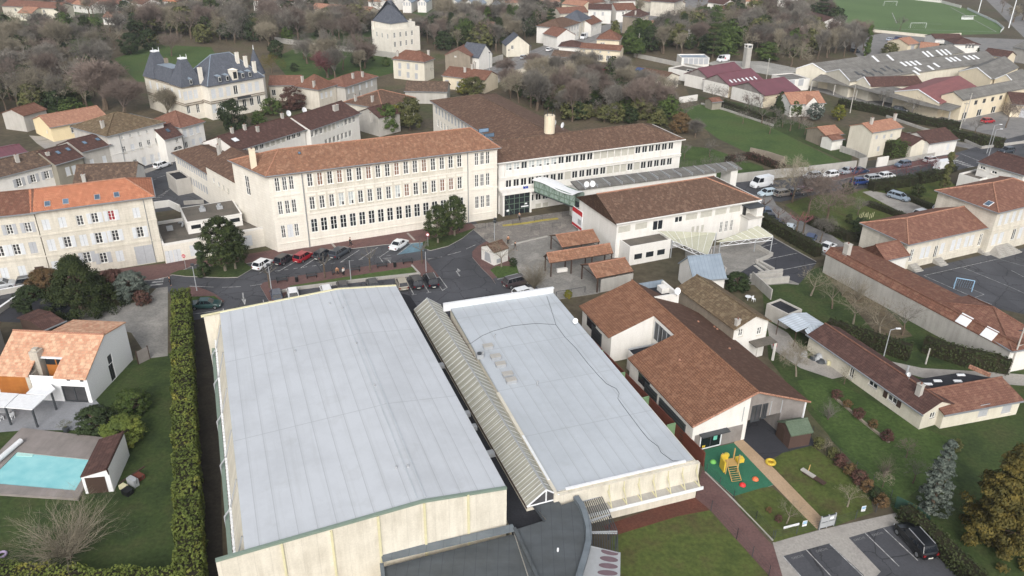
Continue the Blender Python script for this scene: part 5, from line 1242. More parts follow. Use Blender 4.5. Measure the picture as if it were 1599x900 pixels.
b=MB();b.poly([(0,B.W,6.8),(0,0,6.8),(0,B.W/2,9.6)],WHITE);b.build('gable',B.root)
a_=B.at(e(735,648),3.4);c_=B.at(e(958,580),3.4)
b=MB();x0,x1=a_.x,c_.x;y0=min(a_.y,c_.y);b.box(x0,y0,0,x1,-.004,3.3,WHITE)
for x,y,X,Y in((x0,y0,x1,y0+.2),(x0,y0+.2,x0+.2,-.01),(x1-.2,y0+.2,x1,-.01)):b.box(x,y,3.3,X,Y,3.55,WHITE)
b.box(x0+.2,y0+.2,3.3,x1-.2,-.01,3.34,GRAVELROOF)
for p in(e(783,708),e(846,683),e(908,662)):
 u=x0+(x1-x0)*(p[0]-e(735,0)[0])/(e(958,0)[0]-e(735,0)[0]);b.box(u-.75,y0-.04,1.0,u+.75,y0-.004,2.0,GLASS_D);b.box(u-.85,y0-.06,1.98,u+.85,y0-.005,2.1,WHITE)
b.build('lower_block',B.root)
b=MB();x1=B.L;b.box(x1-3.4,-2.2,0,x1-.3,-.004,4.1,WHITE);b.box(x1-3.6,-2.4,4.1,x1-.1,-.004,4.3,GREYW);b.box(x1-1.6,-2.0,4.3,x1-.2,-.01,6.1,WHITE);b.box(x1-3.2,-.6,4.3,x1-2.9,-.01,6.1,BLACK);b.box(x1-3.6,-2.2,6.1,x1+.1,-.01,6.25,DGREY);b.build('stair_tower',B.root)
ub=[B.on(p,'l')for p in(e(380,410),e(437,525))];b=MB()
y1,y0=B.W-ub[0][0],B.W-ub[1][0];y0,y1=min(y0,y1),max(y0,y1)
b.box(-.12,y0,.6,-.004,y1,4.4,WHITEM);b.box(-.14,y0,3.4,-.122,y1,4.3,REDP);b.box(-.14,y0,.7,-.122,y1,1.2,REDP);b.box(-.14,y0+.4,1.6,-.122,y0+1.6,2.6,LGREY);b.build('banner',B.root)
B.slopes.append([Vector((0,B.W-.5,7.0)),Vector((1.5,B.W-.5,7.0)),Vector((1.5,B.W,7.0)),Vector((0,B.W,7.0))])
w0,w1=P(e(385,258),6.6),P(e(1395,148),6.0);w1 .z=w0 .z=6.6
r=thing('covered_walkway','long grey panelled roof of a raised walkway behind the annex','walkway',(w0 .x,w0 .y,0),B.rz);Lw=(w1-w0).length;dv=(w1-w0).normalized();ang=math.atan2(dv.y,dv.x);r.rotation_euler=(0,0,ang)
b=MB();b.slab([(0,-2.2,6.5),(Lw,-2.2,6.5),(Lw,1.6,6.9),(0,1.6,6.9)],.25,FIBRE)
for i in range(14):x=Lw*(i+.5)/14;b.box(x-.04,-2.25,6.35,x+.04,1.6,6.98,LGREY)
b.build('roof',r)
b=MB();b.box(0,-1.9,0,Lw-6,1.4,6.2,WHITE);b.box(Lw-2.4,-1.9,0,Lw-.8,1.4,6.4,WHITE);b.build('wall',r)
for x,y in((1.8,-1.5),(3.4,-1.5)):
 k=B.loc(Vector((w0 .x,w0 .y,0)))
B.dish([e(460,275),e(497,272)],.55)
g0,g1=P(e(165,235),6.0),P(e(420,330),6.0);g0 .z=g1 .z=0;dv=(g1-g0);Lg=dv.length
r=thing('footbridge','green steel framed glass footbridge with a curved pale roof','footbridge',g0,math.atan2(dv.y,dv.x))
b=MB();b.box(0,-1.2,4.0,Lg,1.2,4.25,DGREY);b.build('deck',r)
b=MB()
for sy in(-1.2,1.2):
 for z in(4.3,5.2,6.5):b.tube((0,sy,z),(Lg,sy,z),.08,.08,5,GREENM)
 n=8
 for i in range(n+1):b.tube((Lg*i/n,sy,4.3),(Lg*i/n,sy,6.5),.07,.07,5,GREENM)
 for i in range(n):b.tube((Lg*i/n,sy,4.3 if i%2 else 6.5),(Lg*(i+1)/n,sy,6.5 if i%2 else 4.3),.05,.05,5,GREENM)
b.build('truss',r)
b=MB()
for sy in(-1.14,1.14):b.poly([(0,sy,4.3),(Lg,sy,4.3),(Lg,sy,6.5),(0,sy,6.5)],m_flat('green_tinted_glass',(140,156,148),.1)if sy<0 else MATS['green_tinted_glass'])
b.build('glazing',r)
b=MB();k=14
for i in range(k):
 f=lambda i_:(Lg*i_/k-.4,6.58+.2*math.sin(i_/k*6.283*1.0))
 (xa,za),(xb,zb)=f(i),f(i+1)
 for a0,a1_ in((0,1),(1,2),(2,3)):
  y=lambda j:-1.5+j;h=lambda j:(0,.15,.15,0)[j]
  b.slab([(xa,y(a0),za+h(a0)),(xb,y(a0),zb+h(a0)),(xb,y(a1_),zb+h(a1_)),(xa,y(a1_),za+h(a1_))],.08,WHITEM)
b.build('roof',r)
PRE=[]
for i,(fl,fr_,rl,rr,lb,post)in enumerate(((e(320,645),e(548,610),e(275,568),e(480,527),'red tiled open shelter nearest the annex wall',[e(278,660),e(230,645)]),(e(243,743),e(632,682),e(205,690),e(595,632),'long narrow middle tiled shelter on dark posts',[e(245,820),e(198,770)]),(e(535,838),e(758,795),e(483,752),e(715,705),'red tiled shelter with a rendered wall, nearest the nursery',[e(490,870),e(405,810)]))):
 h0,h1=2.7,3.9
 a_,b_=P(fl,h0),P(fr_,h0);c_,d_=P(rl,h1),P(rr,h1);u=(b_-a_);u.z=0;Lp=u.length;u.normalize();n_=Vector((-u.y,u.x,0));dy=max(1.4,(c_-a_).dot(n_));dx=(c_-a_).dot(u)
 r=thing('tiled_shelter',lb,'shelter',(a_.x,a_.y,0),math.atan2(u.y,u.x),'tiled shelters in the school court');PRE.append(r)
 b=MB();b.slab([(-.2,0,h0),(Lp,0,h0),(Lp,dy,h1),(-.2,dy,h1)],.14,T_SCHOOL,BROWNW);b.slab([(-.2,dy*2,h0),(Lp,dy*2,h0),(Lp,dy,h1),(-.2,dy,h1)],.14,T_SCHOOL,BROWNW);b.tube((-.25,dy,h1+.03),(Lp,dy,h1+.03),.12,.12,6,T_SALMON);b.tube((-.22,0,h0),(-.22,dy,h1),.1,.1,5,T_SALMON);b.build('roof',r)
 for x in([.1,Lp*.5,Lp-.2]if i!=1 else[.1,Lp*.33,Lp*.66,Lp-.2]):
  for y in(.2,dy*2-.2):b=MB();b.box(x-.09,y-.09,0,x+.09,y+.09,h0+.05,BROWNW);b.build('post',r)
 b=MB()
 for x in[Lp*k/4 for k in range(5)]:b.tube((x,.1,h0-.15),(x,dy,h1-.15),.06,.06,4,BROWNW);b.tube((x,dy*2-.1,h0-.15),(x,dy,h1-.15),.06,.06,4,BROWNW);b.tube((x,.2,h0-.2),(x,dy*2-.2,h0-.2),.06,.06,4,BROWNW)
 b.build('rafters',r)
 if i==2:b=MB();b.box(Lp*.1,.0,0,Lp,.2,2.3,CONC);b.box(Lp-.2,.2,0,Lp,dy*2,2.4,CONC);b.build('wall',r)
B=house('kiosk','small white kiosk with a brown roof and grey mural at the car park',s1(308,450),s1(440,405),2.5,d=s1(240,375),wall=WHITE,tile=T_BROWN,roof=('g',.8,'x'),cat='kiosk',oe=.15,og=.1,gutter=False)
b=MB();b.poly([(-.012,B.W*.75,.3),(-.012,B.W*.2,.3),(-.012,B.W*.35,1.9),(-.012,B.W*.7,2.0)],LGREY);b.box(.6,-.012,.3,1.5,-.004,1.1,LGREY);b.build('mural',B.root)
for k,(quad,zs_,lb)in enumerate((((e(912,543),e(1275,555),e(1222,692),e(1000,600)),(4.6,5.4,3.2,3.4),'left ribbed translucent canopy with white trusses beside the annex'),((e(1275,610),e(1535,510),e(1628,575),e(1300,612)),(3.4,5.0,3.4,3.2),'right ribbed translucent canopy on a tall post beside the annex'))):
 pts=[P(p,z)for p,z in zip(quad,zs_)];c0=pts[0].copy();c0 .z=0;r=thing('ribbed_canopy',lb,'canopy',c0,0,'ribbed canopies of the annex yard');pts=[p-c0 for p in pts]
 b=MB();b.slab(pts,.1,POLYP);b.build('panel',r);b=MB()
 for i in range(8):t=i/7;b.tube(pts[0].lerp(pts[1],t)+Vector((0,0,.04)),pts[3].lerp(pts[2],t)+Vector((0,0,.04)),.03,.03,4,WHITEM)
 b.build('rib',r);b=MB()
 for z in(0,-.7):b.tube(pts[3]+Vector((0,0,z-.12)),pts[2]+Vector((0,0,z-.12)),.06,.06,4,WHITEM)
 for i in range(8):t=i/8;b.tube(pts[3].lerp(pts[2],t)+Vector((0,0,-.12-.7*(i%2))),pts[3].lerp(pts[2],t+.125)+Vector((0,0,-.12-.7*((i+1)%2))),.04,.04,4,WHITEM)
 b.build('truss',r)
 for p in(pts[1],pts[2],pts[3]):b=MB();b.tube((p.x,p.y,0),p,.09,.09,6,LGREY);b.build('post',r)
for pts,h,w,lb in((A(s3,(540,635),(845,615)),.9,.3,'upper white retaining wall of the courtyard ramp'),(A(s3,(600,690),(905,665)),1.1,.4,'lower white retaining wall of the courtyard ramp'),(A(s3,(620,605),(848,575)),.7,.3,'thin wedge wall above the courtyard ramp'),(A(s3,(560,660),(740,830)),1.8,.2,'grey concrete garden wall descending from the courtyard'),(A(s3,(600,340),(725,410),(755,420),(700,450),(600,490)),.7,.25,'curved sandy low wall under the canopies'),(A(s3,(160,470),(310,610)),1.6,.2,'pale wall beside the zinc roof')):
 b=MB();band(b,pts,w,0,h,CONC);tag(b.build('low_wall'),lb,'wall')
b=MB()
for i in range(3):band(b,A(s3,(590+i*22,512-i*16),(690+i*38,585-i*16)),.5,0,.15+.12*i,CONC)
tag(b.build('steps'),'dark steps down to the courtyard car park','steps')
t=lambda x,y:q(1,0,x,y)
B=Bld('apartment_house','pale stone apartment house with a bright orange tiled roof and white shutters','apartment house',t(212,420),t(946,325),11.8,c=t(925,262))
AP=B;B.W=9.2
B.win('f',['shut','shut','case','open','red','shut'],[t(288,505),t(390,490),t(500,478),t(592,462),t(696,447),t(852,430)],1.05,1.75);B.win('f',['shut','open','shut','open','open','open'],[t(322,632),t(422,613),t(523,602),t(618,588),t(721,572),t(876,551)],1.1,1.95);B.win('f',['shut','openg','openg','shut'],[t(350,765),t(545,708),t(647,712),t(749,700)],1.15,1.9)
u,z=B.on(t(910,708));B.winl('f','gshut',[(u,1.75)],2.9,3.3,False)
B.walls(STONE2);B.hip(1.9,T_ORANGE,'x',0,3.4,.5,ridge_m=T_SALMON);B.gutter(None,'fr',.5);zt=B.holes['f'][3][1];zm=B.holes['f'][8][1]
B.courses([(zt+zm)/2-.1,zm-1.9],STONE2,'fr',.1,.25);B.pipe([t(925,500)]);B.skylight([t(296,375),t(410,360),t(607,333),t(728,318)],.85,1.2,None,LGREY)
B=Bld('old_apartment_house','pale stone apartment house with weathered brown red tiles and grey shutters','apartment house',(-70,343),t(206,421),11.8,W=AP.W)
B.win('f','openg',[t(60,535),t(175,521)],.95,1.7);B.win('f',['open','open','gshut'],[t(2,672),t(105,660),t(208,648)],1.05,1.9);B.win('f','shut',[t(30,808),t(140,795)],1.05,1.9);B.win('f','shut',[t(-90,550),t(-95,690),t(-80,820)],1.05,1.8)
u,z=B.on(t(248,785));u=min(u,B.L-.9);b=MB();b.box(u-.65,-.05,0,u+.65,-.003,2.5,BROWNW);b.box(u-.3,-.06,1.4,u+.2,-.052,1.8,LGREY);
B.walls(STONE2);b.build('door',B.root);B.gable(1.9,T_OLDRED,'x',.5,.5,.0);B.gutter(None,'f',.5,-.1);B.courses([(zt+zm)/2-.1,zm-1.9],STONE2,'f',.1,.25)
GH='houses along the side street'
h=lambda x,y:s6(x,y)
house('row_house','white row house with grey open shutters and brown mottled tiles at the left edge',h(-160,655),h(418,508),5.6,W=9,tile=T_WEATH,roof=('g',1.9,'x'),wins=[('f','openg',[h(145,655),h(252,625),h(355,597)],1.05,1.7)],group=GH,chim=[h(135,500),h(370,480)])
house('row_house','olive grey row house with arched white shutters and a dark red tiled roof',h(420,520),h(622,462),5.8,W=9,tile=T_DARK,wall=OLIVEW,roof=('g',1.9,'x'),wins=[('f','shut',[h(515,570),h(562,558)],1.0,1.8)],group=GH,sky=[h(440,430),h(515,405)])
house('row_house','pale grey row house with two small white windows and dark red tiles',h(622,425),h(832,370),6.6,W=9,tile=T_DARK,wall=GREYW,roof=('g',1.6,'x'),wins=[('f',['shut','shut'],[h(698,507),h(791,480)],.9,1.6)],group=GH,sky=[h(640,355),h(740,330)])
B=house('town_house','tall white town house of three floors under a mossy hipped roof',h(808,305),h(1232,200),8.6,W=13,tile=T_MOSS,roof=('h',2.6,'x'),wins=[('f','case',(h(925,320),h(1172,250),5),.6,.8),('f',['case','shut','case','case','case'],(h(942,410),h(1188,340),5),.9,1.6),('f',['case','shut','shut','shut'],[h(1028,512),h(1095,505),h(1155,475),h(1212,458)],1.0,2.0)],group=GH,mats={'l':GREYW},chim=[h(780,240)])
B.courses([4.2],WHITE,'f',.08,.2);B.pipe([h(935,460)])
house('row_house','narrow white house with a maroon tiled roof and fan light beside the town house',h(1245,330),h(1372,296),5.6,W=7,tile=T_DARK,roof=('g',2.0,'x'),wins=[('f','case',[h(1340,335)],.8,1.0),('f','arch',[h(1348,395)],2.4,.9)],group=GH,sky=[h(1270,262)])
house('corner_house','white corner house with a brown hipped roof and pale shutters near the mansion',h(1372,240),h(1535,196),6.8,d=h(1215,172),tile=T_RED,roof=('h',2.4,'x'),wins=[('f','shut',[h(1400,285),h(1447,270),h(1497,252)],1.0,1.9),('f',['dark','shut','shut'],[h(1412,370),h(1465,350),h(1520,338)],.9,1.5)],group=GH)
house('yellow_house','yellow bungalow with a salmon tiled gable roof behind the side street',h(380,240),h(812,160),3.6,d=h(262,175),wall=YELLOWW,tile=T_SALMON,roof=('g',1.8,'x'),wins=[('f','case',[h(565,245)],1.9,2.0),('f','dark',[h(680,195)],1.0,.8),('l','dark',[h(355,268)],.7,.8)],group=GH)
house('tiled_barn','low building with old brown tiles close behind the orange roofed apartments',h(560,665),h(1018,640),5.2,W=9,tile=T_WEATH,wall=WHITE,roof=('g',2.2,'x'),group=GH,chim=[h(640,650)])
B=house('metal_shed','long shed with a burgundy metal roof at the left edge',h(-120,490),h(200,425),3.6,W=8,tile=BURGUNDY,roof=('g',.8,'x'),group=GH,cat='shed')
house('stone_outbuilding','ruined looking grey stone outbuilding at the edge of the wood',h(15,130),h(175,150),4.2,W=7,wall=GREYW,tile=T_OLDRED,roof=('g',1.2,'y'),group=GH,cat='outbuilding')
B=Bld('modern_house','modern white house with a mixed pink tiled roof and a timber clad corner','house',f6(-45,517),f6(672,552),3.7,d=f6(190,60))
L=B.L;yr=None;c=B.at(f6(845,222),6.6);yr=c.y;bk=B.at(f6(1060,132),5.6);Wd=bk.y;B.W=Wd
zr,zb=6.6,5.6
zf=lambda y:3.7+(zr-3.7)*y/yr
xa,xb=B.at(f6(232,525),3.7).x,B.at(f6(425,537),3.7).x;yn=yr*.42
xl=B.at(f6(420,178),6.5).x
b=MB();T=.16
for x0,y0,x1,y1 in((-.2,-.3,xa,yn),(xb,-.3,L+.1,yn),(-.2,yn,L+.1,yr)):b.slab([(x0,y0,zf(y0)+T),(x1,y0,zf(y0)+T),(x1,y1,zf(y1)+T),(x0,y1,zf(y1)+T)],.15,T_MIX)
b.slab([(xl,yr,zr+T),(L+.1,yr,zr+T),(L+.1,Wd+.2,zb+T),(xl,Wd+.2,zb+T)],.15,T_MIX)
b.tube((-.2,yr,zr+T+.02),(L+.1,yr,zr+T+.02),.14,.14,6,T_SALMON)
B.slopes=[[Vector((0,0,3.7)),Vector((L,0,3.7)),Vector((L,yr,zr)),Vector((0,yr,zr))]];B.roof=b.build('roof',B.root)
B.win('r','dgrey',[f6(848,362)],1.0,2.9,False);B.win('r','dgrey',[f6(885,530)],1.1,2.4,False)
u0=B.on(f6(498,700))[0];u1=L-.5
B.winl('f','dgrey',[((u0+u1)/2,1.2)],u1-u0,2.3,False)
B.walls(PUREWHITE,'fr',z1=3.7);b=MB();b.poly([(L,0,3.7),(L,Wd,3.7),(L,Wd,zb),(L,yr,zr),(L,yr,zr)][:4],PUREWHITE);b.poly([(0,0,0),(0,0,3.7),(0,yr,zr),(0,yr,0)],PUREWHITE);b.poly([(xl,yr,0),(xl,yr,zr),(xl,Wd,zb),(xl,Wd,0)],PUREWHITE);b.poly([(0,yr,0),(0,yr,zr),(xl,yr,zr),(xl,yr,0)],PUREWHITE);b.poly([(L,Wd,0),(xl,Wd,0),(xl,Wd,zb),(L,Wd,zb)],PUREWHITE);b.build('gable',B.root)
b=MB();b.box(.1,-.06,0,xa-.1,-.004,3.75,OWOOD);b.box(xa+.9,yn,2.2,xb,yn+.1,zf(yn)-1.0,OWOOD);b.build('timber_cladding',B.root)
b=MB();b.box(xa-.5,-.1,0,xa+.0,yn,zf(0)-.15,PALEST);b.box(xa-.55,yn-.6,0,xa+.55,yn+.6,zf(yn)+1.0,PALEST);b.box(xa-.3,yn-.3,zf(yn)+1.0,xa+.3,yn+.3,zf(yn)+1.3,PALEST);b.build('stone_chimney',B.root)
b=MB();b.box(xa+.9,yn-.03,zf(yn)-1.0,xb,yn+.05,zf(yn)-.05,GLASS_D);b.box(xa+.6,yn-.25,zf(yn)-.02,xb+.1,yn+.1,zf(yn)+.16,WHITEM);b.box((xa+xb)/2+.6,yn-.06,zf(yn)-1.0,(xa+xb)/2+.75,yn-.032,zf(yn),OWOOD);b.build('window',B.root)
for p in(f6(535,565),f6(640,573)):u,z=B.on(p);b=MB();b.box(u-.18,-.12,z-.1,u+.18,-.003,z+.1,DGREY);b.build('wall_lamp',B.root)
r=thing('terrace_canopy','white panelled flat canopy on dark posts over the terrace of the modern house','canopy',P(f6(250,795),0));o=P(f6(250,795),0)
for quad in((f6(203,671),f6(345,543),f6(432,638),f6(366,688)),(f6(40,780),f6(152,676),f6(366,692),f6(250,798)),(f6(-170,775),f6(-60,660),f6(146,674),f6(34,779))):
 b=MB();b.slab([P(p,2.65)-o for p in quad],.12,WHITEM);b.build('panel',r)
for p in(f6(250,798),f6(400,665),f6(40,780),f6(-170,775)):c=P(p,2.6)-o;b=MB();b.box(c.x-.09,c.y-.09,0,c.x+.09,c.y+.09,2.55,DGREY);b.build('post',r)
t3=lambda x,y:q(3,0,x,y)
B=house('pool_house','small white pool house with a dark brown single pitch roof',t3(505,280),t3(682,265),2.3,c=t3(872,36),wall=PUREWHITE,tile=T_DARK,roof=('g',.7,'y'),pos=.96,cat='pool house',gutter=False,oe=.0,og=.15)
b=MB();b.box(.3,-.03,0,B.L-.5,-.003,2.1,BROWNW);b.build('plank_front',B.root);b=MB();b.poly([(B.L+.015,0,0),(B.L+.015,B.W,0),(B.L+.015,B.W,3.02),(B.L+.015,0,3.02)],PUREWHITE);b.build('side_wall',B.root)
B=house('stone_barn','grey rendered barn with a brown roof left behind the modern house',f6(-420,235),f6(-60,195),3.6,c=f6(262,92),wall=CONC,tile=T_WEATH,roof=('g',1.0,'y'),cat='barn',wins=[('r','gshut',[f6(70,285)],.8,1.2)])
B=house('lean_to','low brown tiled lean-to beside the grey barn',f6(345,175),f6(490,112),2.4,W=6,wall=BROWNW,tile=T_DARK,roof=('g',.5,'x'),cat='shed')
for pts,lb in(([(-20,464),(0,461),(50,451)],'long white coping wall at the far left edge of the ramp'),([(-20,502),(0,489),(36,464)],'white ramp wall at the left edge beside the bushes')):
 b=MB();band(b,pts,.4,0,.9,GREYW,WHITEM);tag(b.build('ramp_wall'),lb,'wall')
m=lambda x,y:s5(x,y)
B=Bld('primary_school','pale primary school hall with paired shuttered windows under a red hipped roof','school',m(522,692),m(1186,548),4.9,d=m(192,562))
B.W=9.8;
B.win('f','shut',[m(638,770),m(680,760),m(800,732),m(890,705),m(938,693),m(1002,675),m(1045,665)],1.0,2.1);B.win('f',['case','dark','case'],[m(548,790),m(748,760),m(1118,660)],.9,2.4,False)
B.walls(STONE2);B.hip(2.0,T_RED,'x',4.4,0,.45,ridge_m=T_SALMON);B.gutter(None,'fl',.45);B.courses([1.0],STONE2,'f',.08,.18)
for p in(m(548,870),m(748,840),m(1118,760)):
 u,z=B.on(p);b=MB()
 for i in range(4):b.box(u-.9,-.45*(i+1),0,u+.9,-.45*i-.002,.8-.2*i,CONC)
 b.build('steps',B.root)
B=Bld('school_house','taller two storey pale school house with a red hipped roof at the right edge','school',m(1262,428),m(1780,305),8.2,d=m(862,290))
B.W=11.8
B.win('f','shut',(m(1285,497),m(1700,395),9),.95,2.1);B.win('f',['shut','shut',None,'dark','shut',None,'shut','shut',None,'shut'],(m(1235,650),m(1700,545),10),1.1,2.2)
B.walls(STONE2);B.hip(2.4,T_RED,'x',None,None,.5,ridge_m=T_SALMON);B.gutter(None,'fl',.5);B.courses([4.0,4.4],STONE2,'fl',.1,.2);B.skylight([m(1185,362)],1.1,1.4,None,WHITEM)
c0=B.at(m(1345,792),0);b=MB()
for i in range(7):b.box(c0 .x-2.6+i*.22,c0 .y-.2+i*.32,0,c0 .x+3.6-i*.22,-.01,.18*(i+1),CONC)
b.build('steps',B.root)
B=Bld('long_playground_shed','long low tiled playground shed behind a grey garden wall','school',(1290,397),(1578,549),3.4,c=(1533,481),zp=3.4)
B.W=min(max(B.W,5),8);B.walls(CONC,mats={'r':WHITE});B.gable(.9,T_OLDRED,'x',.12,.05,.2);B.skylight([q(2,3,1228,200),q(2,3,1385,285)],1.8,1.6,WHITEM,WHITEM);B.chimney([q(1,3,490,690)],1.0,.8,1.8)
house('corner_shed','hip roofed white shed at the right end of the long playground shed',q(2,3,1528,388),q(2,3,1760,345),3.6,W=14,tile=T_RED,roof=('h',2.2,'x'),cat='school',oe=.3)
house('school_annex','low red tiled connecting wing beside the primary school hall',m(335,828),m(515,790),3.4,d=m(140,735),tile=T_RED,roof=('h',1.6,'x'),cat='school',i0=0,i1=.01,oe=.25)
z2=lambda x,y:q(2,3,x,y)
B=house('long_farmhouse','long low cream farmhouse with dark red tiles and brown shutters',z2(262,292),z2(972,782),2.4,W=5,wall=CREAM,tile=T_DARK,roof=('g',1.1,'x'),wins=[('f','dark',[z2(657,600)],1.5,.95),('f','dark',[z2(522,530)],.8,1.6),('r','dark',[z2(1030,795)],.9,.9),('f','case',[z2(779,684)],1.5,1.4)],og=.15,ridge_m=T_RED,chim=[z2(940,665)])
u,z=B.on(z2(779,684))
for s_ in(-1,1):b=MB();b.box(u+s_*1.1-.3,-.06,z-.7,u+s_*1.1+.3,-.003,z+.7,BROWNW);b.build('shutter',B.root)
B.dish([z2(880,570)],.3);b=MB();c,n=B.onroof(z2(865,540));b.tube((c.x,c.y,c.z-.3),(c.x,c.y,c.z+1.3),.14,.14,8,LGREY,True);b.build('flue',B.roof)
house('farm_annex','cream farm annex with a bright red single pitch tiled roof',z2(1102,786),z2(1582,698),2.2,d=z2(1035,662),wall=CREAM,tile=T_RED,roof=('g',.9,'x'),pos=.92,cat='building',wins=[('f','gshut',[z2(1350,765),z2(1495,745)],1.4,1.7)])
r=thing('flat_roofed_extension','flat black felt roof between the farmhouse and its red roofed annex','building');b=MB();b.prism([P(p,2.5)for p in(z2(905,575),z2(1200,528),z2(1465,572),z2(1035,655))],0,2.5,CONC,BITUMEN_D);b.build('block',r)
for p in(z2(1000,602),z2(1060,582),z2(1185,583),z2(1205,545)):c=P(p,2.5);b=MB();b.box(c.x-.5,c.y-.2,2.5,c.x+.5,c.y+.2,2.62,WHITEM);b.build('roof_patch',r)
b=MB();band(b,[P(p,2.5)for p in(z2(1255,500),z2(1385,555))],.3,0,3.0,T_SALMON);b.build('parapet',r)
r=thing('carport','open carport with a pale corrugated metal roof','carport',P(z2(180,275),0));o=P(z2(180,275),0)
b=MB();b.slab([P(z2(62,196),2.6)-o,P(z2(180,273),2.6)-o,P(z2(275,232),3.0)-o,P(z2(160,155),3.0)-o],.06,CORRUG);b.slab([P(z2(275,232),3.0)-o,P(z2(160,155),3.0)-o,P(z2(240,153),2.6)-o,P(z2(378,240),2.6)-o],.06,CORRUG);b.slab([P(z2(230,262),2.6)-o,P(z2(250,288),2.5)-o,P(z2(350,240),2.7)-o,P(z2(280,226),2.8)-o],.06,CORRUG);b.build('roof',r)
for p in(z2(68,198),z2(178,272),z2(240,155),z2(370,240)):c=P(p,2.5)-o;b=MB();b.tube((c.x,c.y,0),(c.x,c.y,2.5),.07,.07,5,BROWNW);b.build('post',r)
b=MB();a_,c_=P(z2(165,160),2.4)-o,P(z2(365,245),2.4)-o;a_.z=c_.z=0;band(b,[a_,c_],.12,0,2.4,GWOOD);b.build('back_wall',r)
house('flat_shed','small shed with a dark flat roof beside the carport',z2(130,168),z2(215,135),2.4,d=z2(18,90),wall=GREYW,tile=BITUMEN_D,roof=('f',.05),cat='shed',gutter=False)
B=house('garden_shed','dark wooden garden shed with a green felt roof beside the nursery',n4(872,672),n4(1056,640),2.0,d=n4(745,562),wall=m_lines('dark_shed_boards',(84,66,60),(58,46,42),.16,.025,'y',.85),tile=m_noise('green_felt',[(84,98,82),(96,108,92)],.8,6,.2),roof=('g',.75,'x'),cat='shed',gutter=False,oe=.2,og=.1)
b=MB();b.box(-.04,1.0,.05,-.004,2.6,1.9,BROWNW);b.build('door',B.root)
def frustum(B,x0,y0,x1,y1,z,ins,hh,m,crest=True,name='roof',over=.3):
 b=MB();a=[(x0-over,y0-over,z),(x1+over,y0-over,z),(x1+over,y1+over,z),(x0-over,y1+over,z)];t=[(x0+ins,y0+ins,z+hh),(x1-ins,y0+ins,z+hh),(x1-ins,y1-ins,z+hh),(x0+ins,y1-ins,z+hh)]
 for i in range(4):b.poly([a[i],a[(i+1)%4],t[(i+1)%4],t[i]],m)
 b.poly(t,ZINC);b.poly(a[::-1],m)
 B.slopes+=[[Vector(a[i]),Vector(a[(i+1)%4]),Vector(t[(i+1)%4]),Vector(t[i])]for i in range(4)]
 r=b.build(name,B.root);B.roof=r
 if crest:
  b=MB()
  for i in range(4):
   p,q_=Vector(t[i]),Vector(t[(i+1)%4]);b.tube(p+Vector((0,0,.15)),q_+Vector((0,0,.15)),.2,.2,5,WHITEM)
  for i in(0,1):b.tube(Vector(t[i]),Vector(t[i])+Vector((0,0,1.3)),.12,.05,5,WHITEM)
  b.build('crest',r)
 return r
def dormers(B,ps,w=1.0,hh=1.3,m=None,fm=None):
 for p in ps:
  c,n=B.onroof(p);b=MB();b.box(c.x-w/2,c.y-.6,c.z-.4,c.x+w/2,c.y+1.4,c.z+hh,m or T_SLATE);b.box(c.x-w*.3,c.y-.66,c.z,c.x+w*.3,c.y-.6,c.z+hh*.8,GLASS_D);b.box(c.x-w*.38,c.y-.64,c.z-.1,c.x+w*.38,c.y-.6,c.z+hh*.9,FRAME if fm is None else fm);b.poly([(c.x-w*.6,c.y-.7,c.z+hh),(c.x+w*.6,c.y-.7,c.z+hh),(c.x+w*.6,c.y+1.4,c.z+hh+.02),(c.x,c.y+.3,c.z+hh+.5),(c.x-w*.6,c.y+1.4,c.z+hh+.02)],m or ZINC);b.build('dormer',B.roof)
B=Bld('slate_mansion','large pale stone mansion with blue slate roofs, dormers and tall chimneys','mansion',f5(830,490),f5(1400,392),9.4,W=13)
B.win('f',['shut','shut','shut','dark','shut','shut','shut'],(f5(890,580),f5(1342,497),7),1.3,2.5,False);B.win('f',['shut','shut','shut','dark','dark','dark','dark'],(f5(900,735),f5(1362,640),7),1.2,2.4,False)
B.walls(STONE);B.hip(6.2,T_SLATE,'x',B.L*.33,B.L*.33,.4,ridge_m=ZINC);B.courses([4.3,4.8,9.0],RUBBLE,'flr',.14,.24)
B.chimney([f5(765,450)],1.0,.7,3.6,STONE);B.chimney([f5(1140,250),f5(1228,290),f5(1318,345)],.9,.7,2.6,STONE);dormers(B,[f5(945,445),f5(1025,432),f5(1185,405),f5(1258,392)]);dormers(B,[f5(1105,415)],1.7,2.2,STONE,STONE2)
b=MB();u,z=B.on(f5(1200,585));b.box(u-2.6,-1.2,4.3,u+1.6,-.002,4.5,CONC);b.box(u-2.6,-1.2,4.5,u+1.6,-1.12,5.2,DGREY);b.build('balcony',B.root)
b=MB();c=B.at(f5(1430,365),9.6);b.tube((c.x-1.8,c.y+1.8,0),(c.x-1.8,c.y+1.8,9.6),2.2,2.2,14,STONE);b.tube((c.x-1.8,c.y+1.8,9.6),(c.x-1.8,c.y+1.8,16.4),2.5,.05,14,T_SLATE);b.tube((c.x-1.8,c.y+1.8,16),(c.x-1.8,c.y+1.8,17.4),.15,.05,5,WHITEM);b.build('turret',B.root)
B2=Bld('mansion_wing','side wing of the slate mansion with two truncated slate towers','mansion',f5(560,515),f5(770,478),9.0,d=f5(165,395))
B=B2
B.win('f','shut',[f5(598,600),f5(650,590),f5(705,580)],1.1,2.3,False);B.win('f',['dark','case'],[f5(630,740),f5(728,730)],1.0,2.4,False);B.win('l','shut',(f5(540,595),f5(230,470),5),1.1,2.2,False)
B.walls(STONE2,mats={'f':STONE});B.courses([4.0,4.5,8.7],RUBBLE,'fl',.14,.24);L,Wd=B.L,B.W;k=min(L,Wd*.4)
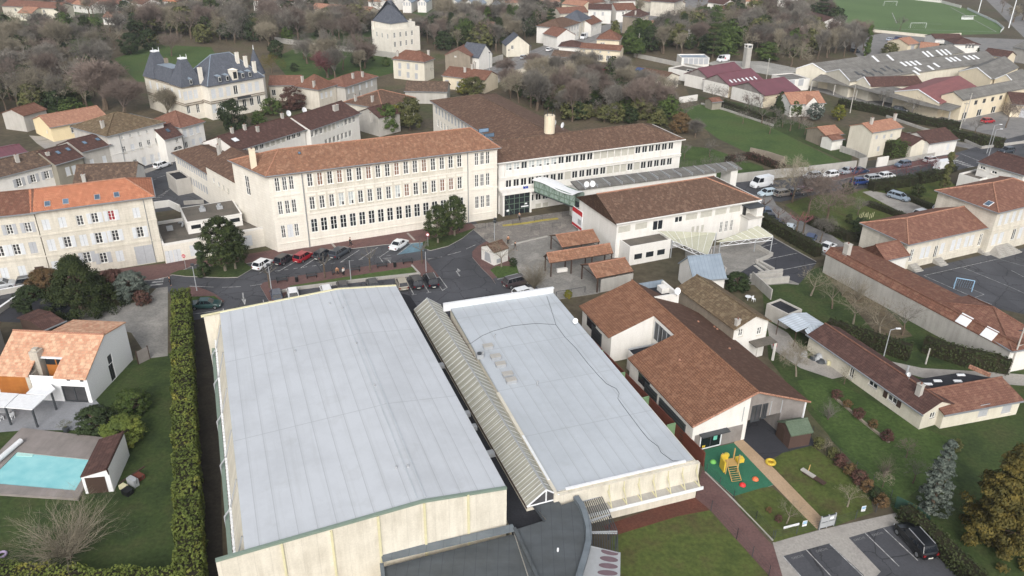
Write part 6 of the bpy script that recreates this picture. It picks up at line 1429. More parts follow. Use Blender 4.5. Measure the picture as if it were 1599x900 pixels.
frustum(B,0,0,L,k,9.1,L*.36,6.6,T_SLATE);dormers(B,[f5(645,470)],.9,1.2);r1_=B.roof
frustum(B,0,Wd-k,L,Wd,9.1,L*.36,6.6,T_SLATE,name='roof');frustum(B,.2,k-.6,L-.2,Wd-k+.6,9.1,1.0,3.8,T_SLATE,False,'roof',0);B.chimney([f5(400,260)],.9,.7,1.2,RUBBLE)
GM='houses behind the school'
def H(name,lb,a,b_,ze,**k):k.setdefault('group',GM);return house(name,lb,a,b_,ze,**k)
t1=lambda x,y:q(0,1,x,y)
H('tiled_house','long low outbuilding with plain red tiles right beside the mansion',t1(80,535),t1(275,532),4.6,W=8,tile=T_RED,roof=('g',1.8,'x'),wall=STONE2,wins=[('f','dark',[t1(110,580)],1.2,1.8)])
H('hip_house','small stone house with a pointed orange brown hip roof and two chimneys',t1(388,562),t1(497,530),6.0,d=t1(283,528),tile=T_OLDRED,roof=('h',3.0,'x'),wall=STONE2,wins=[('f','shut',[t1(410,600),t1(438,592),t1(468,585)],.9,1.6)],chim=[t1(290,510),t1(362,540)])
H('long_house','grey house with arched white shuttered windows and a red tiled roof',t1(555,545),t1(752,480),5.6,W=8,tile=T_RED,roof=('h',1.8,'x'),wall=GREYW,wins=[('f','shut',[t1(578,568),t1(606,560),t1(648,545),t1(690,530),t1(722,520)],.95,1.7),('f','dark',[t1(575,625),t1(650,590)],1.0,1.5)],chim=[t1(605,490),t1(665,480)])
H('square_house','wide house with a broad low brown hip roof and small dormer behind the school',t1(790,680),t1(988,612),4.8,d=t1(560,638),tile=T_BROWN,roof=('h',2.6,'x'),wall=STONE2,chim=[t1(622,630),t1(727,635)],ridge_m=T_SALMON)
H('annex_house','grey gabled annex house beside the bamboo clump',t1(640,700),t1(765,735),5.0,W=7,tile=T_DARK,roof=('g',1.6,'y'),wall=GREYW,chim=[t1(715,745)])
H('barn_roof','low barn with a mottled dark roof behind the square house',t1(930,570),t1(1190,575),3.6,W=9,tile=T_WEATH,roof=('g',1.8,'x'),wall=GREYW)
H('cream_house','cream two storey house with a dark red hip roof and green tinted shutters',f1(285,490),f1(545,517),6.4,c=f1(632,490),tile=T_OLDRED,roof=('h',2.4,'x'),wall=CREAM,wins=[('f','gshut',[f1(342,548),f1(412,552),f1(482,560)],1.1,1.9),('f','gshut',[f1(342,612),f1(412,625),f1(480,635)],1.1,1.9)],chim=[f1(325,465),f1(582,458)])
H('long_bungalow','long pale bungalow with red tiles and chimneys beside the avenue',f1(700,630),f1(1050,672),4.0,c=f1(1150,625),tile=T_OLDRED,roof=('g',1.9,'x'),wall=BEIGE,wins=[('f','gshut',[f1(735,690),f1(830,705),f1(890,712),f1(1015,735)],1.2,1.8)],chim=[f1(885,600),f1(945,575),f1(965,560)])
H('gable_house','rubble walled house with a red tiled gable beside a slate roof',f1(720,460),f1(930,470),5.2,W=9,tile=T_RED,roof=('g',2.0,'y'),wall=RUBBLE,wins=[('f','dark',[f1(805,465)],.7,.9)])
H('slate_cottage','white cottage with steep crossed slate gables by the avenue',f1(1000,480),f1(1112,450),4.6,W=8,tile=T_SLATE,roof=('g',3.6,'y'),wall=WHITE)
H('slate_cottage','cream cottage with white edged slate gables farther along the avenue',f1(1230,380),f1(1420,375),4.2,W=8,tile=T_SLATE,roof=('g',3.4,'y'),wall=CREAM,wins=[('f','dark',[f1(1280,395)],1.0,1.5)])
B=Bld('tower_villa','white villa with a tall slate pyramid roof in the wooded park','villa',(580,43.5),(610,49.5),8.4,c=(648,42),group=GM)
B.win('r','case',(f1(300,300),f1(445,270),4),1.0,1.9,False);B.win('r','case',(f1(305,375),f1(445,345),4),1.0,2.0,False);B.win('f','case',(f1(150,290),f1(240,300),3),.9,1.8,False);B.walls(STONE);B.flat(ZINC,.5,.3,STONE);b=MB()
x0,x1,y0,y1=.6,B.L-.6,.6,B.W*.62;b.box(x0,y0,8.5,x1,y1,11,STONE);b.box(x0+1,y1,8.5,x1-1,B.W-.8,10.5,STONE);b.build('attic',B.root);frustum(B,x0,y0,x1,y1,11,(x1-x0)*.48,7.5,T_SLATE,False);B.chimney([f1(120,235),f1(432,215)],.8,.6,2.4,STONE)
GF='houses along the avenue'
H('avenue_house','long white avenue house with a brown roof and shop front',f2(205,255),f2(372,205),6.6,W=11,tile=T_BROWN,roof=('h',2.4,'x'),wall=WHITE,wins=[('f','gshut',(f2(230,285),f2(355,235),6),.9,1.7),('f','dark',(f2(225,350),f2(360,300),5),1.3,2.0)],group=GF)
H('avenue_gable','red roofed house with a white side wall before the avenue row',f2(50,300),f2(170,330),4.6,W=9,tile=T_RED,roof=('g',2.4,'x'),wall=WHITE,group=GF)
H('avenue_house','narrow pale house with a grey slate mansard in the avenue row',f2(380,190),f2(470,160),6.8,W=9,tile=T_SLATE,roof=('h',3.2,'x'),wall=STONE2,wins=[('f','gshut',(f2(395,215),f2(460,190),3),.9,2.2),('f','dark',(f2(395,290),f2(460,265),3),.9,1.8)],group=GF)
H('avenue_house','low house with a bright red roof at the far end of the avenue row',f2(474,222),f2(568,190),5.0,W=8,tile=T_OLDRED,roof=('g',2.0,'x'),wall=WHITE,wins=[('f','dark',(f2(490,265),f2(555,240),3),.9,1.6)],group=GF)
H('white_gable_house','bright white house with a grey brown gable roof behind the avenue row',f2(450,85),f2(655,90),6.2,W=9,tile=T_DARK,roof=('g',1.8,'x'),wall=WHITE,wins=[('f','gshut',[f2(505,125),f2(578,125)],1.0,1.6)],group=GF)
H('long_roof_house','long low house with a dull red roof behind the avenue trees',f2(200,125),f2(450,112),4.6,W=9,tile=T_RED,roof=('g',2.0,'x'),wall=STONE2,group=GF)
H('white_gable_house','white house with crossed maroon roofs in the middle distance',f2(700,95),f2(880,90),5.4,W=10,tile=T_OLDRED,roof=('g',2.4,'x'),wall=WHITE,wins=[('f','dark',[f2(760,120),f2(850,110)],1.0,1.5)],group=GF)
H('far_house','white house with a dark red roof at the top edge beside the avenue row',f2(655,10),f2(870,5),6.0,W=10,tile=T_OLDRED,roof=('g',1.6,'x'),wall=WHITE,group=GF)
H('stone_villa','square stone villa with a maroon hip roof and tall chimneys',f2(905,155),f2(990,130),7.2,d=f2(745,145),tile=T_DARK,roof=('h',2.4,'x'),wall=STONE2,wins=[('f','shut',[f2(925,180),f2(955,170)],1.0,1.9),('f','shut',[f2(925,240),f2(960,225)],1.0,1.8)],group=GF,mats={'l':RUBBLE},chim=[f2(785,120),f2(870,130)])
H('low_house','low salmon roofed house beside the square stone villa',f2(985,250),f2(1110,225),3.2,W=9,tile=T_SALMON,roof=('g',1.4,'x'),wall=BEIGE,group=GF)
H('corner_building','pale corner building with grey shutters at the top of the avenue',f2(1215,25),f2(1300,-5),7.0,W=12,tile=T_DARK,roof=('h',2.2,'x'),wall=STONE2,wins=[('f','gshut',(f2(1230,45),f2(1285,20),3),.9,1.6)],group=GF)
H('corner_building','grey brown building with a red roof beside the top of the avenue',f2(900,5),f2(1210,45),5.0,W=10,tile=T_RED,roof=('g',1.8,'x'),wall=STONE2,group=GF)
H('wooded_house','white house with a red roof among the trees right of the avenue',f2(1515,25),f2(1599,30),5.0,W=10,tile=T_DARK,roof=('g',1.8,'x'),wall=WHITE,group=GF)
H('wooded_house','white house with a brick red hip roof among the trees left of the football field',t_ and(1136,16),(1172,14),4.4,W=9,tile=T_RED,roof=('h',2.0,'x'),wall=WHITE,group=GF)
H('tower_house','pale house with a dark red pyramid roof and a long low front range',f2(525,350),f2(725,360),6.4,W=9,tile=T_OLDRED,roof=('h',2.8,'x'),wall=BEIGE,wins=[('f','dark',[f2(565,398),f2(585,398)],.8,1.5)])
H('front_range','long low pale range with large dark windows in front of the pyramid roof',f2(375,430),f2(735,455),4.4,W=6,tile=T_OLDRED,roof=('g',1.2,'x'),wall=BEIGE,wins=[('f','dark2',[f2(485,505),f2(556,515),f2(630,522)],1.9,2.0),('f','gshut',(f2(410,452),f2(630,470),4),.6,.6)])
H('side_range','low white range with a brown roof left of the pyramid roofed house',f2(188,415),f2(400,425),3.6,W=8,tile=T_DARK,roof=('h',1.6,'x'),wall=WHITE)
H('solar_house','cream garage with brown tiles and dark solar panels near the avenue',f2(340,600),f2(525,560),3.4,W=9,tile=T_BROWN,roof=('g',1.6,'x'),wall=CREAM)
H('garden_house','low stone garden house with grey conical roofs beside the avenue',f2(120,500),f2(330,520),3.0,W=6,tile=T_WEATH,roof=('g',1.4,'x'),wall=RUBBLE)
B=H('long_bungalow','cream gabled bungalow with solar panels in front of the gravel lane',f2(820,660),f2(1120,715),3.6,W=9,tile=T_BROWN,roof=('g',1.5,'x'),wall=CREAM,wins=[('r','dark',[f2(1175,700)],.8,.9),('f','dark',[f2(900,715)],3.0,1.8)])
b=MB();B_=B.slopes[0];c=[B_[0].lerp(B_[1],x_).lerp(B_[3].lerp(B_[2],x_),y_)+Vector((0,0,.12))for x_,y_ in((.03,.15),(.22,.15),(.22,.9),(.03,.9))];b.slab(c,.06,m_flat('solar_panel',(60,78,116),.15));b.build('solar_panel',B.roof)
house('flat_garage','long flat roofed white garage with dark doors on the lane',f2(1165,610),f2(1390,655),3.2,W=8,roof=('f',.2),wall=WHITE,tile=GRAVELROOF,group=GM,gutter=False,cat='garage',wins=[('f','dark',[f2(1350,650)],2.4,2.0)])
house('wash_boxes','open fronted white garage row with a pale flat roof near the tower',f2(1283,520),f2(1530,520),3.4,W=7,roof=('f',.15),wall=WHITE,tile=ZINC,group=GM,gutter=False,cat='garage',wins=[('f','gshut',(f2(1320,545),f2(1500,545),5),1.6,2.4)])
GS='burgundy roofed sheds'
for a_,b_,c_,lb in((f3(760,508),f3(1072,460),f3(930,352),'nearest burgundy roofed shed with a wooden gable'),(f3(450,420),f3(742,365),f3(690,300),'middle burgundy roofed shed with a row of small rooflights'),(f3(275,365),f3(590,305),f3(555,272),'rear burgundy roofed shed behind the other two')):
 a0,b0=P(a_,3.8),P(b_,3.8);n_=(b0-a0).normalized();n_=Vector((-n_.y,n_.x,0));rg=P(c_,6.2);hw_=min(max((rg-b0).dot(n_),5),10)
 B=Bld('burgundy_shed',lb,'shed',a_,b_,3.8,W=2*hw_,group=GS);B.walls(WHITE,mats={'f':BEIGE});B.gable(2.4,BURGUNDY,'x',.5,.5,.3,wall=GWOOD)
 if 'middle' in lb:B.skylight([f3(465+i*36,385-i*5)for i in range(7)],.7,1.5,WHITEM,LGREY)
c=P(f3(595,260),0);r=thing('drill_tower','square pale concrete drill tower in the pale yard','tower',c,.35);r.scale=(.62,.62,.66);b=MB();b.box(-1.6,-1.6,0,1.6,1.6,10.5,CONC);b.box(-1.75,-1.75,10.5,1.75,1.75,10.7,WHITE)
for x,y in((-1.6,-1.6),(1.2,-1.6),(1.2,1.2),(-1.6,1.2)):b.box(x,y,10.7,x+.4,y+.4,12,WHITE)
b.box(-1.8,-1.8,12,1.8,1.8,12.3,WHITE);b.build('shaft',r);b=MB();b.box(-1.2,-1.65,10.75,1.2,-1.58,11.95,DGREY);b.build('opening',r)
GFa='factory halls with grey sheet roofs'
class Hall:
 onroof=Bld.onroof;skylight=Bld.skylight;loc=Bld.loc
def hall(lb,g0,g1,far,ze,rise,m,wall):
 """gabled hall on a skewed plan: g0, g1 eave corners of the near gable, far = far end of the right eave (pixels)"""
 a0,b0,c0=P(g0,ze),P(g1,ze),P(far,ze);B=Hall();B.A=Vector((a0 .x,a0 .y,0));B.u=Vector((1,0,0));B.n=Vector((0,1,0))
 B.root=thing('factory_hall',lb,'factory',B.A,0,GFa);z=Vector((0,0,ze));G0,G1=Vector((0,0,0)),b0-a0;G1 .z=0;v=c0-b0;v.z=0;R0=G1/2+z+Vector((0,0,rise));e=(G1 .normalized()*.4);k=Vector((0,0,-.4*rise/(G1 .length/2)))
 b=MB();s1_=[G0+z-e+k,R0,R0+v,G0+z-e+k+v];s2_=[R0,G1+z+e+k,G1+z+e+k+v,R0+v]
 for q_ in(s1_,s2_):b.slab([p+Vector((0,0,.15))for p in q_],.15,m)
 B.slopes=[[p+Vector((0,0,.16))for p in q_]for q_ in(s1_,s2_)];B.roof=b.build('roof',B.root);b=MB()
 b.poly([G0,G1,G1+z,R0,G0+z],wall);b.poly([G1,G1+v,G1+v+z,G1+z],wall);b.poly([G1+v,v,v+z,R0+v,G1+v+z],wall);b.poly([v,G0,G0+z,v+z],wall);b.build('wall',B.root)
 b=MB();f=(v.normalized()*-.06)
 for p,q_ in((G0+z,R0),(R0,G1+z)):b.tube(p+f+Vector((0,0,.1)),q_+f+Vector((0,0,.1)),.16,.16,5,WHITEM)
 b.build('verge_board',B.root);return B
B1=hall('long grey sheet roofed factory hall farthest back with white rooflights',f4(15,212),f4(225,238),f4(1180,95),5.0,2.2,FIBRE,CREAM)
B1 .skylight([f4(565,143),f4(668,135),f4(915,112),f4(945,109),f4(1010,102),f4(1042,99),f4(1072,96)],1.0,3.2,WHITEM,WHITEM)
B2=hall('second grey sheet roofed factory hall with scattered dark and white rooflights',f4(225,238),f4(390,300),f4(1420,160),5.0,2.2,FIBRE,CREAM)
B2 .skylight([f4(760,180),f4(795,177),f4(828,174),f4(862,171),f4(1075,150),f4(1105,147),f4(1137,144),f4(1200,137),f4(1233,134),f4(1265,131),f4(990,187),f4(950,205),f4(858,215),f4(850,240)],1.0,2.6,WHITEM,WHITEM);B2 .skylight([f4(440,245),f4(500,232),f4(560,225),f4(620,218),f4(480,258),f4(540,250),f4(600,240),f4(650,205),f4(700,225),f4(740,228)],1.0,2.2,DGREY,FIBRE)
hall('factory hall with a maroon tiled roof crossed by two grey strips',f4(425,302),f4(530,332),f4(900,322),4.6,2.0,T_DARK,CREAM)
hall('red sheet roofed factory hall behind the curved shed',f4(700,372),f4(1010,455),f4(1290,350),4.4,2.2,m_lines('red_sheet',(136,88,88),(116,74,74),1.1,.1,'x',.7,(126,82,82)),BEIGE)
hall('stone gabled factory hall with pale sheet roof on the right',f4(1150,232),f4(1372,285),f4(1560,200),4.6,2.4,FIBRE,BEIGE)
hall('small stone gabled factory hall at the right edge',f4(1395,285),f4(1530,312),f4(1640,270),4.4,2.0,FIBRE,BEIGE)
B=Bld('arched_hall','cream two storey factory range with square windows and arched doorways','factory',f4(1175,430),f4(1640,340),5.8,d=f4(1035,395),group=GFa)
B.win('f','dgrey',(f4(1267,440),f4(1492,408),5),1.5,1.2);B.win('f','dark',(f4(1185,538),f4(1480,490),4),2.2,2.0,False);B.walls(BEIGE);B.gable(1.6,FIBRE,'x',.5,.3,.2)
pts=[P(p,3.6)for p in(f4(160,275),f4(330,300),f4(500,335),f4(700,385),f4(900,440),f4(1140,490))];Lh,Rh=strip_pts(pts,9)
r=thing('curved_shed','long curving open shed with a grey sheet roof along the factory yard','shed',(Rh[0].x,Rh[0].y,0));o=Vector((Rh[0].x,Rh[0].y,0));b=MB()
for i in range(5):b.slab([Rh[i]-o,Rh[i+1]-o,Lh[i+1]-o+Vector((0,0,.8)),Lh[i]-o+Vector((0,0,.8))],.15,FIBRE)
b.build('roof',r);b=MB()
for i in range(5):
 a_,c_=(Lh[i]*.75+Rh[i]*.25)-o,(Lh[i+1]*.75+Rh[i+1]*.25)-o;a_.z=c_.z=0;band(b,[a_,c_],.25,0,3.3,WHITE if i in(2,)else BEIGE)
b.build('wall',r)
for i in range(6):c=Rh[i]*.95+Lh[i]*.05-o;b=MB();b.box(c.x-.15,c.y-.15,0,c.x+.15,c.y+.15,3.4,CONC);b.build('post',r)
house('flat_workshop','flat roofed grey workshop between the sheds and the factory',f3(985,375),f3(1170,360),3.6,d=f3(760,330),roof=('f',.1),wall=WHITE,tile=FIBRE,group=GM,gutter=False,cat='workshop',wins=[('f','gshut',[f3(1010,400),f3(1090,390)],2.0,2.4)])
house('yard_house','small house with salmon tiles and tall doors behind the factory',f4(795,45),f4(870,35),4.2,W=9,tile=T_SALMON,roof=('g',1.6,'x'),wall=BEIGE,group=GM,wins=[('f','gshut',[f4(822,75)],2.2,3.0)])
house('yard_house','low house with salmon tiles and a white gable behind the factory',f4(875,70),f4(1000,80),3.2,W=8,tile=T_SALMON,roof=('g',1.6,'x'),wall=WHITE,group=GM)
house('club_house','white club house with a dark red roof by the football field',f4(1115,40),f4(1290,45),3.4,W=10,tile=T_DARK,roof=('h',1.6,'x'),wall=WHITE,group=GM,wins=[('f','dark',[f4(1200,55),f4(1222,55),f4(1245,55)],1.0,1.8)])
house('club_house','low white changing room with a red roof beside the club house',f4(985,5),f4(1180,5),3.0,W=8,tile=T_DARK,roof=('g',1.2,'x'),wall=WHITE,group=GM)
house('brick_house','house with a dark red roof and pale gable right of the factory',f4(1310,110),f4(1480,135),3.6,W=8,tile=T_DARK,roof=('g',1.6,'x'),wall=BEIGE,group=GM)
house('grey_hall','grey hall with corrugated walls at the right edge beyond the factory',f4(1525,60),f4(1680,90),5.0,W=10,tile=FIBRE,roof=('g',1.6,'x'),wall=CONC,group=GM,cat='hall')
house('edge_house','house with a maroon roof at the right edge of the factory yard',f4(1520,460),f4(1680,470),3.6,W=12,tile=T_DARK,roof=('g',2.0,'x'),wall=BEIGE,group=GM,wins=[('f','gshut',[f4(1590,545)],2.0,2.6)])
GR='houses of the right hand street'
y3=lambda x,y:q(0,3,x,y)
house('yellow_villa','tall cream house with an orange tiled roof beside the big clipped bush',y3(655,830),y3(840,798),6.2,d=y3(530,785),wall=CREAM,tile=T_SALMON,roof=('g',1.3,'x'),group=GR,wins=[('f','gshut',[y3(680,858),y3(727,855),y3(772,848)],.8,.9),('f','gshut',[y3(690,930)],.9,1.2)],chim=[y3(645,775),y3(790,750)],oe=.25)
house('street_house','low pale house with a dark red roof on the pavement of the right hand street',y3(1010,898),y3(1185,870),3.6,d=y3(925,830),wall=WHITE,tile=T_DARK,roof=('g',1.7,'x'),group=GR,wins=[('f','shut',[q(1,3,980,30)[0:2],y3(1125,920)],.9,1.6)])
house('street_house','small cream gabled house front beside the low pale street house',y3(900,910),y3(1005,895),3.2,W=6,wall=CREAM,tile=T_DARK,roof=('g',1.3,'y'),group=GR)
house('old_shed','old stone shed with orange and red tiled roofs at the meadow corner',y3(365,850),y3(470,838),3.0,W=7,wall=RUBBLE,tile=T_SALMON,roof=('g',1.2,'x'),group=GR,cat='shed')
house('old_shed','white fronted lean-to with a red roof against the old stone shed',y3(405,878),y3(470,868),2.6,W=3.5,wall=WHITE,tile=T_RED,roof=('g',.6,'x'),group=GR,cat='shed')
B=house('gabled_cottage','white cottage with a salmon roof and front gable among conifers',f3(1000,590),f3(1300,575),3.6,W=8,wall=WHITE,tile=T_SALMON,roof=('g',2.2,'x'),group=GR,wins=[('f','dark',[f3(1160,650)],.9,1.4)])
b=MB();u=B.on(f3(1180,600))[0];b.poly([(u-2,-.5,0),(u+2,-.5,0),(u+2,-.5,3.4),(u,-.5,5.4),(u-2,-.5,3.4)],WHITE);b.slab([(u-2.2,-.7,3.4),(u,-.7,5.6),(u,4,5.6),(u-2.2,4,3.4)],.12,T_SALMON);b.slab([(u+2.2,-.7,3.4),(u+2.2,4,3.4),(u,4,5.6),(u,-.7,5.6)],.12,T_SALMON);b.build('front_gable',B.root)
house('garden_hut','tiny red tiled garden hut at the corner of the meadow',f3(300,570),f3(385,562),2.3,W=3.5,wall=OLIVEW,tile=T_RED,roof=('g',.6,'x'),group=GR,cat='hut')
B=house('bank_building','white modern building with a dark red roof and outside stair on the right',s5(1105,20),s5(1478,130),5.6,W=12,wall=WHITE,tile=T_DARK,roof=('g',1.4,'x'),group=GR,wins=[('f','dark',[s5(1135,65),s5(1230,103),s5(1110,148)],1.2,.7),('f','shut',[s5(1390,150)],1.6,1.2)],oe=.3,cat='building')
house('flat_office','flat grey roofed low building in front of the white modern building',s5(940,118),s5(1110,170),2.8,W=9,roof=('f',.2),wall=WHITE,tile=GRAVELROOF,group=GR,gutter=False,cat='building')
GT='identical far white houses with grey gable roofs'
for i,(x,y)in enumerate(((365,8),(490,6),(750,8),(880,18),(955,38),(1080,50))):
 house('terrace_house','white house with a grey metal gable roof in the far top row of six',f1(x,y+12),f1(x+72,y+14),5.0,W=14,wall=WHITE,tile=ZINC,roof=('g',1.6,'y'),group=GT,gutter=False,wins=[('f','gshut',(f1(x+14,y+26),f1(x+58,y+28),3),.8,1.6)])
GN='far houses along the top edge'
t00=lambda x,y:q(0,0,x,y)
for a_,b_,ze,Wd,wl,tl,lb in((t00(10,38),t00(360,55),5,10,CREAM,T_RED,'long cream house with a red roof at the top left corner'),(t00(300,5),t00(445,20),4,9,WHITE,T_RED,'white house with a red roof near the top left'),(t00(440,25),t00(560,40),3.6,9,WHITE,T_SALMON,'white bungalow with pale red tiles left of the top conifers'),(t00(600,20),t00(740,25),3.6,9,WHITE,T_RED,'white bungalow with red tiles behind the conifers at the top left'),(t00(640,110),t00(725,112),3.2,9,WHITE,T_SALMON,'small white villa with a pink red roof beside the round yews'),(q(0,1,700,10),q(0,1,835,12),4,9,WHITE,T_SALMON,'white house with orange tiles in the top middle'),(q(0,1,340,55),q(0,1,700,80),3.6,9,BEIGE,T_SALMON,'long low salmon roofed house among the park trees'),(q(0,1,1280,175),q(0,1,1480,180),3.6,9,BEIGE,T_RED,'low red roofed house hidden among the park trees'),((1250,25),(1285,35),5,9,WHITE,T_DARK,'white gabled grandstand building left of the football field'),(q(0,2,310,25),q(0,2,440,40),4,9,BEIGE,T_SALMON,'orange roofed house behind the evergreen trees at the top'),((790,5),(875,3),4.5,9,CREAM,T_SALMON,'pale long house at the very top centre')):
 house('far_house',lb,a_,b_,ze,W=Wd,wall=wl,tile=tl,roof=('g',1.8,'x'),group=GN,wins=[('f','dark',((a_[0]*.75+b_[0]*.25,(a_[1]+b_[1])/2+5),(a_[0]*.25+b_[0]*.75,(a_[1]+b_[1])/2+5),3),1.1,1.4)])
FH=('terracotta','brick red','dull red','faded orange','brown red')
for i,(x,y,w,pl)in enumerate(((28,20,22,'cream'),(150,6,20,'white'),(205,4,18,'white'),(255,2,20,'white'),(310,0,20,'cream'),(395,0,22,'white'),(450,2,20,'white'),(505,16,18,'cream'),(590,-2,18,'white'),(640,2,16,'white'),(735,-4,18,'cream'),(905,2,20,'white'),(975,-2,18,'cream'),(1080,22,18,'white'),(1110,4,20,'white'),(1165,2,20,'cream'),(1215,-2,20,'white'),(1075,44,16,'white'))):
 house('far_house','%s far house, %s roof, %s'%(pl,FH[i%5],'left of the mansion towers' if x<215 else 'above the mansion' if x<470 else 'near the tall villa' if x<660 else 'before the avenue' if x<1000 else 'above the wood by the football field'),(x,y),(x+w,y+1+i%3),3.4+(i%3)*.9,W=9,wall=WHITE if pl=='white' else CREAM,tile=(T_SALMON,T_RED,T_OLDRED,T_ORANGE,T_DARK)[i%5],roof=('gh'[i%2],1.8,'x'),group=GN,gutter=False,wins=[('f','dark',((x+w*.25,y+5),(x+w*.75,y+6),2),1.1,1.3)])
def inside(p,poly):
 r=False
 for(x0,y0),(x1,y1)in zip(poly,poly[1:]+poly[:1]):
  if(y0>p[1])!=(y1>p[1])and p[0]<(x1-x0)*(p[1]-y0)/(y1-y0)+x0:r=not r
 return r
TRNG=random.Random(3);TW=[TWIG,TWIG,TWIG_R,TWIG_Y]
BLOCK=[]
for o in COL.objects:
 if o.parent is None and o.type=='EMPTY' and any(c.name.split('.')[0]=='roof' for c in o.children):
  pts=[o.matrix_basis@Vector(c)for ch in o.children for c in ch.bound_box];BLOCK.append((min(p.x for p in pts),max(p.x for p in pts),min(p.y for p in pts),max(p.y for p in pts)))
def scatter(poly,n,kinds,mats,hr,label,group,gap=3.5,wide=(.85,1.2),cat='tree',name='tree',mass=False):
 xs,ys=[p[0]for p in poly],[p[1]for p in poly];done=[];k=0
 while len(done)<n and k<n*40:
  k+=1;p=(TRNG.uniform(min(xs),max(xs)),TRNG.uniform(min(ys),max(ys)))
  if not inside(p,poly):continue
  w=P(p)
  if any(b[0]-1.5<w.x<b[1]+1.5 and b[2]-1.5<w.y<b[3]+1.5 for b in BLOCK)or any((w-d).length<gap for d in done):continue
  done.append(w)
  if mass:EXTRA.append((TRNG.choice(kinds),TRNG.choice(mats),w.x,w.y,0,TRNG.uniform(*hr),TRNG.uniform(*wide)));continue
  tree(TRNG.choice(kinds),None,TRNG.uniform(*hr),TRNG.choice(mats),label,group,TRNG.randrange(3),wide=TRNG.uniform(*wide),at=w,name=name,cat=cat)
BARE=['oak','fan','fan','poplar'];GB='bare trees of the wood '
scatter([(-30,60),(60,40),(140,70),(170,110),(130,170),(60,185),(-30,190)],30,BARE,TW,(10,15),'bare grey brown tree in the wood left of the slate mansion',GB+'left of the mansion')
scatter([(150,45),(560,25),(600,60),(470,68),(350,70),(240,62),(170,80)],44,BARE,TW,(10,15),'bare grey brown tree in the wood behind the slate mansion',GB+'behind the mansion')
scatter([(400,60),(580,40),(580,115),(520,125),(430,95)],14,BARE,TW,(8,13),'bare tree standing in the park between the two mansions',GB+'in the park')
scatter([(640,40),(860,20),(850,60),(760,85),(660,80)],34,BARE,TW,(9,14),'bare tree in the wood behind the avenue cottages',GB+'behind the cottages')
scatter([(660,60),(860,25),(860,50),(700,85)],14,['round','cone'],[L_DARK,L_PINE,L_MID],(7,11),'dark evergreen tree in the wood behind the avenue cottages','evergreens behind the cottages')
scatter([(775,150),(830,128),(960,130),(1060,150),(1080,205),(1000,190),(900,195),(850,178)],42,BARE,TW,(8,12),'bare grey brown tree in the wood behind the long white school wing',GB+'behind the school')
scatter([(770,148),(800,130),(900,190),(1070,210),(1050,190),(900,170)],12,['round','bush'],[L_DARK,L_MID,L_OLIVE],(4,7),'dark evergreen bush in the wood behind the long white school wing','evergreens behind the school wing')
scatter([(1000,60),(1100,30),(1280,20),(1300,60),(1230,95),(1130,80),(1040,90)],46,BARE,TW,(9,13),'bare tree in the wood between the avenue and the football field',GB+'by the football field')
scatter([(940,70),(1060,40),(1150,60),(1130,85),(1000,95)],22,['round','cone','pine'],[L_DARK,L_OLIVE,L_MID],(7,11),'dark evergreen tree in the wood right of the avenue','evergreens right of the avenue')
scatter([(1180,85),(1330,70),(1370,80),(1260,108)],16,BARE,TW,(9,12),'tall bare tree in the row behind the factory roofs',GB+'behind the factory',4)
scatter([(-30,10),(250,8),(560,5),(540,20),(200,25),(-30,45)],12,BARE,TW,(8,12),'bare tree among the gardens at the top left',GB+'at the top left')
scatter([(870,8),(1200,-6),(1290,0),(1100,20),(930,35)],14,BARE,TW,(7,10),'bare tree among the far houses at the top',GB+'at the top')
scatter([(450,20),(800,-5),(860,2),(780,22),(560,30)],6,BARE+['round'],TW,(7,10),'bare tree before the far white terrace',GB+'before the terrace')
scatter([(1540,10),(1640,20),(1640,60),(1590,45)],8,BARE,TW,(8,11),'bare tree on the bank beside the road at the top right',GB+'at the top right')
scatter([(-400,-25),(2000,-25),(2000,-12),(-400,-12)],60,['oak','round'],[TWIG,TWIG_R,L_OLIVE],(9,13),'far tree on the horizon beyond the town','far trees',6)
scatter([(1070,160),(1180,175),(1300,230),(1200,215)],6,['young'],[TWIG],(4,6),'small bare fruit tree on the bright meadow','fruit trees on the meadow')
scatter([(1050,228),(1170,258),(1150,285),(1070,280)],6,['young'],[TWIG],(4,5),'small bare fruit tree in the garden behind the walkway','fruit trees behind the walkway')
scatter([(1090,155),(1180,168),(1240,195),(1320,235),(1280,232),(1180,180)],7,['young','shrub'],[TWIG,TWIG_R],(4,6),'bare tree between the burgundy sheds and the meadow','bare trees by the sheds',3)
for poly,n,hr in(([(-60,20),(150,50),(175,110),(130,185),(-60,190)],60,(8,13)),([(190,30),(600,22),(610,55),(350,68),(240,60),(170,78)],80,(8,13)),([(640,42),(870,25),(850,55),(760,82),(660,78)],50,(7,11)),([(775,150),(830,128),(960,125),(1060,145),(1085,205),(1000,192),(900,197),(850,178)],60,(5,9)),([(990,60),(1100,25),(1290,15),(1310,60),(1230,97),(1130,82),(1040,92)],90,(7,12)),([(-60,0),(420,-5),(860,-8),(1280,-8),(1300,8),(860,12),(200,25),(-60,30)],45,(6,9))):
 scatter(poly,n,['oak','poplar','fan','poplar','oak','round'],[TWIG,TWIG,TWIG_Y,TWIG_R],hr,'',None,2.2,(.9,1.3),mass=True)
EV=[L_DARK,L_PINE,L_OLIVE,L_DARK,L_MID]
